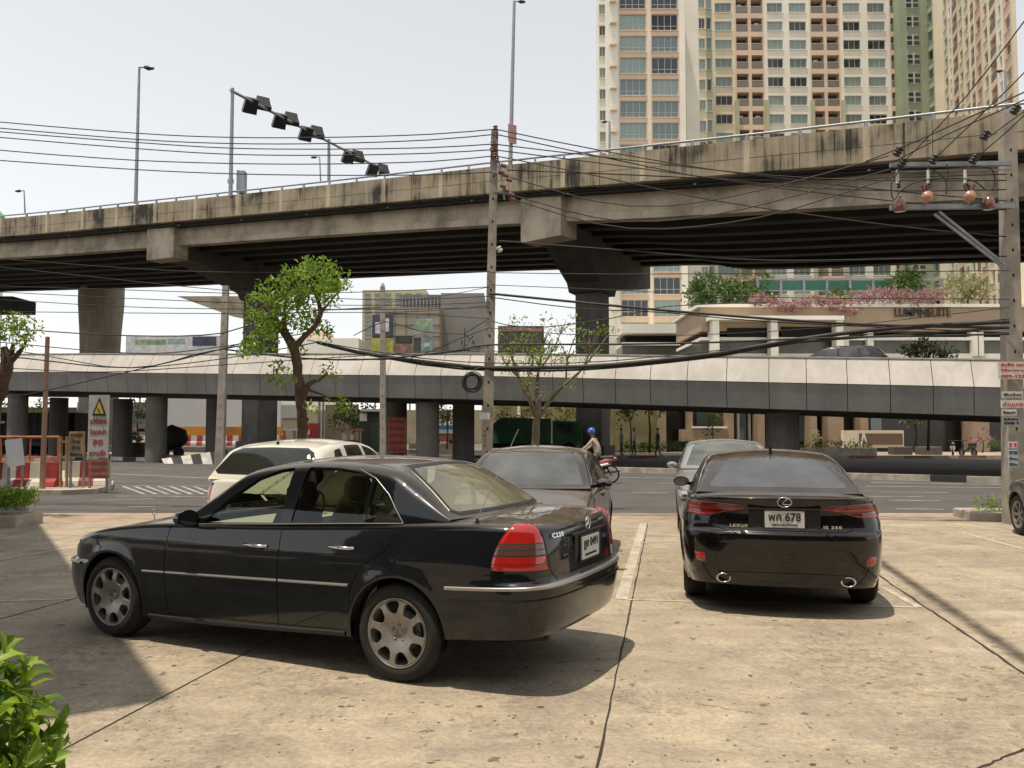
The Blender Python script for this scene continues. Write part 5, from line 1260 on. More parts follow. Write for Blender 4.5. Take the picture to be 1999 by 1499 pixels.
# low podium with bougainvillea and sign
pod = empty('podium_building', (0, 0, 0), 0, 'peach podium building with planted roof terrace and metal letter sign behind the ramp', 'building')
M['podglass'] = mat('podium_glazing', (.10, .10, .075), .2, var=.3, scale=1)
def pbox(mb, x0, y0, x1, y1, Y, dep, mi=0):
    a = at(x0, y1, Y); b = at(x1, y0, Y); mb.span((a.x, Y, a.z), (b.x, Y+dep, b.z), mi)
mb = MB(); Y = 80
pbox(mb, 1368, 598, 2060, 646, Y, 12, 0); pbox(mb, 1362, 593, 2060, 599, Y-.3, 12.6, 1)
pbox(mb, 1368, 646, 2060, 658, Y+1.5, 10, 2); pbox(mb, 1368, 658, 2060, 664, Y, 12, 1); pbox(mb, 1368, 664, 2060, 690, Y+.4, 11, 3); pbox(mb, 1368, 690, 2060, 702, Y, 12, 1)
a = at(1372, 702, Y); mb.span((a.x, Y+1, -.1), (a.x+36, Y+11, a.z), 3)
for px in (1392, 1510, 1515, 1640, 1652, 1700, 1905, 1915): pbox(mb, px-5, 646, px+5, 695, Y-.25, 1.0, 1)
pbox(mb, 1385, 616, 1648, 624, Y-1.6, 1.5, 1); 
for px in (1398, 1512, 1640): pbox(mb, px-6, 625, px+6, 700, Y-1.4, 1.2, 1)
pbox(mb, 1420, 640, 1500, 656, Y-.2, .1, 2); pbox(mb, 1525, 638, 1630, 656, Y-.2, .1, 2)
mb.build('wall', [mat('podium_peach', (.42, .31, .21), .85, var=.12, scale=.3), M['cream2'], M['void'], M['podglass']], pod)
mb = MB(); c = at(1780, 610, 79.85); add_text(mb, 'LUMPINI', .80, c, (1, 0, 0), (0, 0, 1), 0, width=X(1811, 79.85)-X(1744, 79.85), depth=.12, bold=.01); mb.build('sign_letters', M['cabin'], pod)
mb = MB(); c = at(1834, 609, 79.85); add_text(mb, 'SUITE', .95, c, (1, 0, 0), (0, 0, 1), 0, width=X(1857, 79.85)-X(1813, 79.85), depth=.12); mb.build('sign_letters', mat('bronze_letters', (.10, .065, .03), .4, .5), pod)
mb = MB(); pbox(mb, 1480, 547, 1745, 566, 84, .05, 0)
for px in range(1480, 1850, 45): pbox(mb, px-2, 545, px+2, 594, 83.9, .1, 1)
pbox(mb, 1478, 543, 1850, 546, 83.85, .1, 1); pbox(mb, 1478, 566, 1850, 568, 83.86, .1, 1); mb.build('terrace_rail', [mat('green_screen', (.035, .14, .10), .5), M['steel']], pod)
# lower storeys of the left tower's plinth
pl = MB(); Y = 100
pbox(pl, 1215, 632, 1362, 650, Y, 6, 1); pbox(pl, 1220, 650, 1350, 668, Y+2, 4, 2); pbox(pl, 1215, 668, 1362, 674, Y, 6, 1); pbox(pl, 1215, 674, 1362, 702, Y+.3, 5, 3); pbox(pl, 1340, 640, 1352, 700, Y-.2, 1, 1); pbox(pl, 1350, 600, 1384, 700, Y+.6, 4, 1); pl.build('plinth', [M['peach'], M['cream2'], M['void'], M['podglass']], tA)
# street level shops behind the ramp on the right
shop = empty('shop_building', (0, 0, 0), 0, 'ground floor shops with dark glass doors and peach piers seen under the ramp', 'building')
mb = MB(); Y = 64
pbox(mb, 1150, 700, 2050, 790, Y+1, 8, 1); pbox(mb, 1195, 785, 1300, 880, Y+.5, 7, 4); pbox(mb, 1300, 785, 1960, 880, Y+2, 6, 3)
for a_, b_ in ((1285, 1300), (1345, 1352), (1420, 1432), (1480, 1492), (1583, 1594), (1618, 1646), (1682, 1694), (1898, 1930)): pbox(mb, a_, 782, b_, 882, Y, 1.5, 0)
pbox(mb, 1330, 838, 1432, 862, Y-.2, 1, 0); pbox(mb, 1352, 832, 1420, 836, Y-.3, .4, 1)
for a_ in (1440, 1462, 1500, 1510): pbox(mb, a_, 795, a_+3, 862, Y+1.6, .3, 1)
pbox(mb, 1436, 792, 1480, 797, Y+1.5, .4, 1); pbox(mb, 1596, 792, 1618, 797, Y+1.5, .4, 1)
mb.build('wall', [mat('shop_peach', (.36, .26, .165), .85, var=.2, scale=.5), M['cream2'], M['void'], mat('shop_glass', (.035, .03, .025), .15), mat('ochre_wall', (.24, .20, .09), .85, var=.3, scale=.6)], shop)
for (a_, c_, b_, d_) in ((1360, 802, 1412, 830), (1436, 800, 1456, 860), (1560, 795, 1580, 862), (1700, 800, 1720, 840)): mb = MB(); pbox(mb, a_, c_, b_, d_, Y+1.9, .05); mb.build('shop_window', M['wg'][1], shop)
mb = MB(); Y = 56; pbox(mb, 1648, 840, 1764, 874, Y, .5, 0); pbox(mb, 1678, 846, 1762, 868, Y-.06, .05, 1)
c = at(1686, 857, Y-.1); mb.prism([c+Vector((-.22, 0, -.36)), c+Vector((-.10, 0, -.36)), c+Vector((.02, 0, .2)), c+Vector((.14, 0, -.36)), c+Vector((.26, 0, -.36)), c+Vector((.07, 0, .42)), c+Vector((-.03, 0, .42))], (0, .03, 0), 2)
tag(mb.build('sign_wall', [M['cream'], mat('brown_panel', (.14, .09, .06), .6), M['white']]), 'low cream sign wall with brown panel and white pointed emblem beyond the far kerb', 'sign')
# white coloured box buildings far left and centre
def simple_building(label, Y, rects, mats, cat='building', name='building', sub='wall'):
    o = empty(name, (0, 0, 0), 0, label, cat); mb = MB()
    for (x0, y0, x1, y1, dy, dep, mi) in rects: pbox(mb, x0, y0, x1, y1, Y+dy, dep, mi)
    mb.build(sub, mats, o); return o
hz = mat('far_beige', (.50, .42, .27), .9, var=.08, scale=.1)
fb = simple_building('far pale yellow apartment slab with rows of tiny windows behind the billboards', 260, [(706, 566, 832, 730, 0, 14, 0)], [hz])
for r in range(14):
    for k in range(6):
        if (r*6+k) >= 84: break
        mb = MB(); pbox(mb, 711+k*20, 572+r*8.6, 723+k*20, 576.5+r*8.6, 259.6, .3); mb.build('window', M['wg'][1], fb)
gb = simple_building('grey panelled department store block behind the pole on stilts of billboards', 150, [(752, 600, 860, 720, 0, 30, 0), (860, 572, 945, 720, 4, 30, 1), (780, 575, 866, 602, 12, 8, 2)], [mat('warm_grey_panels', (.30, .26, .20), .8, var=.15, scale=.2), mat('cool_grey_panels', (.22, .21, .19), .8, var=.15, scale=.2), mat('roof_plant_grey', (.17, .17, .16), .8, var=.3, scale=.5)])
mb = MB()
for z in range(4): pbox(mb, 752, 612+z*22, 860, 612.6+z*22, 149.9, .1)
for k in range(5): pbox(mb, 770+k*22, 600, 770.7+k*22, 720, 149.88, .1)
mb.build('panel_joints', M['darkline'], gb)
for k in range(12): mb = MB(); pbox(mb, 784+k*7, 580, 786+k*7, 598, 161.5, .4); mb.build('roof_fin', M['steel'], gb)
def board(label, px0, py0, px1, py1, Y, cols, rot=0, name='billboard', cat='billboard', posts=True):
    a = at(px0, py1, Y); b = at(px1, py0, Y); w = b.x-a.x; h = b.z-a.z; o = empty(name, ((a.x+b.x)/2, Y, 0), rot, label, cat); mb = MB()
    mb.box((0, .15, a.z+h/2), (w, .25, h), 0)
    n = 1
    for (u0, v0, u1, v1, mi) in cols: mb.box((-w/2+w*(u0+u1)/2, -.0-.012*n, a.z+h*(v0+v1)/2), (w*(u1-u0), .02, h*(v1-v0)), mi); n += 1
    mb.build('panel', [M['cabin'], mat('board_blue', (.045, .05, .09), .5, var=.5, scale=.3), mat('board_yellow', (.40, .38, .07), .5, var=.5, scale=1), mat('board_cyan', (.24, .33, .32), .5, var=.5, scale=.5), mat('board_white', (.55, .55, .55), .5, var=.3, scale=1), mat('board_pink', (.34, .18, .15), .5, var=.6, scale=1), mat('board_green', (.26, .36, .20), .5, var=.5, scale=1)], o)
    if posts:
        mb = MB()
        for s in (-.35, .35): mb.box((s*w, .5, a.z/2), (.25, .25, a.z))
        mb.build('posts', M['steel'], o)
    return o
board('dark blue billboard with a yellow lower half left of the grey block', 726, 614, 768, 688, 120, [(0, .42, 1, 1, 1), (.15, .5, .5, .8, 4), (.6, .55, .8, .9, 4), (0, 0, 1, .38, 2)])
board('tilted pale cyan billboard with a red slash on the grey block', 807, 622, 845, 690, 118, [(0, .45, 1, 1, 3), (.1, .7, .9, .95, 6), (.0, .48, .8, .56, 5), (.4, 0, 1, .45, 3), (.55, .2, .85, .3, 4)])
board('brown poster board low between the two billboards', 772, 655, 805, 690, 121, [(0, 0, 1, .55, 5), (.1, .6, .9, .95, 0)])
board('brown framed hoarding right of the main pole behind the bare tree', 972, 636, 1062, 690, 118, [(0, .8, 1, .95, 5), (.05, .1, .5, .7, 0)])
o = board('pale green roof hoarding far left beyond the ramp', 245, 655, 432, 695, 140, [(0, 0, 1, 1, 4), (.10, .55, .42, .80, 6), (.44, .6, .62, .85, 3), (.70, .5, .95, .95, 1)])
for k, px in enumerate((300, 345, 390)): pass
# pale block far left under the viaduct
simple_building('low white roofed block far behind the left end of the ramp', 150, [(560, 660, 700, 720, 0, 20, 0), (600, 648, 640, 662, 2, 5, 1)], [M['cream2'], M['peach']])
# pale-green curved roof at the far left edge
mb = MB(); c = at(2, 414, 130); mb.lathe([(0, 1.6), (.7, 1.3), (1.3, .6), (1.6, 0), (1.6, -3)], 20); mb.cyl((0, 0, -c.z), 1.5, c.z-3, 12, 1); o = mb.build('water_tower', [mat('green_roof', (.10, .40, .16), .5), M['cream2']]); o.location = (c.x-1, 130, c.z-1); tag(o, 'bright green domed roof just above the parapet at the left edge', 'tower')

# unseen dark building added for car reflections; canopy overhead throws the shade on the left
rear_bldg = empty('unseen_dark_building', (0, -9, 0), 0, 'dark glazed hotel front facing the forecourt', 'building')
mb = MB(); mb.span((-30, -6, -.1), (26, 0, 14)); mb.build('wall', mat('unseen_wall_dark', (.10, .09, .075), .7, var=.2, scale=.5), rear_bldg)
mb = MB()
for k in range(13): mb.span((-29+k*4.2, .01, .3), (-26+k*4.2, .06, 4.2)); 
mb.build('unseen_glazing', M['wg'][2], rear_bldg)
corner = Vector((-2.17, 5.06, 0)); zc_ = 9.0; off = Vector((SUN_DIR.x/SUN_DIR.z, SUN_DIR.y/SUN_DIR.z, 0))*zc_
d1 = Vector((-.55, .835, 0)).normalized(); d2 = Vector((-.835, -.55, 0)).normalized(); c0 = corner+off+Vector((0, 0, zc_))
cp = empty('entrance_canopy', (c0.x, c0.y, 0), 0, 'flat concrete canopy overhead beyond the left edge', 'canopy')
mb = MB(); z0 = Vector((0, 0, zc_)); mb.prism([z0, z0+d1*24, z0+d1*24+d2*14, z0+d2*14], (0, 0, .5)); mb.build('roof_slab', M['pier'], cp, fixn=True)
mb = MB()
for s, t in ((.5, 13), (12, 13), (23.5, 13)):
    q = d1*s+d2*t; mb.box((q.x, q.y, zc_/2), (.5, .5, zc_-.01))
mb.build('posts', M['pier'], cp)
# ================================================================ TREES AND PLANTS
def leafmat(name, c1, c2, trans=.35):
    m = bpy.data.materials.new(name); m.use_nodes = True; n = m.node_tree.nodes; l = m.node_tree.links; b = n['Principled BSDF']; b.inputs['Roughness'].default_value = .45
    g = n.new('ShaderNodeNewGeometry'); r = n.new('ShaderNodeValToRGB'); r.color_ramp.elements[0].color = (*c1, 1); r.color_ramp.elements[1].color = (*c2, 1); l.new(g.outputs['Random Per Island'], r.inputs['Fac'])
    t = n.new('ShaderNodeBsdfTranslucent'); mx = n.new('ShaderNodeMixShader'); mx.inputs[0].default_value = trans
    l.new(r.outputs[0], b.inputs['Base Color']); l.new(r.outputs[0], t.inputs[0]); l.new(b.outputs[0], mx.inputs[1]); l.new(t.outputs[0], mx.inputs[2]); l.new(mx.outputs[0], n['Material Output'].inputs[0]); return m
M['leaf'] = leafmat('fresh_leaves', (.06, .15, .012), (.36, .50, .06)); M['leafy'] = leafmat('yellow_green_leaves', (.16, .26, .02), (.32, .42, .05)); M['leafd'] = leafmat('dark_leaves', (.04, .085, .018), (.12, .20, .04))
M['leafo'] = leafmat('olive_leaves', (.08, .10, .02), (.20, .20, .05)); M['flower'] = leafmat('pink_bracts', (.26, .11, .12), (.50, .30, .30)); M['frangi'] = leafmat('frangipani_leaves', (.20, .22, .09), (.42, .40, .20))
M['bark'] = mat('bark', (.10, .062, .04), .95, var=.4, scale=6, bump=.8, bscale=18); M['barkpale'] = mat('pale_bark', (.19, .14, .09), .95, var=.3, scale=6)
def leaves(mb, c, r, n, size, rnd, clump=9, up=.3, aspect=.42, droop=.0, fold=.25):
    c = Vector(c)
    k = 0
    while k < n:
        u = Vector((rnd.gauss(0, 1), rnd.gauss(0, 1), rnd.gauss(0, 1))).normalized(); q = c+u*(r*rnd.uniform(.35, 1.0)**.6)
        ax = (u+Vector((0, 0, up))).normalized()
        for j in range(clump):
            d = (ax*rnd.uniform(.2, 1)+Vector((rnd.uniform(-1, 1), rnd.uniform(-1, 1), rnd.uniform(-1, 1)))*.9+Vector((0, 0, -droop))).normalized()
            s = size*rnd.uniform(.6, 1.25); sd = d.cross(Vector((rnd.uniform(-1, 1), rnd.uniform(-1, 1), rnd.uniform(.2, 1)))).normalized()*s*aspect; up_ = sd.cross(d).normalized()*s*fold*aspect
            o = q+Vector((rnd.gauss(0, 1), rnd.gauss(0, 1), rnd.gauss(0, 1)))*size*.55
            p = [o, o+d*s*.30+sd*.42+up_, o+d*s*.62+sd*.45+up_, o+d*s, o+d*s*.62-sd*.45+up_, o+d*s*.30-sd*.42+up_, o+d*s*.5]
            mb.add(p, [(0, 1, 6), (1, 2, 6), (2, 3, 6), (3, 4, 6), (4, 5, 6), (5, 0, 6)]); k += 1
def px_tree(name, label, Y, limbs, blobs, lm, size, seed, group=None, bark='bark', cat='tree', dens=1.0, clump=9, droop=0, ground=True, flat=.8):
    """limbs: [[(px,py,width_px,dY)...]]; blobs: [(px,py,r_px,dY,count)] at distance Y"""
    rnd = random.Random(seed); k = Y/FOC; base = at(limbs[0][0][0], limbs[0][0][1], Y); o = empty(name, (base.x, base.y, 0), 0, label, cat, group); O = Vector((base.x, base.y, 0))
    t = MB()
    for i, lb in enumerate(limbs):
        P = [at(a, b, Y+dy)-O for a, b, w_, dy in lb]; W_ = [w_*k/2 for a, b, w_, dy in lb]
        if i == 0 and ground: P[0].z = -.1
        S = spline(P, .12) if len(P) > 2 else P; 
        if len(P) > 2:
            d = [0]; 
            for a, b in zip(P, P[1:]): d.append(d[-1]+(b-a).length)
            e = [0]
            for a, b in zip(S, S[1:]): e.append(e[-1]+(b-a).length)
            W_ = [float(np.interp(x/e[-1]*d[-1], d, W_))*rnd.uniform(.93, 1.07) for x in e]; S = [s+Vector((rnd.uniform(-1, 1), rnd.uniform(-1, 1), 0))*W_[j]*.15 for j, s in enumerate(S)]
        t.tube(S, W_, 8)
    t.build('trunk', M[bark], o)
    c = MB()
    for (a, b, r, dy, n) in blobs:
        q = at(a, b, Y+dy)-O; leaves(c, q, r*k, int(n*dens), size, rnd, clump, droop=droop)
    c.build('crown', lm, o); return o
# pruned street tree in front of the ramp
bl = []
rr = random.Random(4)
for a, b, r, n in ((615, 548, 42, 320), (640, 556, 36, 240), (575, 560, 34, 240), (535, 575, 34, 240), (512, 597, 30, 200), (560, 596, 42, 300), (600, 592, 40, 280), (502, 625, 30, 180), (540, 628, 36, 260), (655, 575, 22, 120), (592, 622, 30, 160), (505, 655, 24, 130), (482, 678, 18, 70), (525, 665, 22, 90), (630, 655, 15, 50), (618, 640, 24, 110), (600, 528, 22, 110), (634, 530, 24, 120), (548, 722, 16, 50), (560, 745, 14, 45), (538, 742, 12, 35), (640, 725, 12, 35), (655, 735, 9, 25), (655, 778, 14, 45), (670, 795, 11, 30), (605, 800, 12, 30), (590, 690, 9, 15), (470, 692, 10, 25), (678, 556, 12, 35), (560, 535, 18, 60)):
    bl.append((a, b, r, rr.uniform(-.45, .45), n))
px_tree('street_tree', 'pruned street tree with bright green leaves and twisted brown trunk before the ramp', 15.7,
  [[(600, 1010, 28.1, 0), (592, 880, 21.8, 0), (588, 790, 20.3, 0), (582, 730, 20.3, 0), (576, 690, 19.5, 0), (566, 668, 19.5, 0), (548, 636, 13.3, .1), (528, 612, 10.9, .2), (512, 590, 7.8, .2)], [(572, 685, 15.6, 0), (590, 660, 11.7, -.1), (612, 640, 10.1, -.1), (626, 612, 9.4, -.1), (618, 580, 6.2, 0), (606, 552, 3.1, 0)], [(592, 775, 13.3, 0), (602, 750, 10.9, -.1), (622, 742, 7.8, -.1), (640, 728, 3.9, -.1)], [(556, 650, 10.9, 0), (555, 610, 7.0, -.1), (562, 570, 3.9, -.1)], [(590, 850, 4.7, 0), (602, 815, 3.1, 0)], [(600, 760, 4.7, 0), (640, 775, 3.1, 0), (662, 790, 1.6, 0)], [(628, 608, 6.2, 0), (648, 585, 3.9, 0), (668, 562, 1.6, 0)], [(530, 615, 6.2, .1), (505, 640, 3.9, 0), (480, 672, 1.6, 0)]],
  bl, M['leaf'], .095, 21, 'street trees along the near pavement')
px_tree('street_tree', 'pruned tree with yellow-green tuft cut off by the left edge', 15.4,
  [[(-42, 1010, 42, 0), (-20, 820, 34, 0), (2, 750, 30, 0), (15, 705, 22, 0), (8, 678, 12, 0)], [(12, 712, 16, 0), (36, 690, 10, 0), (50, 668, 5, 0)], [(2, 745, 14, 0), (-30, 700, 8, 0)], [(20, 702, 14, 0), (26, 670, 6, 0)]],
  [(38, 648, 24, -.1, 150), (62, 640, 17, 0, 90), (18, 640, 22, .1, 130), (-8, 645, 24, 0, 130), (50, 662, 15, -.2, 60), (30, 628, 15, 0, 70), (-35, 660, 26, 0, 120), (-5, 622, 12, 0, 40)], M['leafy'], .085, 22, 'street trees along the near pavement')
lb = [[(1050, 1010, 19, 0), (1047, 900, 16, 0), (1046, 850, 15, 0), (1050, 805, 13, 0), (1052, 780, 11, 0)]]
tips = []
rb = random.Random(31)
for pts in ([(1046, 812, 11), (1030, 770, 8), (1012, 735, 6), (1000, 700, 4), (985, 660, 2)], [(1050, 800, 10), (1048, 760, 8), (1052, 720, 5), (1058, 680, 4), (1060, 640, 2)], [(1052, 815, 10), (1075, 780, 8), (1105, 748, 6), (1135, 722, 5), (1150, 690, 3), (1165, 645, 2)], [(1135, 722, 4), (1160, 690, 3), (1190, 650, 1.5)], [(1030, 770, 6), (1032, 735, 5), (1040, 700, 3), (1030, 655, 2)], [(1052, 725, 4), (1075, 690, 3), (1095, 650, 1.6)], [(1105, 748, 4), (1108, 700, 3), (1125, 650, 1.5)], [(1012, 735, 4), (990, 715, 3), (978, 690, 1.5)], [(1040, 700, 3), (1015, 670, 2), (1010, 632, 1)], [(1058, 680, 3), (1075, 640, 1.2)], [(1000, 700, 2.5), (1012, 668, 1.2)], [(1150, 690, 2.5), (1132, 660, 1.2)], [(1095, 650, 1.6), (1115, 628, 1)]):
    lb.append([(a, b, w_, rb.uniform(-.25, .25)*(i > 0)) for i, (a, b, w_) in enumerate(pts)])
    for (a, b, w_) in pts[1:]:
        for q in range(3): tips.append((a+rb.uniform(-14, 14), b+rb.uniform(-16, 10), 8, rb.uniform(-.3, .3), rb.choice([5, 9, 14])))
    a, b, w_ = pts[-2]
    for q in range(4): lb.append([(a, b, 2, 0), (a+rb.uniform(-22, 22), b-rb.uniform(15, 40), .8, rb.uniform(-.2, .2))])
for q in range(44): tips.append((rb.gauss(1052, 36), rb.gauss(700, 16), 10, rb.uniform(-.3, .3), 12))
px_tree('street_tree', 'sparse nearly leafless tree with spreading thin branches right of the main pole', 17.2, lb, tips, M['leafy'], .075, 33, 'street trees along the near pavement', 'barkpale', clump=3)
# terrace planting
TG = 'plants on the podium terrace'
def clump_px(name, label, Y, blobs, lm, size, seed, group=None, cat='shrub', trunk=None, clump=7, kind=None):
    rnd = random.Random(seed); k = Y/FOC; q0 = at(blobs[0][0], blobs[0][1]+blobs[0][2], Y); o = empty(name, (q0.x, Y, q0.z), 0, label, cat, group); O = Vector(o.location)
    c = MB()
    for a, b, r, n in blobs: leaves(c, at(a, b, Y+rnd.uniform(-.4, .4)*r*k)-O, r*k, n, size, rnd, clump)
    c.build('crown', lm, o)
    t = MB()
    for a0, b0, a1, b1, w_ in (trunk or [(blobs[0][0], blobs[0][1]+blobs[0][2]*1.3, blobs[0][0], blobs[0][1], 4)]): t.tube([at(a0, b0, Y)-O, at((a0+a1)/2+2, (b0+b1)/2, Y)-O, at(a1, b1, Y)-O], [w_*k*.5, w_*k*.4, w_*k*.2], 7)
    t.build('trunk', M['bark'], o); return o
clump_px('shrub', 'broad green tree at the left end of the podium terrace', 86, [(1385, 560, 30, 420), (1362, 575, 22, 260), (1410, 570, 26, 300), (1432, 578, 20, 200), (1370, 600, 15, 120)], M['leafd'], .55, 41, TG)
clump_px('shrub', 'pale bare-branched tree beside the green terrace tree', 86, [(1440, 552, 20, 60), (1425, 560, 12, 30)], M['leafo'], .45, 42, TG, trunk=[(1432, 600, 1436, 565, 4), (1436, 565, 1450, 545, 2), (1436, 565, 1420, 545, 2), (1440, 575, 1460, 560, 2)])
clump_px('shrub', 'dark rounded shrub left of the green terrace screen', 85, [(1485, 560, 20, 260), (1468, 572, 14, 120), (1505, 574, 14, 120)], M['leafd'], .5, 43, TG)
clump_px('shrub', 'small dark shrub behind the middle of the terrace rail', 83, [(1640, 574, 11, 90), (1622, 578, 9, 60), (1662, 578, 9, 60)], M['leafd'], .4, 44, TG)
clump_px('shrub', 'round dark green tree right of the green terrace screen', 83, [(1770, 542, 22, 300), (1752, 555, 16, 150), (1795, 550, 16, 150), (1775, 572, 14, 90)], M['leafd'], .5, 45, TG)
clump_px('shrub', 'pale frangipani spreading over the right end of the terrace', 81, [(1885, 555, 26, 260), (1860, 562, 20, 150), (1915, 562, 20, 150), (1890, 585, 16, 90)], M['frangi'], .5, 46, TG, trunk=[(1888, 610, 1886, 570, 5), (1886, 580, 1865, 555, 3), (1886, 580, 1910, 555, 3)])
clump_px('bougainvillea', 'long pink bougainvillea hanging over the podium edge', 79.6, [(x, (588+6*math.sin(x*.05)+(14-abs(x-1650)*.05)*.5) if x < 1660 else 579+4*math.sin(x*.05), 8 if x < 1640 else 13, 105) for x in range(1475, 1840, 15)], M['flower'], .34, 47, TG, cat='climbing plant')
clump_px('shrub', 'leafy green shrub top rising behind the white ramp panels on the right', 44, [(1795, 685, 15, 130), (1830, 688, 14, 110), (1775, 692, 12, 70), (1850, 692, 10, 60), (1812, 676, 10, 60)], M['leafo'], .26, 48, trunk=[(1812, 880, 1812, 690, 6)])
# greenery seen under the ramp
UG = 'trees seen through the gaps under the ramp'
for i, (nm, lab, Y, blobs, lm, tr) in enumerate((
  ('street_tree', 'green tree at the far left under the ramp', 70, [(20, 800, 25, 260), (0, 820, 20, 160)], M['leaf'], [(20, 880, 20, 810, 5)]),
  ('street_tree', 'green tree left of the tall warning sign under the ramp', 72, [(85, 795, 22, 220), (110, 805, 18, 150), (60, 808, 14, 90)], M['leaf'], [(90, 880, 88, 800, 5)]),
  ('street_tree', 'dark tree above the red goods right of the warning sign', 68, [(265, 800, 24, 260), (285, 815, 16, 120), (245, 812, 12, 80)], M['leafd'], [(268, 880, 266, 805, 5)]),
  ('street_tree', 'small green tree right of the bright street tree under the ramp', 60, [(680, 805, 24, 240), (702, 822, 20, 180), (660, 822, 16, 120), (720, 805, 14, 90)], M['leafd'], [(690, 885, 688, 820, 5)]),
  ('street_tree', 'thin tree between two ramp columns left of the main pole', 58, [(872, 795, 16, 120), (880, 812, 12, 70), (864, 815, 10, 50)], M['leafo'], [(872, 885, 872, 800, 4)]),
  ('street_tree', 'row of yellowish trees above the green lorry', 66, [(985, 808, 16, 120), (1020, 812, 16, 120), (1060, 806, 16, 120), (1095, 810, 18, 140), (1120, 802, 14, 90)], M['leafo'], [(1020, 885, 1020, 812, 4), (1095, 885, 1095, 812, 4)]),
  ('street_tree', 'slender tree right of the dark flyover pier under the ramp', 54, [(1228, 798, 14, 90), (1240, 785, 12, 80), (1218, 812, 10, 50)], M['leafd'], [(1232, 882, 1228, 800, 4)]),
  ('street_tree', 'white-trunked tree on the far pavement left of the silver saloon', 53, [(1265, 790, 14, 90), (1285, 795, 12, 70), (1300, 788, 12, 70)], M['leafd'], [(1268, 884, 1266, 795, 6)]),
  ('street_tree', 'rounded olive tree in front of the shop left of the silver saloon roof', 56, [(1392, 820, 12, 80), (1385, 835, 9, 50)], M['leafo'], [(1390, 880, 1390, 828, 3)]),
  ('street_tree', 'dark street tree before the sign wall under the right of the ramp', 51, [(1782, 812, 16, 110), (1765, 805, 12, 70), (1800, 806, 12, 70)], M['leafd'], [(1787, 884, 1786, 815, 8)]),
  ('potted_plant', 'orange potted plant by the shop door right of the round column', 54, [(1590, 852, 9, 60), (1600, 858, 7, 40)], M['frangi'], [(1592, 880, 1592, 858, 3)]),
  ('potted_plant', 'reddish potted plant by the striped pier at the right', 52, [(1920, 852, 13, 70), (1905, 858, 9, 40), (1932, 858, 8, 40)], M['flower'], [(1918, 884, 1918, 858, 3)]))):
    clump_px(nm, lab, Y, blobs, lm, .30 if nm == 'street_tree' else .2, 60+i, UG if nm == 'street_tree' else None, 'tree' if nm == 'street_tree' else 'plant', tr)
def hedge(label, x0, x1, y0, y1, Y, dep, lm, size, n, seed, wall=None):
    rnd = random.Random(seed); a = at(x0, y1, Y); b = at(x1, y0, Y); o = empty('hedge', ((a.x+b.x)/2, Y, 0), 0, label, 'hedge'); O = Vector(o.location); c = MB()
    for k in range(int(n/6)):
        q = Vector((rnd.uniform(a.x, b.x), Y+rnd.uniform(0, dep), rnd.uniform(max(a.z, .02), b.z)))-O; leaves(c, q, size*1.2, 6, size, rnd, 6)
    c.build('foliage', lm, o)
    if wall:
        w_ = MB(); w_.box((0, dep/2, wall[0]/2-.05), (b.x-a.x+wall[1], dep+wall[1], wall[0]+.1)); w_.build('planter_kerb', M['kerbpale'], o, bevel=.03)
    return o
hedge('low clipped hedge along the far shop planters right of the round column', 1575, 1705, 866, 876, 50.5, .8, M['leafo'], .14, 900, 81, (.5, .3))
hedge('dark hedge on the far pavement left of the silver saloon', 1215, 1420, 866, 878, 52, .8, M['leafd'], .16, 1200, 82)
hedge('short clipped hedge at the right pole on the far pavement', 1935, 1985, 862, 873, 51, .8, M['leafd'], .14, 360, 83)
hedge('small clipped hedge in a concrete planter at the left edge', -60, 30, 962, 990, 13.9, .7, M['leaf'], .05, 5200, 84, (.20, .12))
hedge('small shrub in the low concrete planter by the right pole', 1925, 1968, 976, 1000, 15.0, .5, M['leaf'], .05, 420, 85, (.16, .45))
for x0, x1, lab in ((1746, 1782, 'short grey concrete planter box under the right of the ramp'), (1800, 1840, 'longer grey concrete planter box right of the dark street tree')):
    mb = MB(); pbox(mb, x0, 872, x1, 888, 50, .9); tag(mb.build('planter_box', M['pier'], bevel=.04), lab, 'planter')
# near bush, lower left
rnd = random.Random(90); o = empty('leafy_bush', (-1.70, 2.35, 0), 0, 'lush bright green large-leaved bush in the lower left corner', 'bush'); c = MB()
def bush_pt(u): return Vector((u.x*.40, u.y*.40, .63+u.z*.43))
for k in range(270):
    u = Vector((rnd.gauss(0, 1), rnd.gauss(0, 1), rnd.gauss(0, 1))).normalized(); q = bush_pt(u*rnd.uniform(.85, 1.02)); d0 = (u+Vector((0, 0, .5))).normalized()
    for j in range(11):     # a whorl of leaves at each shoot tip
        a = j*2.4+rnd.uniform(-.3, .3); t = d0.orthogonal().normalized(); t = Matrix.Rotation(a, 3, d0)@t; el = rnd.uniform(.15, .95); d = (t*(1-el*.6)+d0*el).normalized(); s = .085*rnd.uniform(.6, 1.2)
        sd = d.cross(d0).normalized()*s*.40; up_ = sd.cross(d).normalized()*s*.10; o0 = q-d0*.012*j; b0 = d*s; tip = o0+b0-d0*s*.15
        p = [o0, o0+b0*.3+sd*.40+up_, o0+b0*.62+sd*.42+up_, tip, o0+b0*.62-sd*.42+up_, o0+b0*.3-sd*.40+up_, o0+b0*.32, o0+b0*.64]
        c.add(p, [(0, 1, 6), (1, 2, 7, 6), (2, 3, 7), (3, 4, 7), (4, 5, 6, 7), (5, 0, 6)], 0, True)
for k in range(60): leaves(c, bush_pt(Vector((rnd.uniform(-.6, .6), rnd.uniform(-.6, .6), rnd.uniform(-.8, .4)))), .04, 12, .08, rnd, 6, aspect=.46)
for k in range(14): leaves(c, Vector((rnd.uniform(-.3, .30), rnd.uniform(-.3, .1), rnd.uniform(.02, .25))), .04, 12, .075, rnd, 6, aspect=.46)
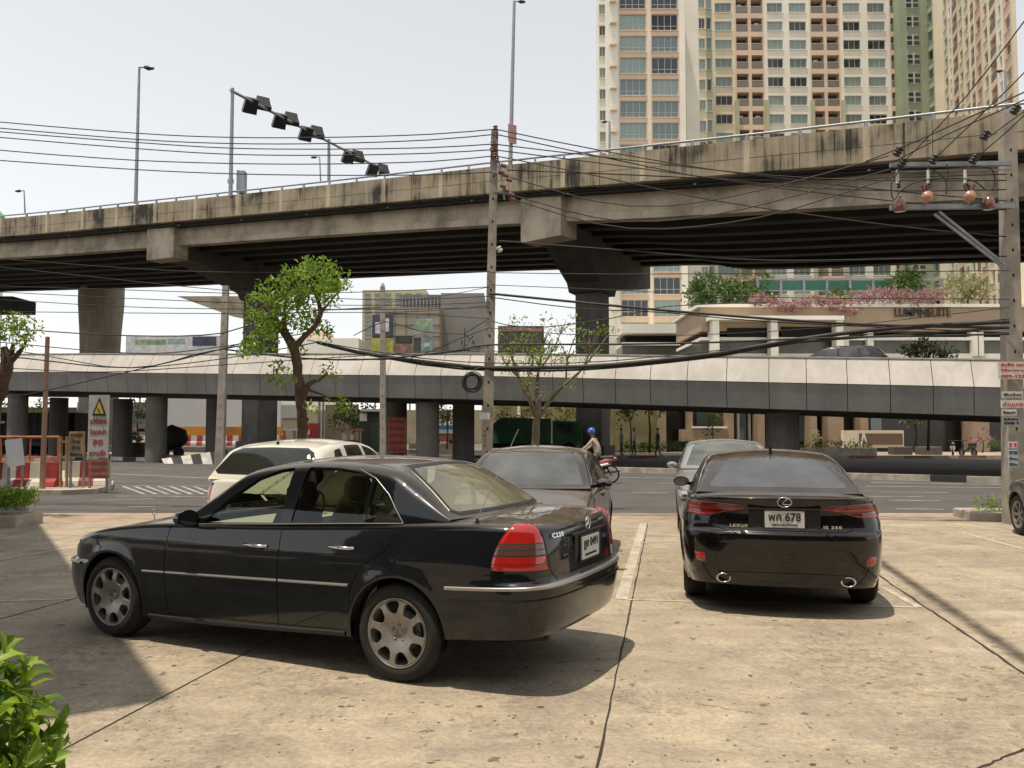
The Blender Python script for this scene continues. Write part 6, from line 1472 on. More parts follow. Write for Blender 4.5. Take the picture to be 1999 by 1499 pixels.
c.build('foliage', M['leafb'] if 'leafb' in M else leafmat('bright_bush_leaves', (.07, .16, .008), (.30, .42, .03), .4), o)
c = MB()
for k in range(14):
    a = rnd.uniform(0, 6.28); c.tube([(0, 0, -.05), (math.cos(a)*.12, math.sin(a)*.12, .3), (math.cos(a)*.25, math.sin(a)*.25, .7)], [.012, .009, .004], 5)
c.build('stems', M['bark'], o)

# ================================================================ POLES
M['pole'] = mat('pole_concrete', (.34, .30, .245), .9, var=.3, scale=2.5); M['rust'] = mat('rusty_steel', (.20, .09, .05), .85, var=.6, scale=3, col2=(.30, .22, .16)); M['insul'] = mat('brown_porcelain', (.16, .055, .035), .2, coat=.6); M['insuld'] = mat('dark_insulator', (.03, .022, .02), .3)
def conc_pole(name, label, px_b, px_t, py_t, Y, wpx_b, wpx_t, mt='pole', holes=True, basepx=None):
    t = at(px_t, py_t, Y); b = at(px_b, 900, Y); o = empty(name, (b.x, Y, 0), 0, label, 'utility pole', 'utility poles'); O = Vector((b.x, Y, 0)); k = Y/FOC; mb = MB()
    lean = (t.x-b.x); H = t.z; w0, w1 = wpx_b*k/2, wpx_t*k/2; n = 10; vs = []; fs = []
    for i in range(n+1):
        f_ = i/n; w_ = w0+(w1-w0)*f_; c = Vector((lean*f_, 0, -.2+(H+.2)*f_)); vs += [c+Vector((sx*w_, sy*w_*.8, 0)) for sx, sy in ((-1, -1), (1, -1), (1, 1), (-1, 1))]
    for i in range(n):
        for j in range(4): fs.append((i*4+j, i*4+(j+1) % 4, i*4+4+(j+1) % 4, i*4+4+j))
    fs += [(3, 2, 1, 0), (n*4, n*4+1, n*4+2, n*4+3)]; mb.add(vs, fs, 0)
    if holes:
        z = 1.2
        while z < H-.3:
            f_ = z/H; w_ = w0+(w1-w0)*f_; mb.box((lean*f_, -w_*.8-.001, z), (.035, .004, .05), 1); z += .45
    ob = mb.build('pole_shaft', [M[mt], M['void']], o, bevel=.015); return o, O, H
P1, O1, H1 = conc_pole('utility_pole', 'tall weathered concrete pole in the centre carrying many cables and a black cable coil', 948, 966, 254, 16.0, 22, 14)
def ins(mb, c, r=.05, h=.09, n=3, axis='Z', mi=0):
    pr = []
    for i in range(n): z = i*h/n; pr += [(r*.55, z), (r, z+h/n*.25), (r*.9, z+h/n*.6), (r*.55, z+h/n*.8)]
    pr = [(0, 0)]+pr+[(0, h)]; T = Matrix.Translation(Vector(c)); 
    if axis == 'X': T = T@Matrix.Rotation(R(90), 4, 'Y')
    if isinstance(axis, Vector): T = T@axis.to_track_quat('Z', 'Y').to_matrix().to_4x4()
    mb.lathe(pr, 12, mi, T)
for a, b in ((967, 250), (968, 262), (962, 280), (961, 292), (966, 303), (970, 312)):
    mb = MB(); c = at(a, b, 15.88)-O1; ins(mb, c-Vector((0, 0, .04)), .05, .10, 2); mb.build('insulator', M['insul'], P1)
mb = MB(); c = at(969, 245, 16)-O1; mb.tube([c, at(972, 340, 15.85)-O1], .02, 6); mb.bar(at(975, 318, 15.9)-O1, at(985, 390, 15.9)-O1, .035); mb.bar(at(962, 335, 15.9)-O1, at(1002, 345, 15.9)-O1, .04); mb.bar(at(962, 372, 15.9)-O1, at(1004, 380, 15.9)-O1, .04); mb.build('bracket', M['steel'], P1)
for a, b in ((982, 322), (978, 335), (986, 341), (993, 350), (981, 362), (987, 370), (994, 378), (999, 388)):
    mb = MB(); ins(mb, at(a-4, b, 15.8)-O1, .045, .12, 3, Vector((1, -.3, -.35))); mb.build('insulator', M['insul'], P1)
mb = MB()
for k in range(7):
    c = at(921+rnd.uniform(-2.5, 2.5), 745+rnd.uniform(-2, 3), 15.7+k*.02)-O1; r_ = (.165+rnd.uniform(-.02, .02)) if k < 5 else .135
    mb.tube([c+Vector((r_*math.cos(t), .01*math.sin(3*t), r_*1.02*math.sin(t))) for t in np.linspace(0, 2*math.pi, 36)], .011, 6, 0, False)
mb.tube([at(925, 722, 15.75)-O1, at(940, 716, 15.8)-O1], .012, 6); mb.build('cable_coil', M['cable'], P1)
mb = MB(); mb.box(at(946, 812, 15.84)-O1, (.20, .012, .13)); mb.build('notice_plate', M['plate'], P1)
mb = MB(); ins(mb, at(972, 482, 15.85)-O1, .06, .12, 2, Vector((.6, 0, -1))); mb.build('lamp_holder', M['plate'], P1)
mb = MB()
for q, tx in enumerate(('4', '9', '2', 'บ')): add_text(mb, tx, .07, at(946, 842+q*9, 15.84)-O1, (1, 0, 0), (0, 0, 1), 0, width=.06)
mb.build('pole_number', M['ink'], P1)
mb = MB()     # tangle of small hooks and clamps left of the pole
for k in range(16):
    a = 898+rnd.uniform(0, 46); b = 655+rnd.uniform(0, 32); c = at(a, b, 15.9)-O1; mb.tube([c, c+Vector((rnd.uniform(-.04, .04), 0, .05)), c+Vector((rnd.uniform(-.08, .08), 0, -.03))], .008, 5)
mb.bar(at(903, 684, 15.9)-O1, at(936, 686, 15.9)-O1, .012); mb.tube([at(907, 640, 15.9)-O1, at(907, 684, 15.9)-O1], .008, 5); mb.build('cable_clamps', M['cable'], P1)
conc_pole('utility_pole', 'short thick concrete pole behind the white hatchback beside the striped median nose', 429, 441, 558, 35.0, 17, 11)
P3, O3, H3 = conc_pole('utility_pole', 'thin pointed concrete pole left of the red notice board', 748, 747, 560, 34.0, 12, 9)
mb = MB(); c = at(747, 560, 34)-O3; mb.lathe([(.10, 0), (.06, .12), (0, .2)], 8, 0, Matrix.Translation(c)); mb.build('pole_cap', M['pole'], P3)
conc_pole('utility_pole', 'rusty steel pipe pole rising out of the red and white barriers', 84, 93, 657, 21.8, 9, 7, 'rust', False)
PR, OR, HR = conc_pole('utility_pole', 'stout concrete pole at the right edge with steel crossarms brown insulators and pasted notices', 1976, 1966, 222, 14.5, 34, 25)
YR = 14.4
mb = MB()
for (a0, b0, a1, b1, w_, h_) in ((1738, 322, 1975, 319, .08, .075), (1740, 335, 1975, 331, .02, .02), (1738, 405, 1978, 402, .09, .085)): mb.bar(at(a0, b0, YR-.12)-OR, at(a1, b1, YR-.12)-OR, w_, h_)
mb.build('crossarm', M['steel'], PR)
for o1, o2 in ((0, 0), (9, -5)):
    mb = MB(); mb.bar(at(1824+o1, 418+o2, YR-.1)-OR, at(1962+o1*.3, 524+o2, YR-.14)-OR, .028, .045); mb.build('brace', M['steel'], PR)
for a, b in ((1757, 412), (1930, 408)):
    mb = MB(); c = at(a, b, YR-.2)-OR; mb.lathe([(0, 0), (.095, 0), (.105, .05), (.10, .13), (.08, .19), (.03, .22), (.025, .26), (0, .26)], 16, 0, Matrix.Translation(c)); mb.build('insulator', M['insul'], PR)
for a, b in ((1810, 384), (1893, 383)):
    mb = MB(); c = at(a, b, YR-.25)-OR; mb.lathe([(0, -.08), (.085, -.07), (.10, 0), (.085, .06), (0, .07)], 18, 0, Matrix.Translation(c)@Matrix.Rotation(R(80), 4, 'X'))
    for s in (-.09, 0, .09): mb.tube([c+Vector((s*.4, 0, .06)), c+Vector((s, 0, .20))], [.02, .028], 7, 1)
    mb.build('insulator', [mat('terracotta_porcelain', (.42, .20, .14), .35, coat=.5), M['insul']], PR)
for a, b in ((1752, 345), (1812, 345), (1884, 345)):
    mb = MB(); c = at(a, b, YR-.22)-OR; mb.tube([c+Vector((0, 0, -.12)), c+Vector((0, 0, .12))], [.03, .025], 9, 0); ins(mb, c+Vector((.02, 0, -.2)), .035, .14, 3, mi=1); mb.tube([c+Vector((0, 0, .12)), c+Vector((.02, 0, .2))], .012, 6, 1); mb.build('fuse_holder', [M['plate'], M['insuld']], PR)
for a, b in ((1757, 326), (1818, 319), (1896, 319), (1977, 222), (1918, 272), (1748, 304)):
    mb = MB(); ins(mb, at(a, b, YR-.3)-OR, .075, .17, 3, Vector((.5, -.2, .8))); mb.build('insulator', M['insuld'], PR)
mb = MB()
for pts in ([(1757, 330), (1740, 360), (1745, 390), (1757, 372)], [(1818, 330), (1845, 350), (1848, 380)], [(1896, 325), (1935, 330), (1942, 360), (1932, 372)], [(1760, 372), (1800, 352), (1890, 350), (1925, 372)], [(1848, 320), (1850, 350), (1815, 352)], [(1893, 400), (1915, 395), (1930, 408)]):
    mb.tube(spline([at(a, b, YR-.28)-OR for a, b in pts], .05), .011, 6)
mb.build('jumper_cable', M['cable'], PR)
def notice(parent, O, x0, y0, x1, y1, Y, lines, mt, ink, name='notice', rotx=0):
    a = at(x0, y1, Y)-O; b = at(x1, y0, Y)-O; mb = MB(); mb.box(((a.x+b.x)/2, a.y, (a.z+b.z)/2), (b.x-a.x, .012, b.z-a.z), 0); n = len(lines); h = (b.z-a.z)/max(n, 1)
    for i, t in enumerate(lines): add_text(mb, t, h*.58, ((a.x+b.x)/2, a.y-.009, b.z-h*(i+.5)), (1, 0, 0), (0, 0, 1), 1, width=(b.x-a.x)*.86, bold=.002)
    return mb.build(name, [mt, ink], parent)
pap = mat('paper_white', (.60, .56, .52), .8, var=.15, scale=8); redink = mat('red_lettering', (.50, .05, .03), .6)
notice(PR, OR, 1949, 706, 2016, 740, YR-.18, ['รับซื้อ รถเก่า', 'ให้ราคาสูง', '089-123-4'], pap, redink)
notice(PR, OR, 1956, 764, 1996, 776, YR-.18, ['เงินด่วน'], pap, M['ink']); notice(PR, OR, 1954, 781, 2000, 796, YR-.18, ['ด่วนมาก'], pap, redink); notice(PR, OR, 1956, 799, 1984, 811, YR-.18, ['ห้องเช่า'], pap, M['ink']); notice(PR, OR, 1957, 814, 1990, 830, YR-.18, ['รับย้ายบ้าน', '081'], mat('grey_paper', (.30, .30, .33), .8, var=.3, scale=9), M['ink'])
notice(PR, OR, 1968, 862, 1986, 875, YR-.19, ['!!'], pap, redink); notice(PR, OR, 1969, 878, 1987, 912, YR-.19, ['ขาย', 'บ้าน', 'ที่ดิน'], mat('pale_blue_paper', (.42, .48, .50), .8), M['ink'])
tag(MB().tube([(OR.x+.35, 14.9, -.1), (OR.x+.33, 14.9, 2.3)], .05, 8).build('sign_post', M['cream']), 'pale thin post just right of the stout right-hand pole', 'post')

# ---- lamp posts on the flyover
def lamp_post(label, px0, py0, px1, py1, Y, wpx, head, hpx, arm=None):
    b = at(px0, py0, Y); t = at(px1, py1, Y); o = empty('street_lamp', (b.x, Y, b.z-.2), 0, label, 'street lamp', 'street lamps on the flyover'); O = Vector(o.location); k = Y/FOC
    mb = MB(); mb.tube([Vector((0, 0, 0)), t-O], [wpx*k*.55, wpx*k*.35], 8); mb.build('post', M['steel'], o)
    s = head; mb = MB(); c = t-O; L = hpx*k
    mb.tube([c, c+Vector((s*L*.25, 0, .0)), c+Vector((s*L*.4, 0, -.02*L))], [.06*L, .06*L, .08*L], 8, 0); mb.tube([c+Vector((s*L*.35, 0, 0)), c+Vector((s*L*.6, 0, -.06*L)), c+Vector((s*L, 0, -.08*L))], [.10*L, .17*L, .09*L], 10, 1)
    mb.build('lamp_head', [M['steel'], M['insuld']], o); return o, O
lamp_post('tall lamp post on the flyover left of the floodlight gantry', 265, 392, 272, 131, 58.2, 7, 1, 29)
L2, OL2 = lamp_post('tallest lamp post on the flyover carrying a faded pink board', 996, 322, 1004, 2, 42.4, 8, 1, 22)
mb = MB(); c = at(1001, 262, 42.2)-OL2; mb.box(c, (.42, .05, 1.0), rz=.5); mb.box(at(994, 258, 42.2)-OL2, (.12, .05, .9)); mb.build('board', mat('faded_pink', (.42, .22, .20), .7), L2)
lamp_post('small distant lamp post at the far left beyond the flyover', 49, 414, 47, 372, 110, 3, -1, 17); lamp_post('small distant lamp post below the floodlight gantry', 626, 352, 624, 306, 100, 3, -1, 17)
lamp_post('lamp post on the flyover in front of the left tower', 1190, 300, 1190, 237, 56, 5, -1, 16); lamp_post('lamp post on the flyover in front of the right wing', 1964, 222, 1962, 138, 45, 5, -1, 18)
# ---- floodlight gantry
ga = empty('floodlight_gantry', tuple(at(450, 372, 54)), 0, 'steel gantry with paired black floodlights above the flyover', 'gantry'); OG = Vector(ga.location)
mb = MB(); mb.tube([Vector((0, 0, -.4)), at(454, 172, 54)-OG], [.14, .11], 10); mb.build('post', M['steel'], ga); mb = MB(); mb.tube([at(642, 352, 64)-OG, at(642, 272, 64)-OG], [.13, .11], 10); mb.build('post', M['steel'], ga)
mb = MB(); mb.tube([at(450, 176, 53.8)-OG, at(642, 277, 64)-OG, at(758, 337, 72)-OG], .10, 8); mb.build('boom', M['steel'], ga)
for (a, b), Yf, up in (((489, 206), 56, 0), ((514, 202), 57.2, 1), ((546, 236), 59, 0), ((569, 232), 60, 1), ((597, 261), 61.6, 0), ((619, 258), 62.8, 1), ((680, 306), 67, 0), ((699, 305), 68, 1), ((727, 332), 70, 0), ((748, 331), 71.2, 1)):
    mb = MB(); c = at(a, b, Yf)-OG; T = Matrix.Rotation(R(35), 3, 'Z')@Matrix.Rotation(R(-28 if up else 38), 3, 'X'); mb.box(c, (.98, .36, 1.05), 0, M=T, taper=.86); mb.box(c+T@Vector((0, -.19, 0)), (.88, .03, .95), 1, M=T); mb.bar(c, c+Vector((.25 if not up else -.25, 0, .2 if not up else -.35)), .08, mi=2)
    mb.build('floodlight', [M['insuld'], M['black'], M['steel']], ga)
mb = MB(); pbox(mb, 461, 332, 477, 376, 54.2, .6, 0); tag(mb.build('control_cabinet', M['steel'], bevel=.02), 'grey control cabinet on the flyover parapet beside the gantry post', 'cabinet')
mb = MB(); pbox(mb, 437, 374, 460, 390, 53.6, .25, 0); mb.build('bracket', M['steel'], ga)
# ================================================================ CABLES
ORD = ['first from above', 'second from above', 'third from above', 'fourth from above', 'fifth from above', 'sixth from above', 'seventh from above', 'eighth from above', 'ninth from above', 'lowest', 'eleventh', 'twelfth']
def wires(desc, group, Y, lst, r=.011, sag=None):
    for i, pts in enumerate(lst):
        y0, y1 = Y if isinstance(Y, tuple) else (Y, Y); xa, xb = pts[0][0], pts[-1][0]
        P = [at(p[0], p[1], (p[3] if len(p) > 3 else y0+(y1-y0)*(p[0]-xa)/(xb-xa))) for p in pts]; rad = pts[0][2] if len(pts[0]) > 2 else r
        S = spline(P, .5); mb = MB(); mb.tube(S, rad, 6); o = mb.build('overhead_cable', M['cable'])
        tag(o, '%s of the %s' % (ORD[i], desc), 'cable', group)
wires('thin cables running left from the centre pole top', 'cables left of the centre pole', (18, 15.9), [
  [(-260, 212), (0, 238), (268, 260), (450, 268), (640, 268), (840, 262), (967, 252)], [(-260, 226), (0, 250), (268, 272), (450, 280), (640, 280), (840, 273), (967, 262)],
  [(-260, 232), (0, 257), (268, 278), (450, 289), (640, 291), (840, 288), (962, 281)], [(-260, 244), (0, 268), (268, 290), (450, 301), (640, 303), (840, 299), (961, 292)],
  [(-260, 268), (0, 293), (120, 303), (150, 305), (268, 313), (450, 319), (640, 320), (840, 315), (966, 304)], [(-260, 292), (0, 313), (268, 331), (450, 339), (640, 342), (840, 341), (968, 335)]])
wires('cables falling from the centre pole to the right-hand pole', 'cables between the centre pole and the right-hand pole', (15.9, 14.3), [
  [(967, 252), (1160, 291), (1400, 332), (1740, 372), (1965, 392)], [(968, 262), (1160, 303), (1400, 350), (1740, 392), (1965, 410)], [(963, 281), (1200, 309), (1500, 342), (1740, 352), (1965, 352)], [(963, 292), (1200, 322), (1500, 360), (1740, 372), (1965, 370)],
  [(966, 304), (1150, 340), (1400, 392), (1740, 440), (1965, 462)], [(990, 332), (1200, 340), (1500, 352), (1740, 346), (1965, 340)], [(995, 345), (1160, 392), (1300, 402), (1480, 372), (1735, 304)], [(998, 380), (1160, 424), (1280, 432), (1450, 408), (1740, 330)], [(1000, 388), (1160, 436), (1300, 447), (1480, 425), (1620, 385), (1745, 345)], [(975, 470), (1200, 487), (1500, 508), (1965, 500)]])
wires('cables climbing steeply to the upper right edge', 'cables climbing from the right-hand pole', (14.1, 9.5), [
  [(1762, 318), (1880, 195), (1999, 42), (2100, -100)], [(1822, 312), (1940, 200), (1999, 142), (2150, -20)], [(1740, 318), (1850, 262), (1999, 195), (2150, 120)], [(1900, 312), (1960, 262), (2010, 215), (2150, 90)], [(1690, 315), (1790, 275), (1999, 180), (2150, 110)], [(1925, 272), (1999, 218), (2150, 130)]], .010)
wires('thin cables crossing the dark underside of the flyover', 'cables across the flyover underside', (19, 15.9), [
  [(-200, 490), (0, 505), (330, 528), (620, 532), (957, 530)], [(-200, 500), (0, 521), (433, 566), (620, 572), (957, 560)], [(-200, 548), (0, 558), (433, 572), (740, 585), (957, 578)], [(-200, 560), (0, 570), (433, 590), (740, 596), (957, 590)], [(-200, 578), (0, 585), (230, 598), (433, 603), (740, 604), (957, 600)], [(-200, 604), (0, 608), (433, 612), (740, 610), (957, 622)]], .008)
wires('thick black cables sagging low on the left before the ramp', 'low cables on the left', (17.5, 16), [
  [(-200, 622, .012), (0, 640), (250, 655), (436, 650), (560, 612), (745, 560 + 40)], [(-200, 655, .010), (0, 668), (150, 682), (300, 690), (436, 676), (600, 650)], [(-200, 665, .010), (0, 680), (120, 700), (250, 718), (436, 700), (620, 668)], [(-200, 690, .013), (0, 695), (200, 716), (300, 714), (380, 692), (480, 673)], [(-200, 712, .009), (0, 718), (200, 726), (436, 712), (620, 700), (900, 682)], [(-200, 800, .010), (0, 778), (90, 762), (240, 728), (380, 695), (480, 668)]], .010)
wires('heavy cable bundles draped across the ramp panels', 'cable bundles across the ramp', (16.5, 14.2), [
  [(620, 668, .038), (700, 688), (800, 703), (900, 714), (950, 718), (1130, 716), (1260, 706), (1400, 690), (1560, 662), (1750, 640), (1970, 628)], [(630, 672, .02), (760, 700), (900, 720), (1130, 722), (1400, 696), (1560, 668), (1970, 640)], [(600, 664, .010), (760, 690), (900, 706), (1130, 708), (1400, 684), (1970, 622)], [(440, 682, .018), (600, 700), (750, 700), (905, 682), (955, 673), (1200, 672), (1400, 668), (1600, 660), (1970, 652)]])
wires('black cables leaving the centre pole towards the right edge', 'cables right of the centre pole', (15.9, 14.2), [
  [(957, 532, .008), (1200, 535), (1500, 533), (1970, 528)], [(957, 556, .007), (1200, 566), (1500, 580), (1970, 584)], [(957, 573, .024), (1130, 590), (1300, 606), (1500, 622), (1700, 634), (1970, 640)], [(957, 580, .010), (1130, 602), (1300, 610), (1500, 628), (1970, 650)], [(957, 626, .009), (1040, 640), (1200, 620), (1300, 598), (1500, 590)], [(957, 640, .007), (1100, 652), (1300, 655), (1600, 640), (1970, 600)]])
wires('short cables between the pointed pole and the centre pole', 'cables at the pointed pole', (17, 15.9), [
  [(690, 655, .009), (720, 640), (752, 628), (780, 634), (830, 648), (905, 652)], [(905, 652, .009), (925, 640), (955, 622)], [(745, 610, .006), (850, 606), (955, 596)], [(752, 590, .006), (850, 580), (955, 560)], [(757, 690, .007), (850, 692), (955, 676)], [(690, 700, .008), (800, 700), (900, 660), (955, 640)]])

# ================================================================ PEOPLE
def person(label, loc, rz, joints, cols, cat='person', group=None):
    """continuous body: skinned skeleton; joints: dict name -> (x,y,z,r)"""
    E_ = [('pelvis', 'belly'), ('belly', 'chest'), ('chest', 'neck'), ('neck', 'head0'), ('head0', 'head1')]+[e for s in 'LR' for e in (('chest', 'sh'+s), ('sh'+s, 'el'+s), ('el'+s, 'wr'+s), ('wr'+s, 'ha'+s), ('pelvis', 'hip'+s), ('hip'+s, 'kn'+s), ('kn'+s, 'an'+s), ('an'+s, 'to'+s))]
    names = list(joints); me = bpy.data.meshes.new('person'); me.from_pydata([joints[n][:3] for n in names], [(names.index(a), names.index(b)) for a, b in E_], []); o = bpy.data.objects.new('person', me); COL.objects.link(o)
    md = o.modifiers.new('skin', 'SKIN'); md.use_smooth_shade = True
    for n, v in zip(names, me.skin_vertices[0].data): r = joints[n][3]; v.radius = (r, r)
    me.skin_vertices[0].data[names.index('pelvis')].use_root = True; sb = o.modifiers.new('sub', 'SUBSURF'); sb.levels = 2; sb.render_levels = 2
    dg = bpy.context.evaluated_depsgraph_get(); m2 = bpy.data.meshes.new_from_object(o.evaluated_get(dg)); bpy.data.objects.remove(o)
    for m_ in (M['skin'], cols['top'], cols['legs'], M['black']): m2.materials.append(m_)
    zt = joints['neck'][2]-.02; zp = joints['pelvis'][2]+.02
    w_ = {s: Vector(joints['wr'+s][:3]) for s in 'LR'}; an = {s: Vector(joints['an'+s][:3]) for s in 'LR'}; seg = [(Vector(joints[a][:3]), Vector(joints[b][:3]), b) for a, b in E_]
    for p in m2.polygons:
        c = p.center; best = min(seg, key=lambda s: ((s[0].lerp(s[1], min(1, max(0, (c-s[0]).dot(s[1]-s[0])/max((s[1]-s[0]).length_squared, 1e-6))))-c).length))[2]
        p.material_index = 0 if best in ('head0', 'head1', 'haL', 'haR', 'neck') and not (best == 'neck' and c.z < zt) else 2 if best[:2] in ('hi', 'kn', 'an') else 3 if best[:2] == 'to' else 1; p.use_smooth = True
    ob = bpy.data.objects.new('person', m2); COL.objects.link(ob); ob.location = loc; ob.rotation_euler = (0, 0, rz); tag(ob, label, cat, group); return ob
M['skin'] = mat('skin', (.28, .15, .09), .6)
def standing(stride=.12):
    j = dict(pelvis=(0, 0, .92, .13), belly=(0, 0, 1.08, .12), chest=(0, 0, 1.30, .14), neck=(0, 0, 1.46, .05), head0=(.01, 0, 1.54, .07), head1=(.01, 0, 1.66, .085))
    for s, k in (('L', 1), ('R', -1)):
        j['sh'+s] = (0, .17*k, 1.38, .055); j['el'+s] = (-.05*k, .22*k, 1.12, .042); j['wr'+s] = (.06*k, .22*k, .90, .03); j['ha'+s] = (.09*k, .22*k, .80, .035)
        j['hip'+s] = (0, .09*k, .86, .085); j['kn'+s] = (stride*k*.6, .10*k, .48, .06); j['an'+s] = (stride*k, .10*k, .08, .042); j['to'+s] = (stride*k+.14, .11*k, .03, .035)
    return j
def hair(o, j, mt, r=.098):
    mb = MB(); c = j['head1']; mb.lathe([(0, r*1.05), (r*.6, r*.85), (r*.95, r*.35), (r, -.01), (r*.97, -.03)], 16, 0, Matrix.Translation(Vector((c[0]-.012, c[1], c[2]+.005)))); h = mb.build('hair', mt, o); return h
darkh = mat('black_hair', (.01, .009, .008), .5)
for i, (px, Y, lab, top, legs) in enumerate(((1213, 52, 'pedestrian in a grey shirt by the dark flyover pier on the far pavement', (.16, .16, .17), (.02, .02, .03)), (1238, 52.6, 'pedestrian in a pale shirt between the two thin trees on the far pavement', (.42, .40, .38), (.03, .03, .05)), (1284, 51.5, 'pedestrian in dark clothes beside the white-trunked tree', (.05, .05, .06), (.02, .02, .03)))):
    p = at(px, 880, Y); j = standing(.10+.05*i); o = person(lab, (p.x, Y, -.02), R(180*i+10), j, dict(top=mat('shirt', top, .8), legs=mat('trousers', legs, .8)), group='pedestrians on the far pavement'); hair(o, j, darkh)
# ---- rider on a small red and white motorcycle, heading left
mc = gl(1157, 939); mc = Vector((mc.x, mc.y, -.05)); rz_m = R(180-22)
mo = empty('motorcycle', mc, rz_m, 'small red and white motorcycle ridden left along the road', 'motorcycle'); r_ = .28
for x_ in (-.60, .62):
    w_ = MB(); T = Matrix.Translation(Vector((x_, 0, r_)))@Matrix.Rotation(R(90), 4, 'X'); w_.lathe([(r_-.05, -.035), (r_-.012, -.03), (r_, 0), (r_-.012, .03), (r_-.05, .035)], 30, 0, T, closed=True); w_.lathe([(.03, -.04), (.05, 0), (.03, .04)], 12, 1, T)
    for k in range(12): a = k*math.pi/6; w_.bar((x_+.04*math.cos(a), 0, r_+.04*math.sin(a)), (x_+(r_-.05)*math.cos(a), 0, r_+(r_-.05)*math.sin(a)), .006, mi=1)
    w_.build('wheel', [M['rubber'], M['chrome_dull']], mo)
b = MB(); b.tube([(-.60, 0, r_), (-.45, 0, .5), (-.1, 0, .42), (.15, 0, .40), (.40, 0, .80)], [.02, .05, .07, .06, .03], 8, 0); b.box((-.05, 0, .36), (.38, .20, .22), 0); b.build('frame', M['black'], mo)
b = MB(); b.tube([(.40, 0, .86), (.34, 0, .62), (.16, 0, .45)], [.10, .13, .09], 12, 0); b.tube([(-.15, 0, .62), (-.45, 0, .68), (-.78, 0, .78)], [.09, .12, .05], 12, 0); b.tube([(-.20, .10, .52), (-.55, .11, .60)], [.05, .04], 8, 1); b.tube([(-.20, -.10, .52), (-.55, -.11, .60)], [.05, .04], 8, 1)
b.tube([(.60-.22, 0, .60), (.62, 0, .61), (.85, 0, .48)], [.04, .06, .03], 8, 1); b.tube([(.10, .16, .80), (.30, .17, .42)], [.04, .05], 8, 1); b.build('fairing', [mat('faded_pink_red', (.40, .12, .12), .5), M['white']], mo)
b = MB(); b.tube([(.05, 0, .73), (-.25, 0, .76), (-.70, 0, .80)], [.06, .10, .08], 10, 0); b.build('saddle', M['black'], mo)
b = MB(); b.tube([(.60, 0, r_), (.44, 0, .86), (.38, 0, .98)], .028, 8); b.tube([(.30, -.32, 1.0), (.38, -.1, 1.0), (.38, .1, 1.0), (.30, .32, 1.0)], .014, 8)
for s in (-1, 1): b.tube([(.36, .2*s, 1.0), (.38, .26*s, 1.12)], .007, 6); b.tube([(.38, .22*s, 1.13), (.38, .31*s, 1.14)], .04, 8)
b.build('handlebar', M['black'], mo); b = MB(); b.lathe([(0, .06), (.06, .04), (.075, 0), (.06, -.06)], 16, 0, Matrix.Translation(Vector((.46, 0, .90)))@Matrix.Rotation(R(80), 4, 'Y')); b.build('headlight', M['lamp_clear'], mo)
b = MB(); b.tube([(-.1, -.15, .30), (-.6, -.17, .34), (-.85, -.17, .40)], [.03, .045, .04], 8); b.build('exhaust_pipe', M['steel'], mo)
j = dict(pelvis=(-.22, 0, .86, .14), belly=(-.18, 0, 1.02, .13), chest=(-.08, 0, 1.27, .15), neck=(-.02, 0, 1.42, .055), head0=(.02, 0, 1.50, .07), head1=(.03, 0, 1.61, .085))
for s, k in (('L', 1), ('R', -1)):
    j['sh'+s] = (-.05, .18*k, 1.35, .06); j['el'+s] = (.12, .25*k, 1.14, .045); j['wr'+s] = (.29, .27*k, 1.04, .032); j['ha'+s] = (.35, .27*k, 1.02, .036)
    j['hip'+s] = (-.16, .11*k, .84, .09); j['kn'+s] = (.16, .20*k, .74, .065); j['an'+s] = (.04, .19*k, .37, .045); j['to'+s] = (.18, .20*k, .32, .037)
rd = person('rider in a beige shirt and blue helmet leaning forward on the motorcycle', mc, rz_m, j, dict(top=mat('beige_shirt', (.42, .34, .26), .85), legs=mat('khaki_trousers', (.16, .13, .10), .85)))
b = MB(); b.lathe([(0, .125), (.06, .118), (.11, .075), (.128, .0), (.12, -.06), (.105, -.075)], 22, 0, Matrix.Translation(Vector((.025, 0, 1.625)))); b.box((.13, 0, 1.64), (.10, .17, .02)); h = b.build('helmet', mat('blue_helmet', (.02, .09, .42), .2, coat=1), rd)

# ================================================================ LORRIES, STALLS, BARRIERS BEYOND THE KERB
def wheelset(mb, xs, y, r, mi=0):
    for x_ in xs:
        for s in (-1, 1): mb.lathe([(0, .02), (r*.5, .03), (r*.55, .13), (r-.03, .15), (r, .1), (r, -.1), (r-.03, -.12), (0, -.12)], 22, mi, Matrix.Translation(Vector((x_, s*y, r)))@Matrix.Rotation(R(-90*s), 4, 'X'))
gt = at(1040, 870, 47.5); tr = empty('lorry', (gt.x, 47.5, -.05), R(0), 'green refuse lorry with a sloping rear parked under the ramp behind the bare tree', 'lorry')
gm = mat('lorry_green', (.025, .15, .05), .4, var=.3, scale=1, coat=.4); b = MB(); b.prism([(-2.4, -1.2, .9), (1.0, -1.2, .9), (1.0, -1.2, 2.3), (-1.8, -1.2, 2.35), (-2.6, -1.2, 1.7)], (0, 2.4, 0))
for x_ in (-1.6, -.9, -.2, .5): b.box((x_, -1.23, 1.6), (.08, .06, 1.35))
b.build('refuse_body', gm, tr, fixn=True); b = MB(); b.prism([(1.1, -1.15, .55), (2.75, -1.15, .55), (2.78, -1.15, 1.35), (2.55, -1.15, 2.15), (1.1, -1.15, 2.2)], (0, 2.3, 0)); b.build('cab', gm, tr, fixn=True, bevel=.06)
b = MB(); b.box((1.75, -1.16, 1.75), (.85, .04, .55)); b.build('cab_window', M['wg'][2], tr)
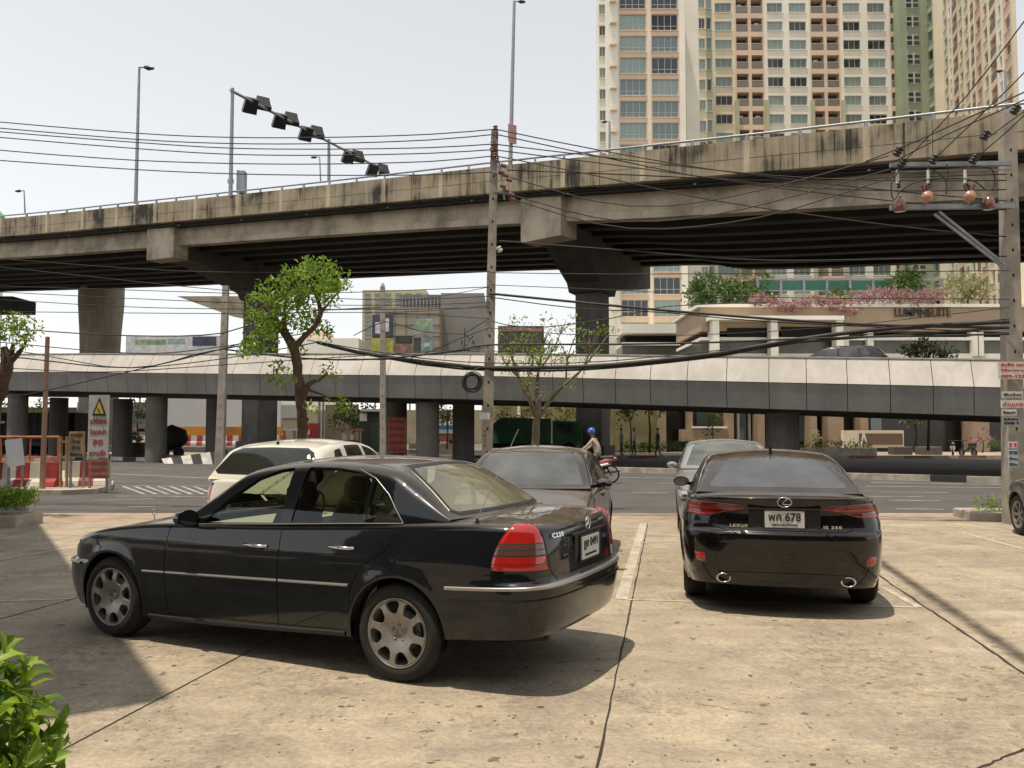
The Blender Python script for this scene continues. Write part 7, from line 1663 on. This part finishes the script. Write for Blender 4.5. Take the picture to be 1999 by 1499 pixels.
for s in (-1, 1):
    for x_ in (-1.3, 2.0): b = MB(); wheelset_y = s; b.lathe([(0, .02), (.25, .03), (.28, .13), (.45, .15), (.48, .1), (.48, -.1), (.45, -.12), (0, -.12)], 22, 0, Matrix.Translation(Vector((x_, s*1.05, .48)))@Matrix.Rotation(R(-90*s), 4, 'X')); b.build('wheel', M['rubber'], tr)
b = MB(); b.box((0, 0, .75), (5.0, 1.0, .25)); b.build('chassis', M['black'], tr)
p = at(95, 870, 51); tr = empty('lorry', (p.x, 51, -.05), 0, 'long dark tarpaulin-sided lorry under the left of the ramp', 'lorry'); dk = mat('dark_tarpaulin', (.022, .018, .018), .75, var=.4, scale=1.2)
b = MB(); b.box((-.3, 0, 1.75), (4.9, 2.3, 1.9))
for k in range(12): b.box((-2.6+k*.42, -1.17, 1.75), (.06, .05, 1.85))
b.build('tarpaulin_body', dk, tr, bevel=.05); b = MB(); b.box((-.3, -1.16, .80), (5.0, .08, .2)); b.box((-.3, 0, .70), (4.8, 1, .2)); b.build('chassis', M['black'], tr)
for x_ in (-1.8, -1.0, 1.4): 
    for s in (-1, 1): b = MB(); b.lathe([(0, .02), (.25, .03), (.28, .13), (.45, .15), (.48, .1), (.48, -.1), (.45, -.12), (0, -.12)], 20, 0, Matrix.Translation(Vector((x_, s*1.0, .48)))@Matrix.Rotation(R(-90*s), 4, 'X')); b.build('wheel', M['rubber'], tr)
b = MB(); b.box((-.9, -1.21, 2.1), (.5, .03, .4)); b.build('number_board', M['steel'], tr); b = MB()
for k in range(4): b.box((-3.0+k*.42, -1.2, 2.12), (.3, .03, .12))
b.build('reflector', M['lamp_red'], tr)
# round black covered trishaw
p = at(342, 870, 49); tc = empty('covered_cart', (p.x, 49, -.05), 0, 'round black covered cart between two ramp columns left of the white hoarding', 'cart'); b = MB(); b.tube([(-.9, 0, 1.05), (-.2, 0, 1.2), (.35, 0, 1.1), (.6, 0, .9)], [.55, .78, .62, .25], 18); b.build('hood', dk, tc)
for x_ in (-.5, .35): b = MB(); b.lathe([(.22, -.05), (.32, -.04), (.33, 0), (.32, .04), (.22, .05)], 20, 0, Matrix.Translation(Vector((x_, -.35, .33)))@Matrix.Rotation(R(90), 4, 'X'), closed=True); b.lathe([(0, -.03), (.22, -.03)], 14, 0, Matrix.Translation(Vector((x_, -.35, .33)))@Matrix.Rotation(R(90), 4, 'X')); b.build('wheel', M['rubber'], tc)
# stall with red goods
p = at(258, 870, 50); st = empty('market_stall', (p.x, 50, -.05), 0, 'dark street stall heaped with red and orange goods under a white awning', 'stall'); b = MB(); b.box((0, 0, .45), (1.5, .8, .9)); b.build('counter', dk, st)
b = MB(); b.prism([(-1.0, -.6, 2.2), (.7, -.6, 2.1), (.7, .6, 2.25), (-1.0, .6, 2.35)], (0, 0, .06)); b.build('awning', M['white'], st, fixn=True); b = MB()
for s in (-.65, .65): b.box((s, .4, 1.1), (.04, .04, 2.2))
b.build('posts', M['steel'], st); gm_ = [mat('goods_%s' % n, c, .7) for n, c in (('red', (.32, .03, .02)), ('orange', (.42, .16, .04)), ('dark', (.04, .03, .03)), ('white', (.5, .48, .45)))]
for k in range(26):
    b = MB(); x_ = rnd.uniform(-.7, .7); z_ = .95+rnd.uniform(0, .75); b.box((0, 0, 0), (rnd.uniform(.12, .35), .25, rnd.uniform(.07, .2)), rz=rnd.uniform(-.4, .4)); o = b.build('packet', rnd.choice(gm_)); o.location = (p.x+x_, 50-.15+rnd.uniform(-.2, .2), z_); o.parent = None; o.parent = st; o.location = (x_, -.15, z_)
# white hoarding, orange fence, far barriers
mb = MB(); a = at(318, 890, 92); b_ = at(548, 776, 92); mb.span((a.x, 92, -.1), (b_.x, 92.2, b_.z)); tag(mb.build('site_hoarding', mat('white_hoarding', (.62, .62, .62), .6, var=.06, scale=.2)), 'tall plain white site hoarding seen between the columns left of the street tree', 'hoarding')
mb = MB(); pbox(mb, 335, 833, 560, 853, 88, .2); tag(mb.build('plastic_fence', mat('orange_plastic', (.62, .26, .03), .6, var=.3, scale=.4)), 'orange plastic fence along the foot of the white hoarding', 'fence')
def jersey(label, x0, x1, Y, zt, n, first, group, pxmode=True, dep=.5, rz=0, cols=None):
    a = at(x0, 900, Y).x; b = at(x1, 900, Y).x; o = empty('road_barrier', ((a+b)/2, Y, 0), rz, label, 'barrier', group); L = b-a; mb = MB(); w_ = L/n
    for k in range(n):
        xa = -L/2+k*w_; pr = [(-dep/2, -.05), (-dep/2, zt*.14), (-dep*.42, zt*.30), (-dep*.2, zt*.42), (-dep*.15, zt), (dep*.15, zt), (dep*.2, zt*.42), (dep*.42, zt*.30), (dep/2, zt*.14), (dep/2, -.05)]
        mb.prism([(xa, y, z) for y, z in pr], (w_-.001, 0, 0), (k+first) % 2)
    mb.build('barrier_body', cols or [M['barw'], M['barr']], o, fixn=True); return o
M['barw'] = mat('barrier_white', (.56, .52, .45), .7, var=.2, scale=3); M['barr'] = mat('barrier_red', (.34, .04, .035), .7, var=.35, scale=3)
for i in range(3): jersey('distant striped barrier below the orange fence, %s of three' % ('left', 'middle', 'right')[i], 350+i*70, 418+i*70, 86, 1.0, 6, i, 'distant striped barriers')
jersey('near red and white striped concrete barrier with an orange rail behind it', -44, 116, 22.6, .74, 6, 0, 'near striped barriers')
jersey('short red and white barrier piece standing under the tall warning sign', 133, 212, 22.9, .76, 3, 0, 'near striped barriers', rz=R(14))
jersey('dusty striped barrier in the row behind the near one', -40, 112, 26.0, .74, 7, 1, 'near striped barriers', cols=[M['kerbpale'], mat('worn_pink_concrete', (.36, .20, .16), .85, var=.5, scale=2)])
mb = MB()
for a, b in ((0, 853), (115, 853)): mb.tube([at(a, 853, 23.4), at(a, 935, 23.4)], .045, 8)
mb.tube([at(-40, 853, 23.4), at(116, 853, 23.4)], .035, 8); mb.tube([at(60, 853, 23.4), at(58, 900, 23.4)], .025, 6); mb.tube([at(-40, 892, 23.4), at(116, 892, 23.4)], .02, 6); tag(mb.build('guard_rail', mat('orange_rail', (.40, .12, .06), .7, var=.3, scale=4)), 'rusty orange pipe rail behind the striped barrier', 'railing')
def leaning_board(name, label, x0, y0, x1, y1, Y, lines, mt, ink, tilt=0, cat='sign', legs=True, sk=0):
    a = at(x0, y1, Y); b = at(x1, y0, Y); o = empty(name, ((a.x+b.x)/2, Y, 0), 0, label, cat); w_ = b.x-a.x; h_ = b.z-a.z; mb = MB(); zc = (a.z+b.z)/2; T = Matrix.Rotation(tilt, 3, 'Y')
    mb.box((0, 0, zc), (w_, .04, h_), 0, M=T); n = len(lines)
    for i, t in enumerate(lines):
        if t: q = T@Vector((0, 0, h_/2-h_*(i+.5)/n)); add_text(mb, t, h_/n*.55, (q.x, -.026, zc+q.z), T@Vector((1, 0, 0)), T@Vector((0, 0, 1)), 1, width=w_*(.80 if len(t) > 4 else .5), bold=.005)
    mb.build('panel', [mt, ink], o, bevel=0)
    if legs:
        mb = MB()
        for s in (-.42, .42): mb.bar((s*w_, .06, -.05), (s*w_, .06, a.z+.3), .05)
        mb.build('legs', M['steel'], o)
    return o
sw = mat('sign_dirty_white', (.50, .49, .46), .6, var=.2, scale=3); br = mat('faded_brown_board', (.30, .17, .11), .8, var=.35, scale=5); ri = mat('faded_red_letters', (.34, .05, .05), .7)
o = leaning_board('warning_sign', 'tall narrow white warning board with a yellow triangle and red writing', 171, 771, 214, 894, 22.0, ['', '', 'ระวังอันตราย', 'โปรดขับช้า', 'ลด', 'ความเร็ว'], sw, ri)
mb = MB(); c = at(194, 795, 21.97)-Vector(o.location); s = .19; mb.prism([c+Vector((-s, 0, -.22)), c+Vector((s, 0, -.22)), c+Vector((0, 0, .27))], (0, -.012, 0), 0); mb.prism([c+Vector((-s*.66, -.013, -.17)), c+Vector((s*.66, -.013, -.17)), c+Vector((0, -.013, .16))], (0, -.008, 0), 1); mb.bar(c+Vector((-.05, -.026, .0)), c+Vector((.04, -.026, -.12)), .05, .006, 0); mb.build('triangle', [M['ink'], mat('sign_yellow', (.60, .45, .06), .6)], o, fixn=True)
leaning_board('notice_board', 'faded brown notice board fixed below the tall warning board', 173, 896, 214, 934, 21.9, ['โครงการก่อสร้าง', 'ขออภัย', 'ในความไม่สะดวก'], br, ri, legs=False)
leaning_board('notice_board', 'worn beige notice board with brown writing left of the warning board', 134, 842, 166, 893, 22.2, ['ทางเข้า', 'โครง', 'การ', 'ก่อสร้าง'], mat('worn_beige_board', (.34, .24, .15), .8, var=.3, scale=5), M['cabin'])
leaning_board('plain_panel', 'blank white tilted panel leaning on the orange rail', 12, 857, 46, 910, 22.3, [''], mat('blank_panel', (.50, .52, .54), .6, var=.08, scale=4), M['ink'], tilt=R(-8), cat='panel')
mb = MB()
for a in (119, 131): mb.tube([at(a, 852, 22.4), at(a-1, 952, 22.4)], .04, 7)
mb.bar(at(119, 862, 22.4), at(135, 862, 22.4), .06); mb.bar(at(119, 892, 22.4), at(135, 892, 22.4), .04); tag(mb.build('timber_frame', mat('ochre_timber', (.36, .24, .10), .8, var=.3, scale=4)), 'narrow ochre timber frame between the two striped barriers', 'frame')
leaning_board('notice_board', 'red brown notice board on the round ramp column right of the pointed pole', 757, 815, 793, 884, 38.0, ['ห้ามจอดรถ', 'ห้ามวางของ', 'ห้ามทิ้งขยะ', 'ฝ่าฝืนปรับ', '2000 บาท'], mat('red_brown_board', (.26, .055, .03), .7, var=.3, scale=3), mat('dark_red_letters', (.10, .02, .015), .7))
# island for the barriers
isl = [gl(-60, 962), gl(120, 963), gl(190, 960), gl(219, 952), gl(222, 944), gl(190, 936), gl(120, 922), gl(-60, 915)]
mb = MB(); mb.prism([Vector((p.x, p.y, -.09)) for p in isl], (0, 0, .17)); tag(mb.build('traffic_island', M['kerbpale'], fixn=True), kind='structure')
# clutter in the gap behind the white hatchback
def clutter(name, label, rects, Y, mats, cat):
    mb = MB()
    for (x0, y0, x1, y1, dy, dp, mi) in rects: pbox(mb, x0, y0, x1, y1, Y+dy, dp, mi)
    return tag(mb.build(name, mats), label, cat)
M['redcan'] = mat('red_canvas', (.45, .05, .03), .7)
clutter('water_tank', 'pale upright tank on a stand left of the bright street tree trunk', [(548, 790, 578, 816, 0, 1.5, 0), (550, 817, 577, 820, .1, 1.2, 1), (549, 836, 580, 841, 0, 1.5, 0), (552, 841, 556, 880, .2, .2, 1), (572, 841, 576, 880, .2, .2, 1)], 66, [M['cream2'], M['steel']], 'tank')
clutter('red_booth', 'small red and white booth right of the bright street tree trunk', [(601, 826, 618, 880, 0, 1.2, 0), (599, 838, 605, 848, -.1, .2, 1)], 60, [M['redcan'], M['white']], 'booth')
clutter('site_fence', 'beige sheet fence with grey posts right of the red booth', [(634, 790, 700, 880, 0, .2, 0), (620, 782, 625, 880, -.2, .25, 1), (628, 782, 632, 880, -.3, .25, 1)], 70, [mat('beige_sheet', (.46, .36, .22), .8, var=.2, scale=.5), M['steel']], 'fence')
clutter('food_cart', 'brown food cart with a small roof under the ramp left of the pointed pole', [(650, 836, 706, 841, 0, 1.2, 0), (656, 841, 659, 880, 0, .1, 1), (702, 841, 705, 880, 0, .1, 1), (655, 860, 706, 880, .2, .8, 2), (668, 846, 676, 858, .1, .3, 3), (684, 848, 690, 858, .1, .3, 3)], 52, [mat('brown_tin_roof', (.18, .10, .07), .7), M['steel'], M['cabin'], M['white']], 'cart')
clutter('kiosk', 'dark kiosk with a pale sign panel left of the pointed pole', [(700, 800, 738, 882, 0, 1.5, 0), (702, 806, 716, 822, -.1, .1, 1), (704, 798, 745, 803, -.5, 2, 1), (724, 826, 737, 880, -.1, .1, 2)], 55, [M['cabin'], M['cream2'], mat('kiosk_green', (.06, .09, .06), .7)], 'kiosk')
clutter('bus', 'blue and white bus glimpsed between the two thick columns left of the centre pole', [(845, 822, 888, 846, 0, 2.4, 0), (845, 846, 888, 862, 0.02, 2.4, 1), (848, 830, 886, 838, -.05, .1, 2), (850, 858, 858, 870, -.06, .3, 3), (876, 858, 884, 870, -.06, .3, 3)], 72, [M['white'], mat('bus_red', (.22, .07, .05), .5), mat('bus_blue', (.05, .16, .32), .2), M['rubber']], 'bus')
clutter('low_wall', 'pale low wall under the ramp left of the centre pole', [(798, 866, 890, 876, 0, .3, 0), (798, 878, 890, 885, -.4, .3, 0)], 58, [mat('pale_wall', (.45, .38, .27), .85, var=.2, scale=1)], 'wall')
clutter('street_light_post', 'thin white post at the left of the centre pole under the ramp', [(919, 785, 924, 885, 0, .3, 0)], 50, [M['white']], 'post')
clutter('far_hoarding', 'brown board wall behind the far trees at the left', [(-60, 795, 175, 835, 0, .4, 0), (150, 785, 172, 802, -.2, .2, 1)], 85, [mat('brown_hoarding', (.20, .15, .10), .85, var=.3, scale=.4), M['cream2']], 'hoarding')
clutter('far_building', 'low ochre building behind the green lorry', [(940, 780, 1145, 862, 0, 5, 0), (1030, 815, 1065, 826, -.1, .1, 1), (1010, 785, 1016, 862, -.2, .2, 2)], 84, [mat('ochre_building', (.28, .22, .10), .85, var=.4, scale=.4), M['white'], M['cream2']], 'building')
clutter('far_building', 'grey warehouse wall behind the left columns', [(180, 785, 330, 850, 0, 5, 0)], 95, [mat('dull_warehouse', (.22, .19, .15), .85, var=.4, scale=.3)], 'building')
clutter('far_building', 'long pale wall behind the centre columns', [(545, 800, 960, 872, 0, 5, 0), (545, 776, 660, 800, .5, 4, 1)], 98, [mat('dull_cream_wall', (.33, .28, .2), .85, var=.35, scale=.25), M['cream2']], 'building')
# scooters on the far pavement
for px, lab in ((1860, 'parked scooter left of the dark moped under the right of the ramp'), (1890, 'dark parked moped beside the reddish potted plant')):
    c = at(px, 880, 50.4); mo2 = empty('scooter', (c.x, 50.4, -.02), R(60 if px < 1880 else 100), lab, 'scooter', 'parked scooters')
    for x_ in (-.5, .55): b = MB(); T = Matrix.Translation(Vector((x_, 0, .25)))@Matrix.Rotation(R(90), 4, 'X'); b.lathe([(.18, -.04), (.24, -.03), (.25, 0), (.24, .03), (.18, .04)], 18, 0, T, closed=True); b.lathe([(0, 0), (.18, 0)], 12, 1, T); b.build('wheel', [M['rubber'], M['steel']], mo2)
    b = MB(); b.tube([(-.6, 0, .6), (-.2, 0, .55), (.1, 0, .35), (.42, 0, .45), (.45, 0, .85)], [.10, .15, .08, .10, .07], 10); b.build('body', M['paint_grey'] if px > 1880 else M['white'], mo2); b = MB(); b.tube([(-.65, 0, .75), (-.1, 0, .72)], [.09, .1], 10); b.build('saddle', M['black'], mo2)
    b = MB(); b.tube([(.42, -.3, .98), (.45, 0, .95), (.42, .3, .98)], .018, 6); b.tube([(.45, 0, .85), (.45, 0, .95)], .02, 6); b.build('handlebar', M['black'], mo2)
# grey car on the ramp
spv = template(4.5, 1.80, 1.62, 'hatch', M['paint_grey'], M['glass_dark'], wr=.34, step=.09); c = at(1628, 700, 33.5)
rV, BV, GV, oV = make_car(spv, 'car', 'grey hatchback driving on the ramp with only its roof and windows above the panels', 'car', (c.x, 33.6, at(1628, 676, 33.6).z-1.62), math.atan2(.36, -.93)+math.pi, None)
finish_car(spv, rV, BV, oV, True)
rV.rotation_euler = (0, 0, math.atan2(-.42, .907))
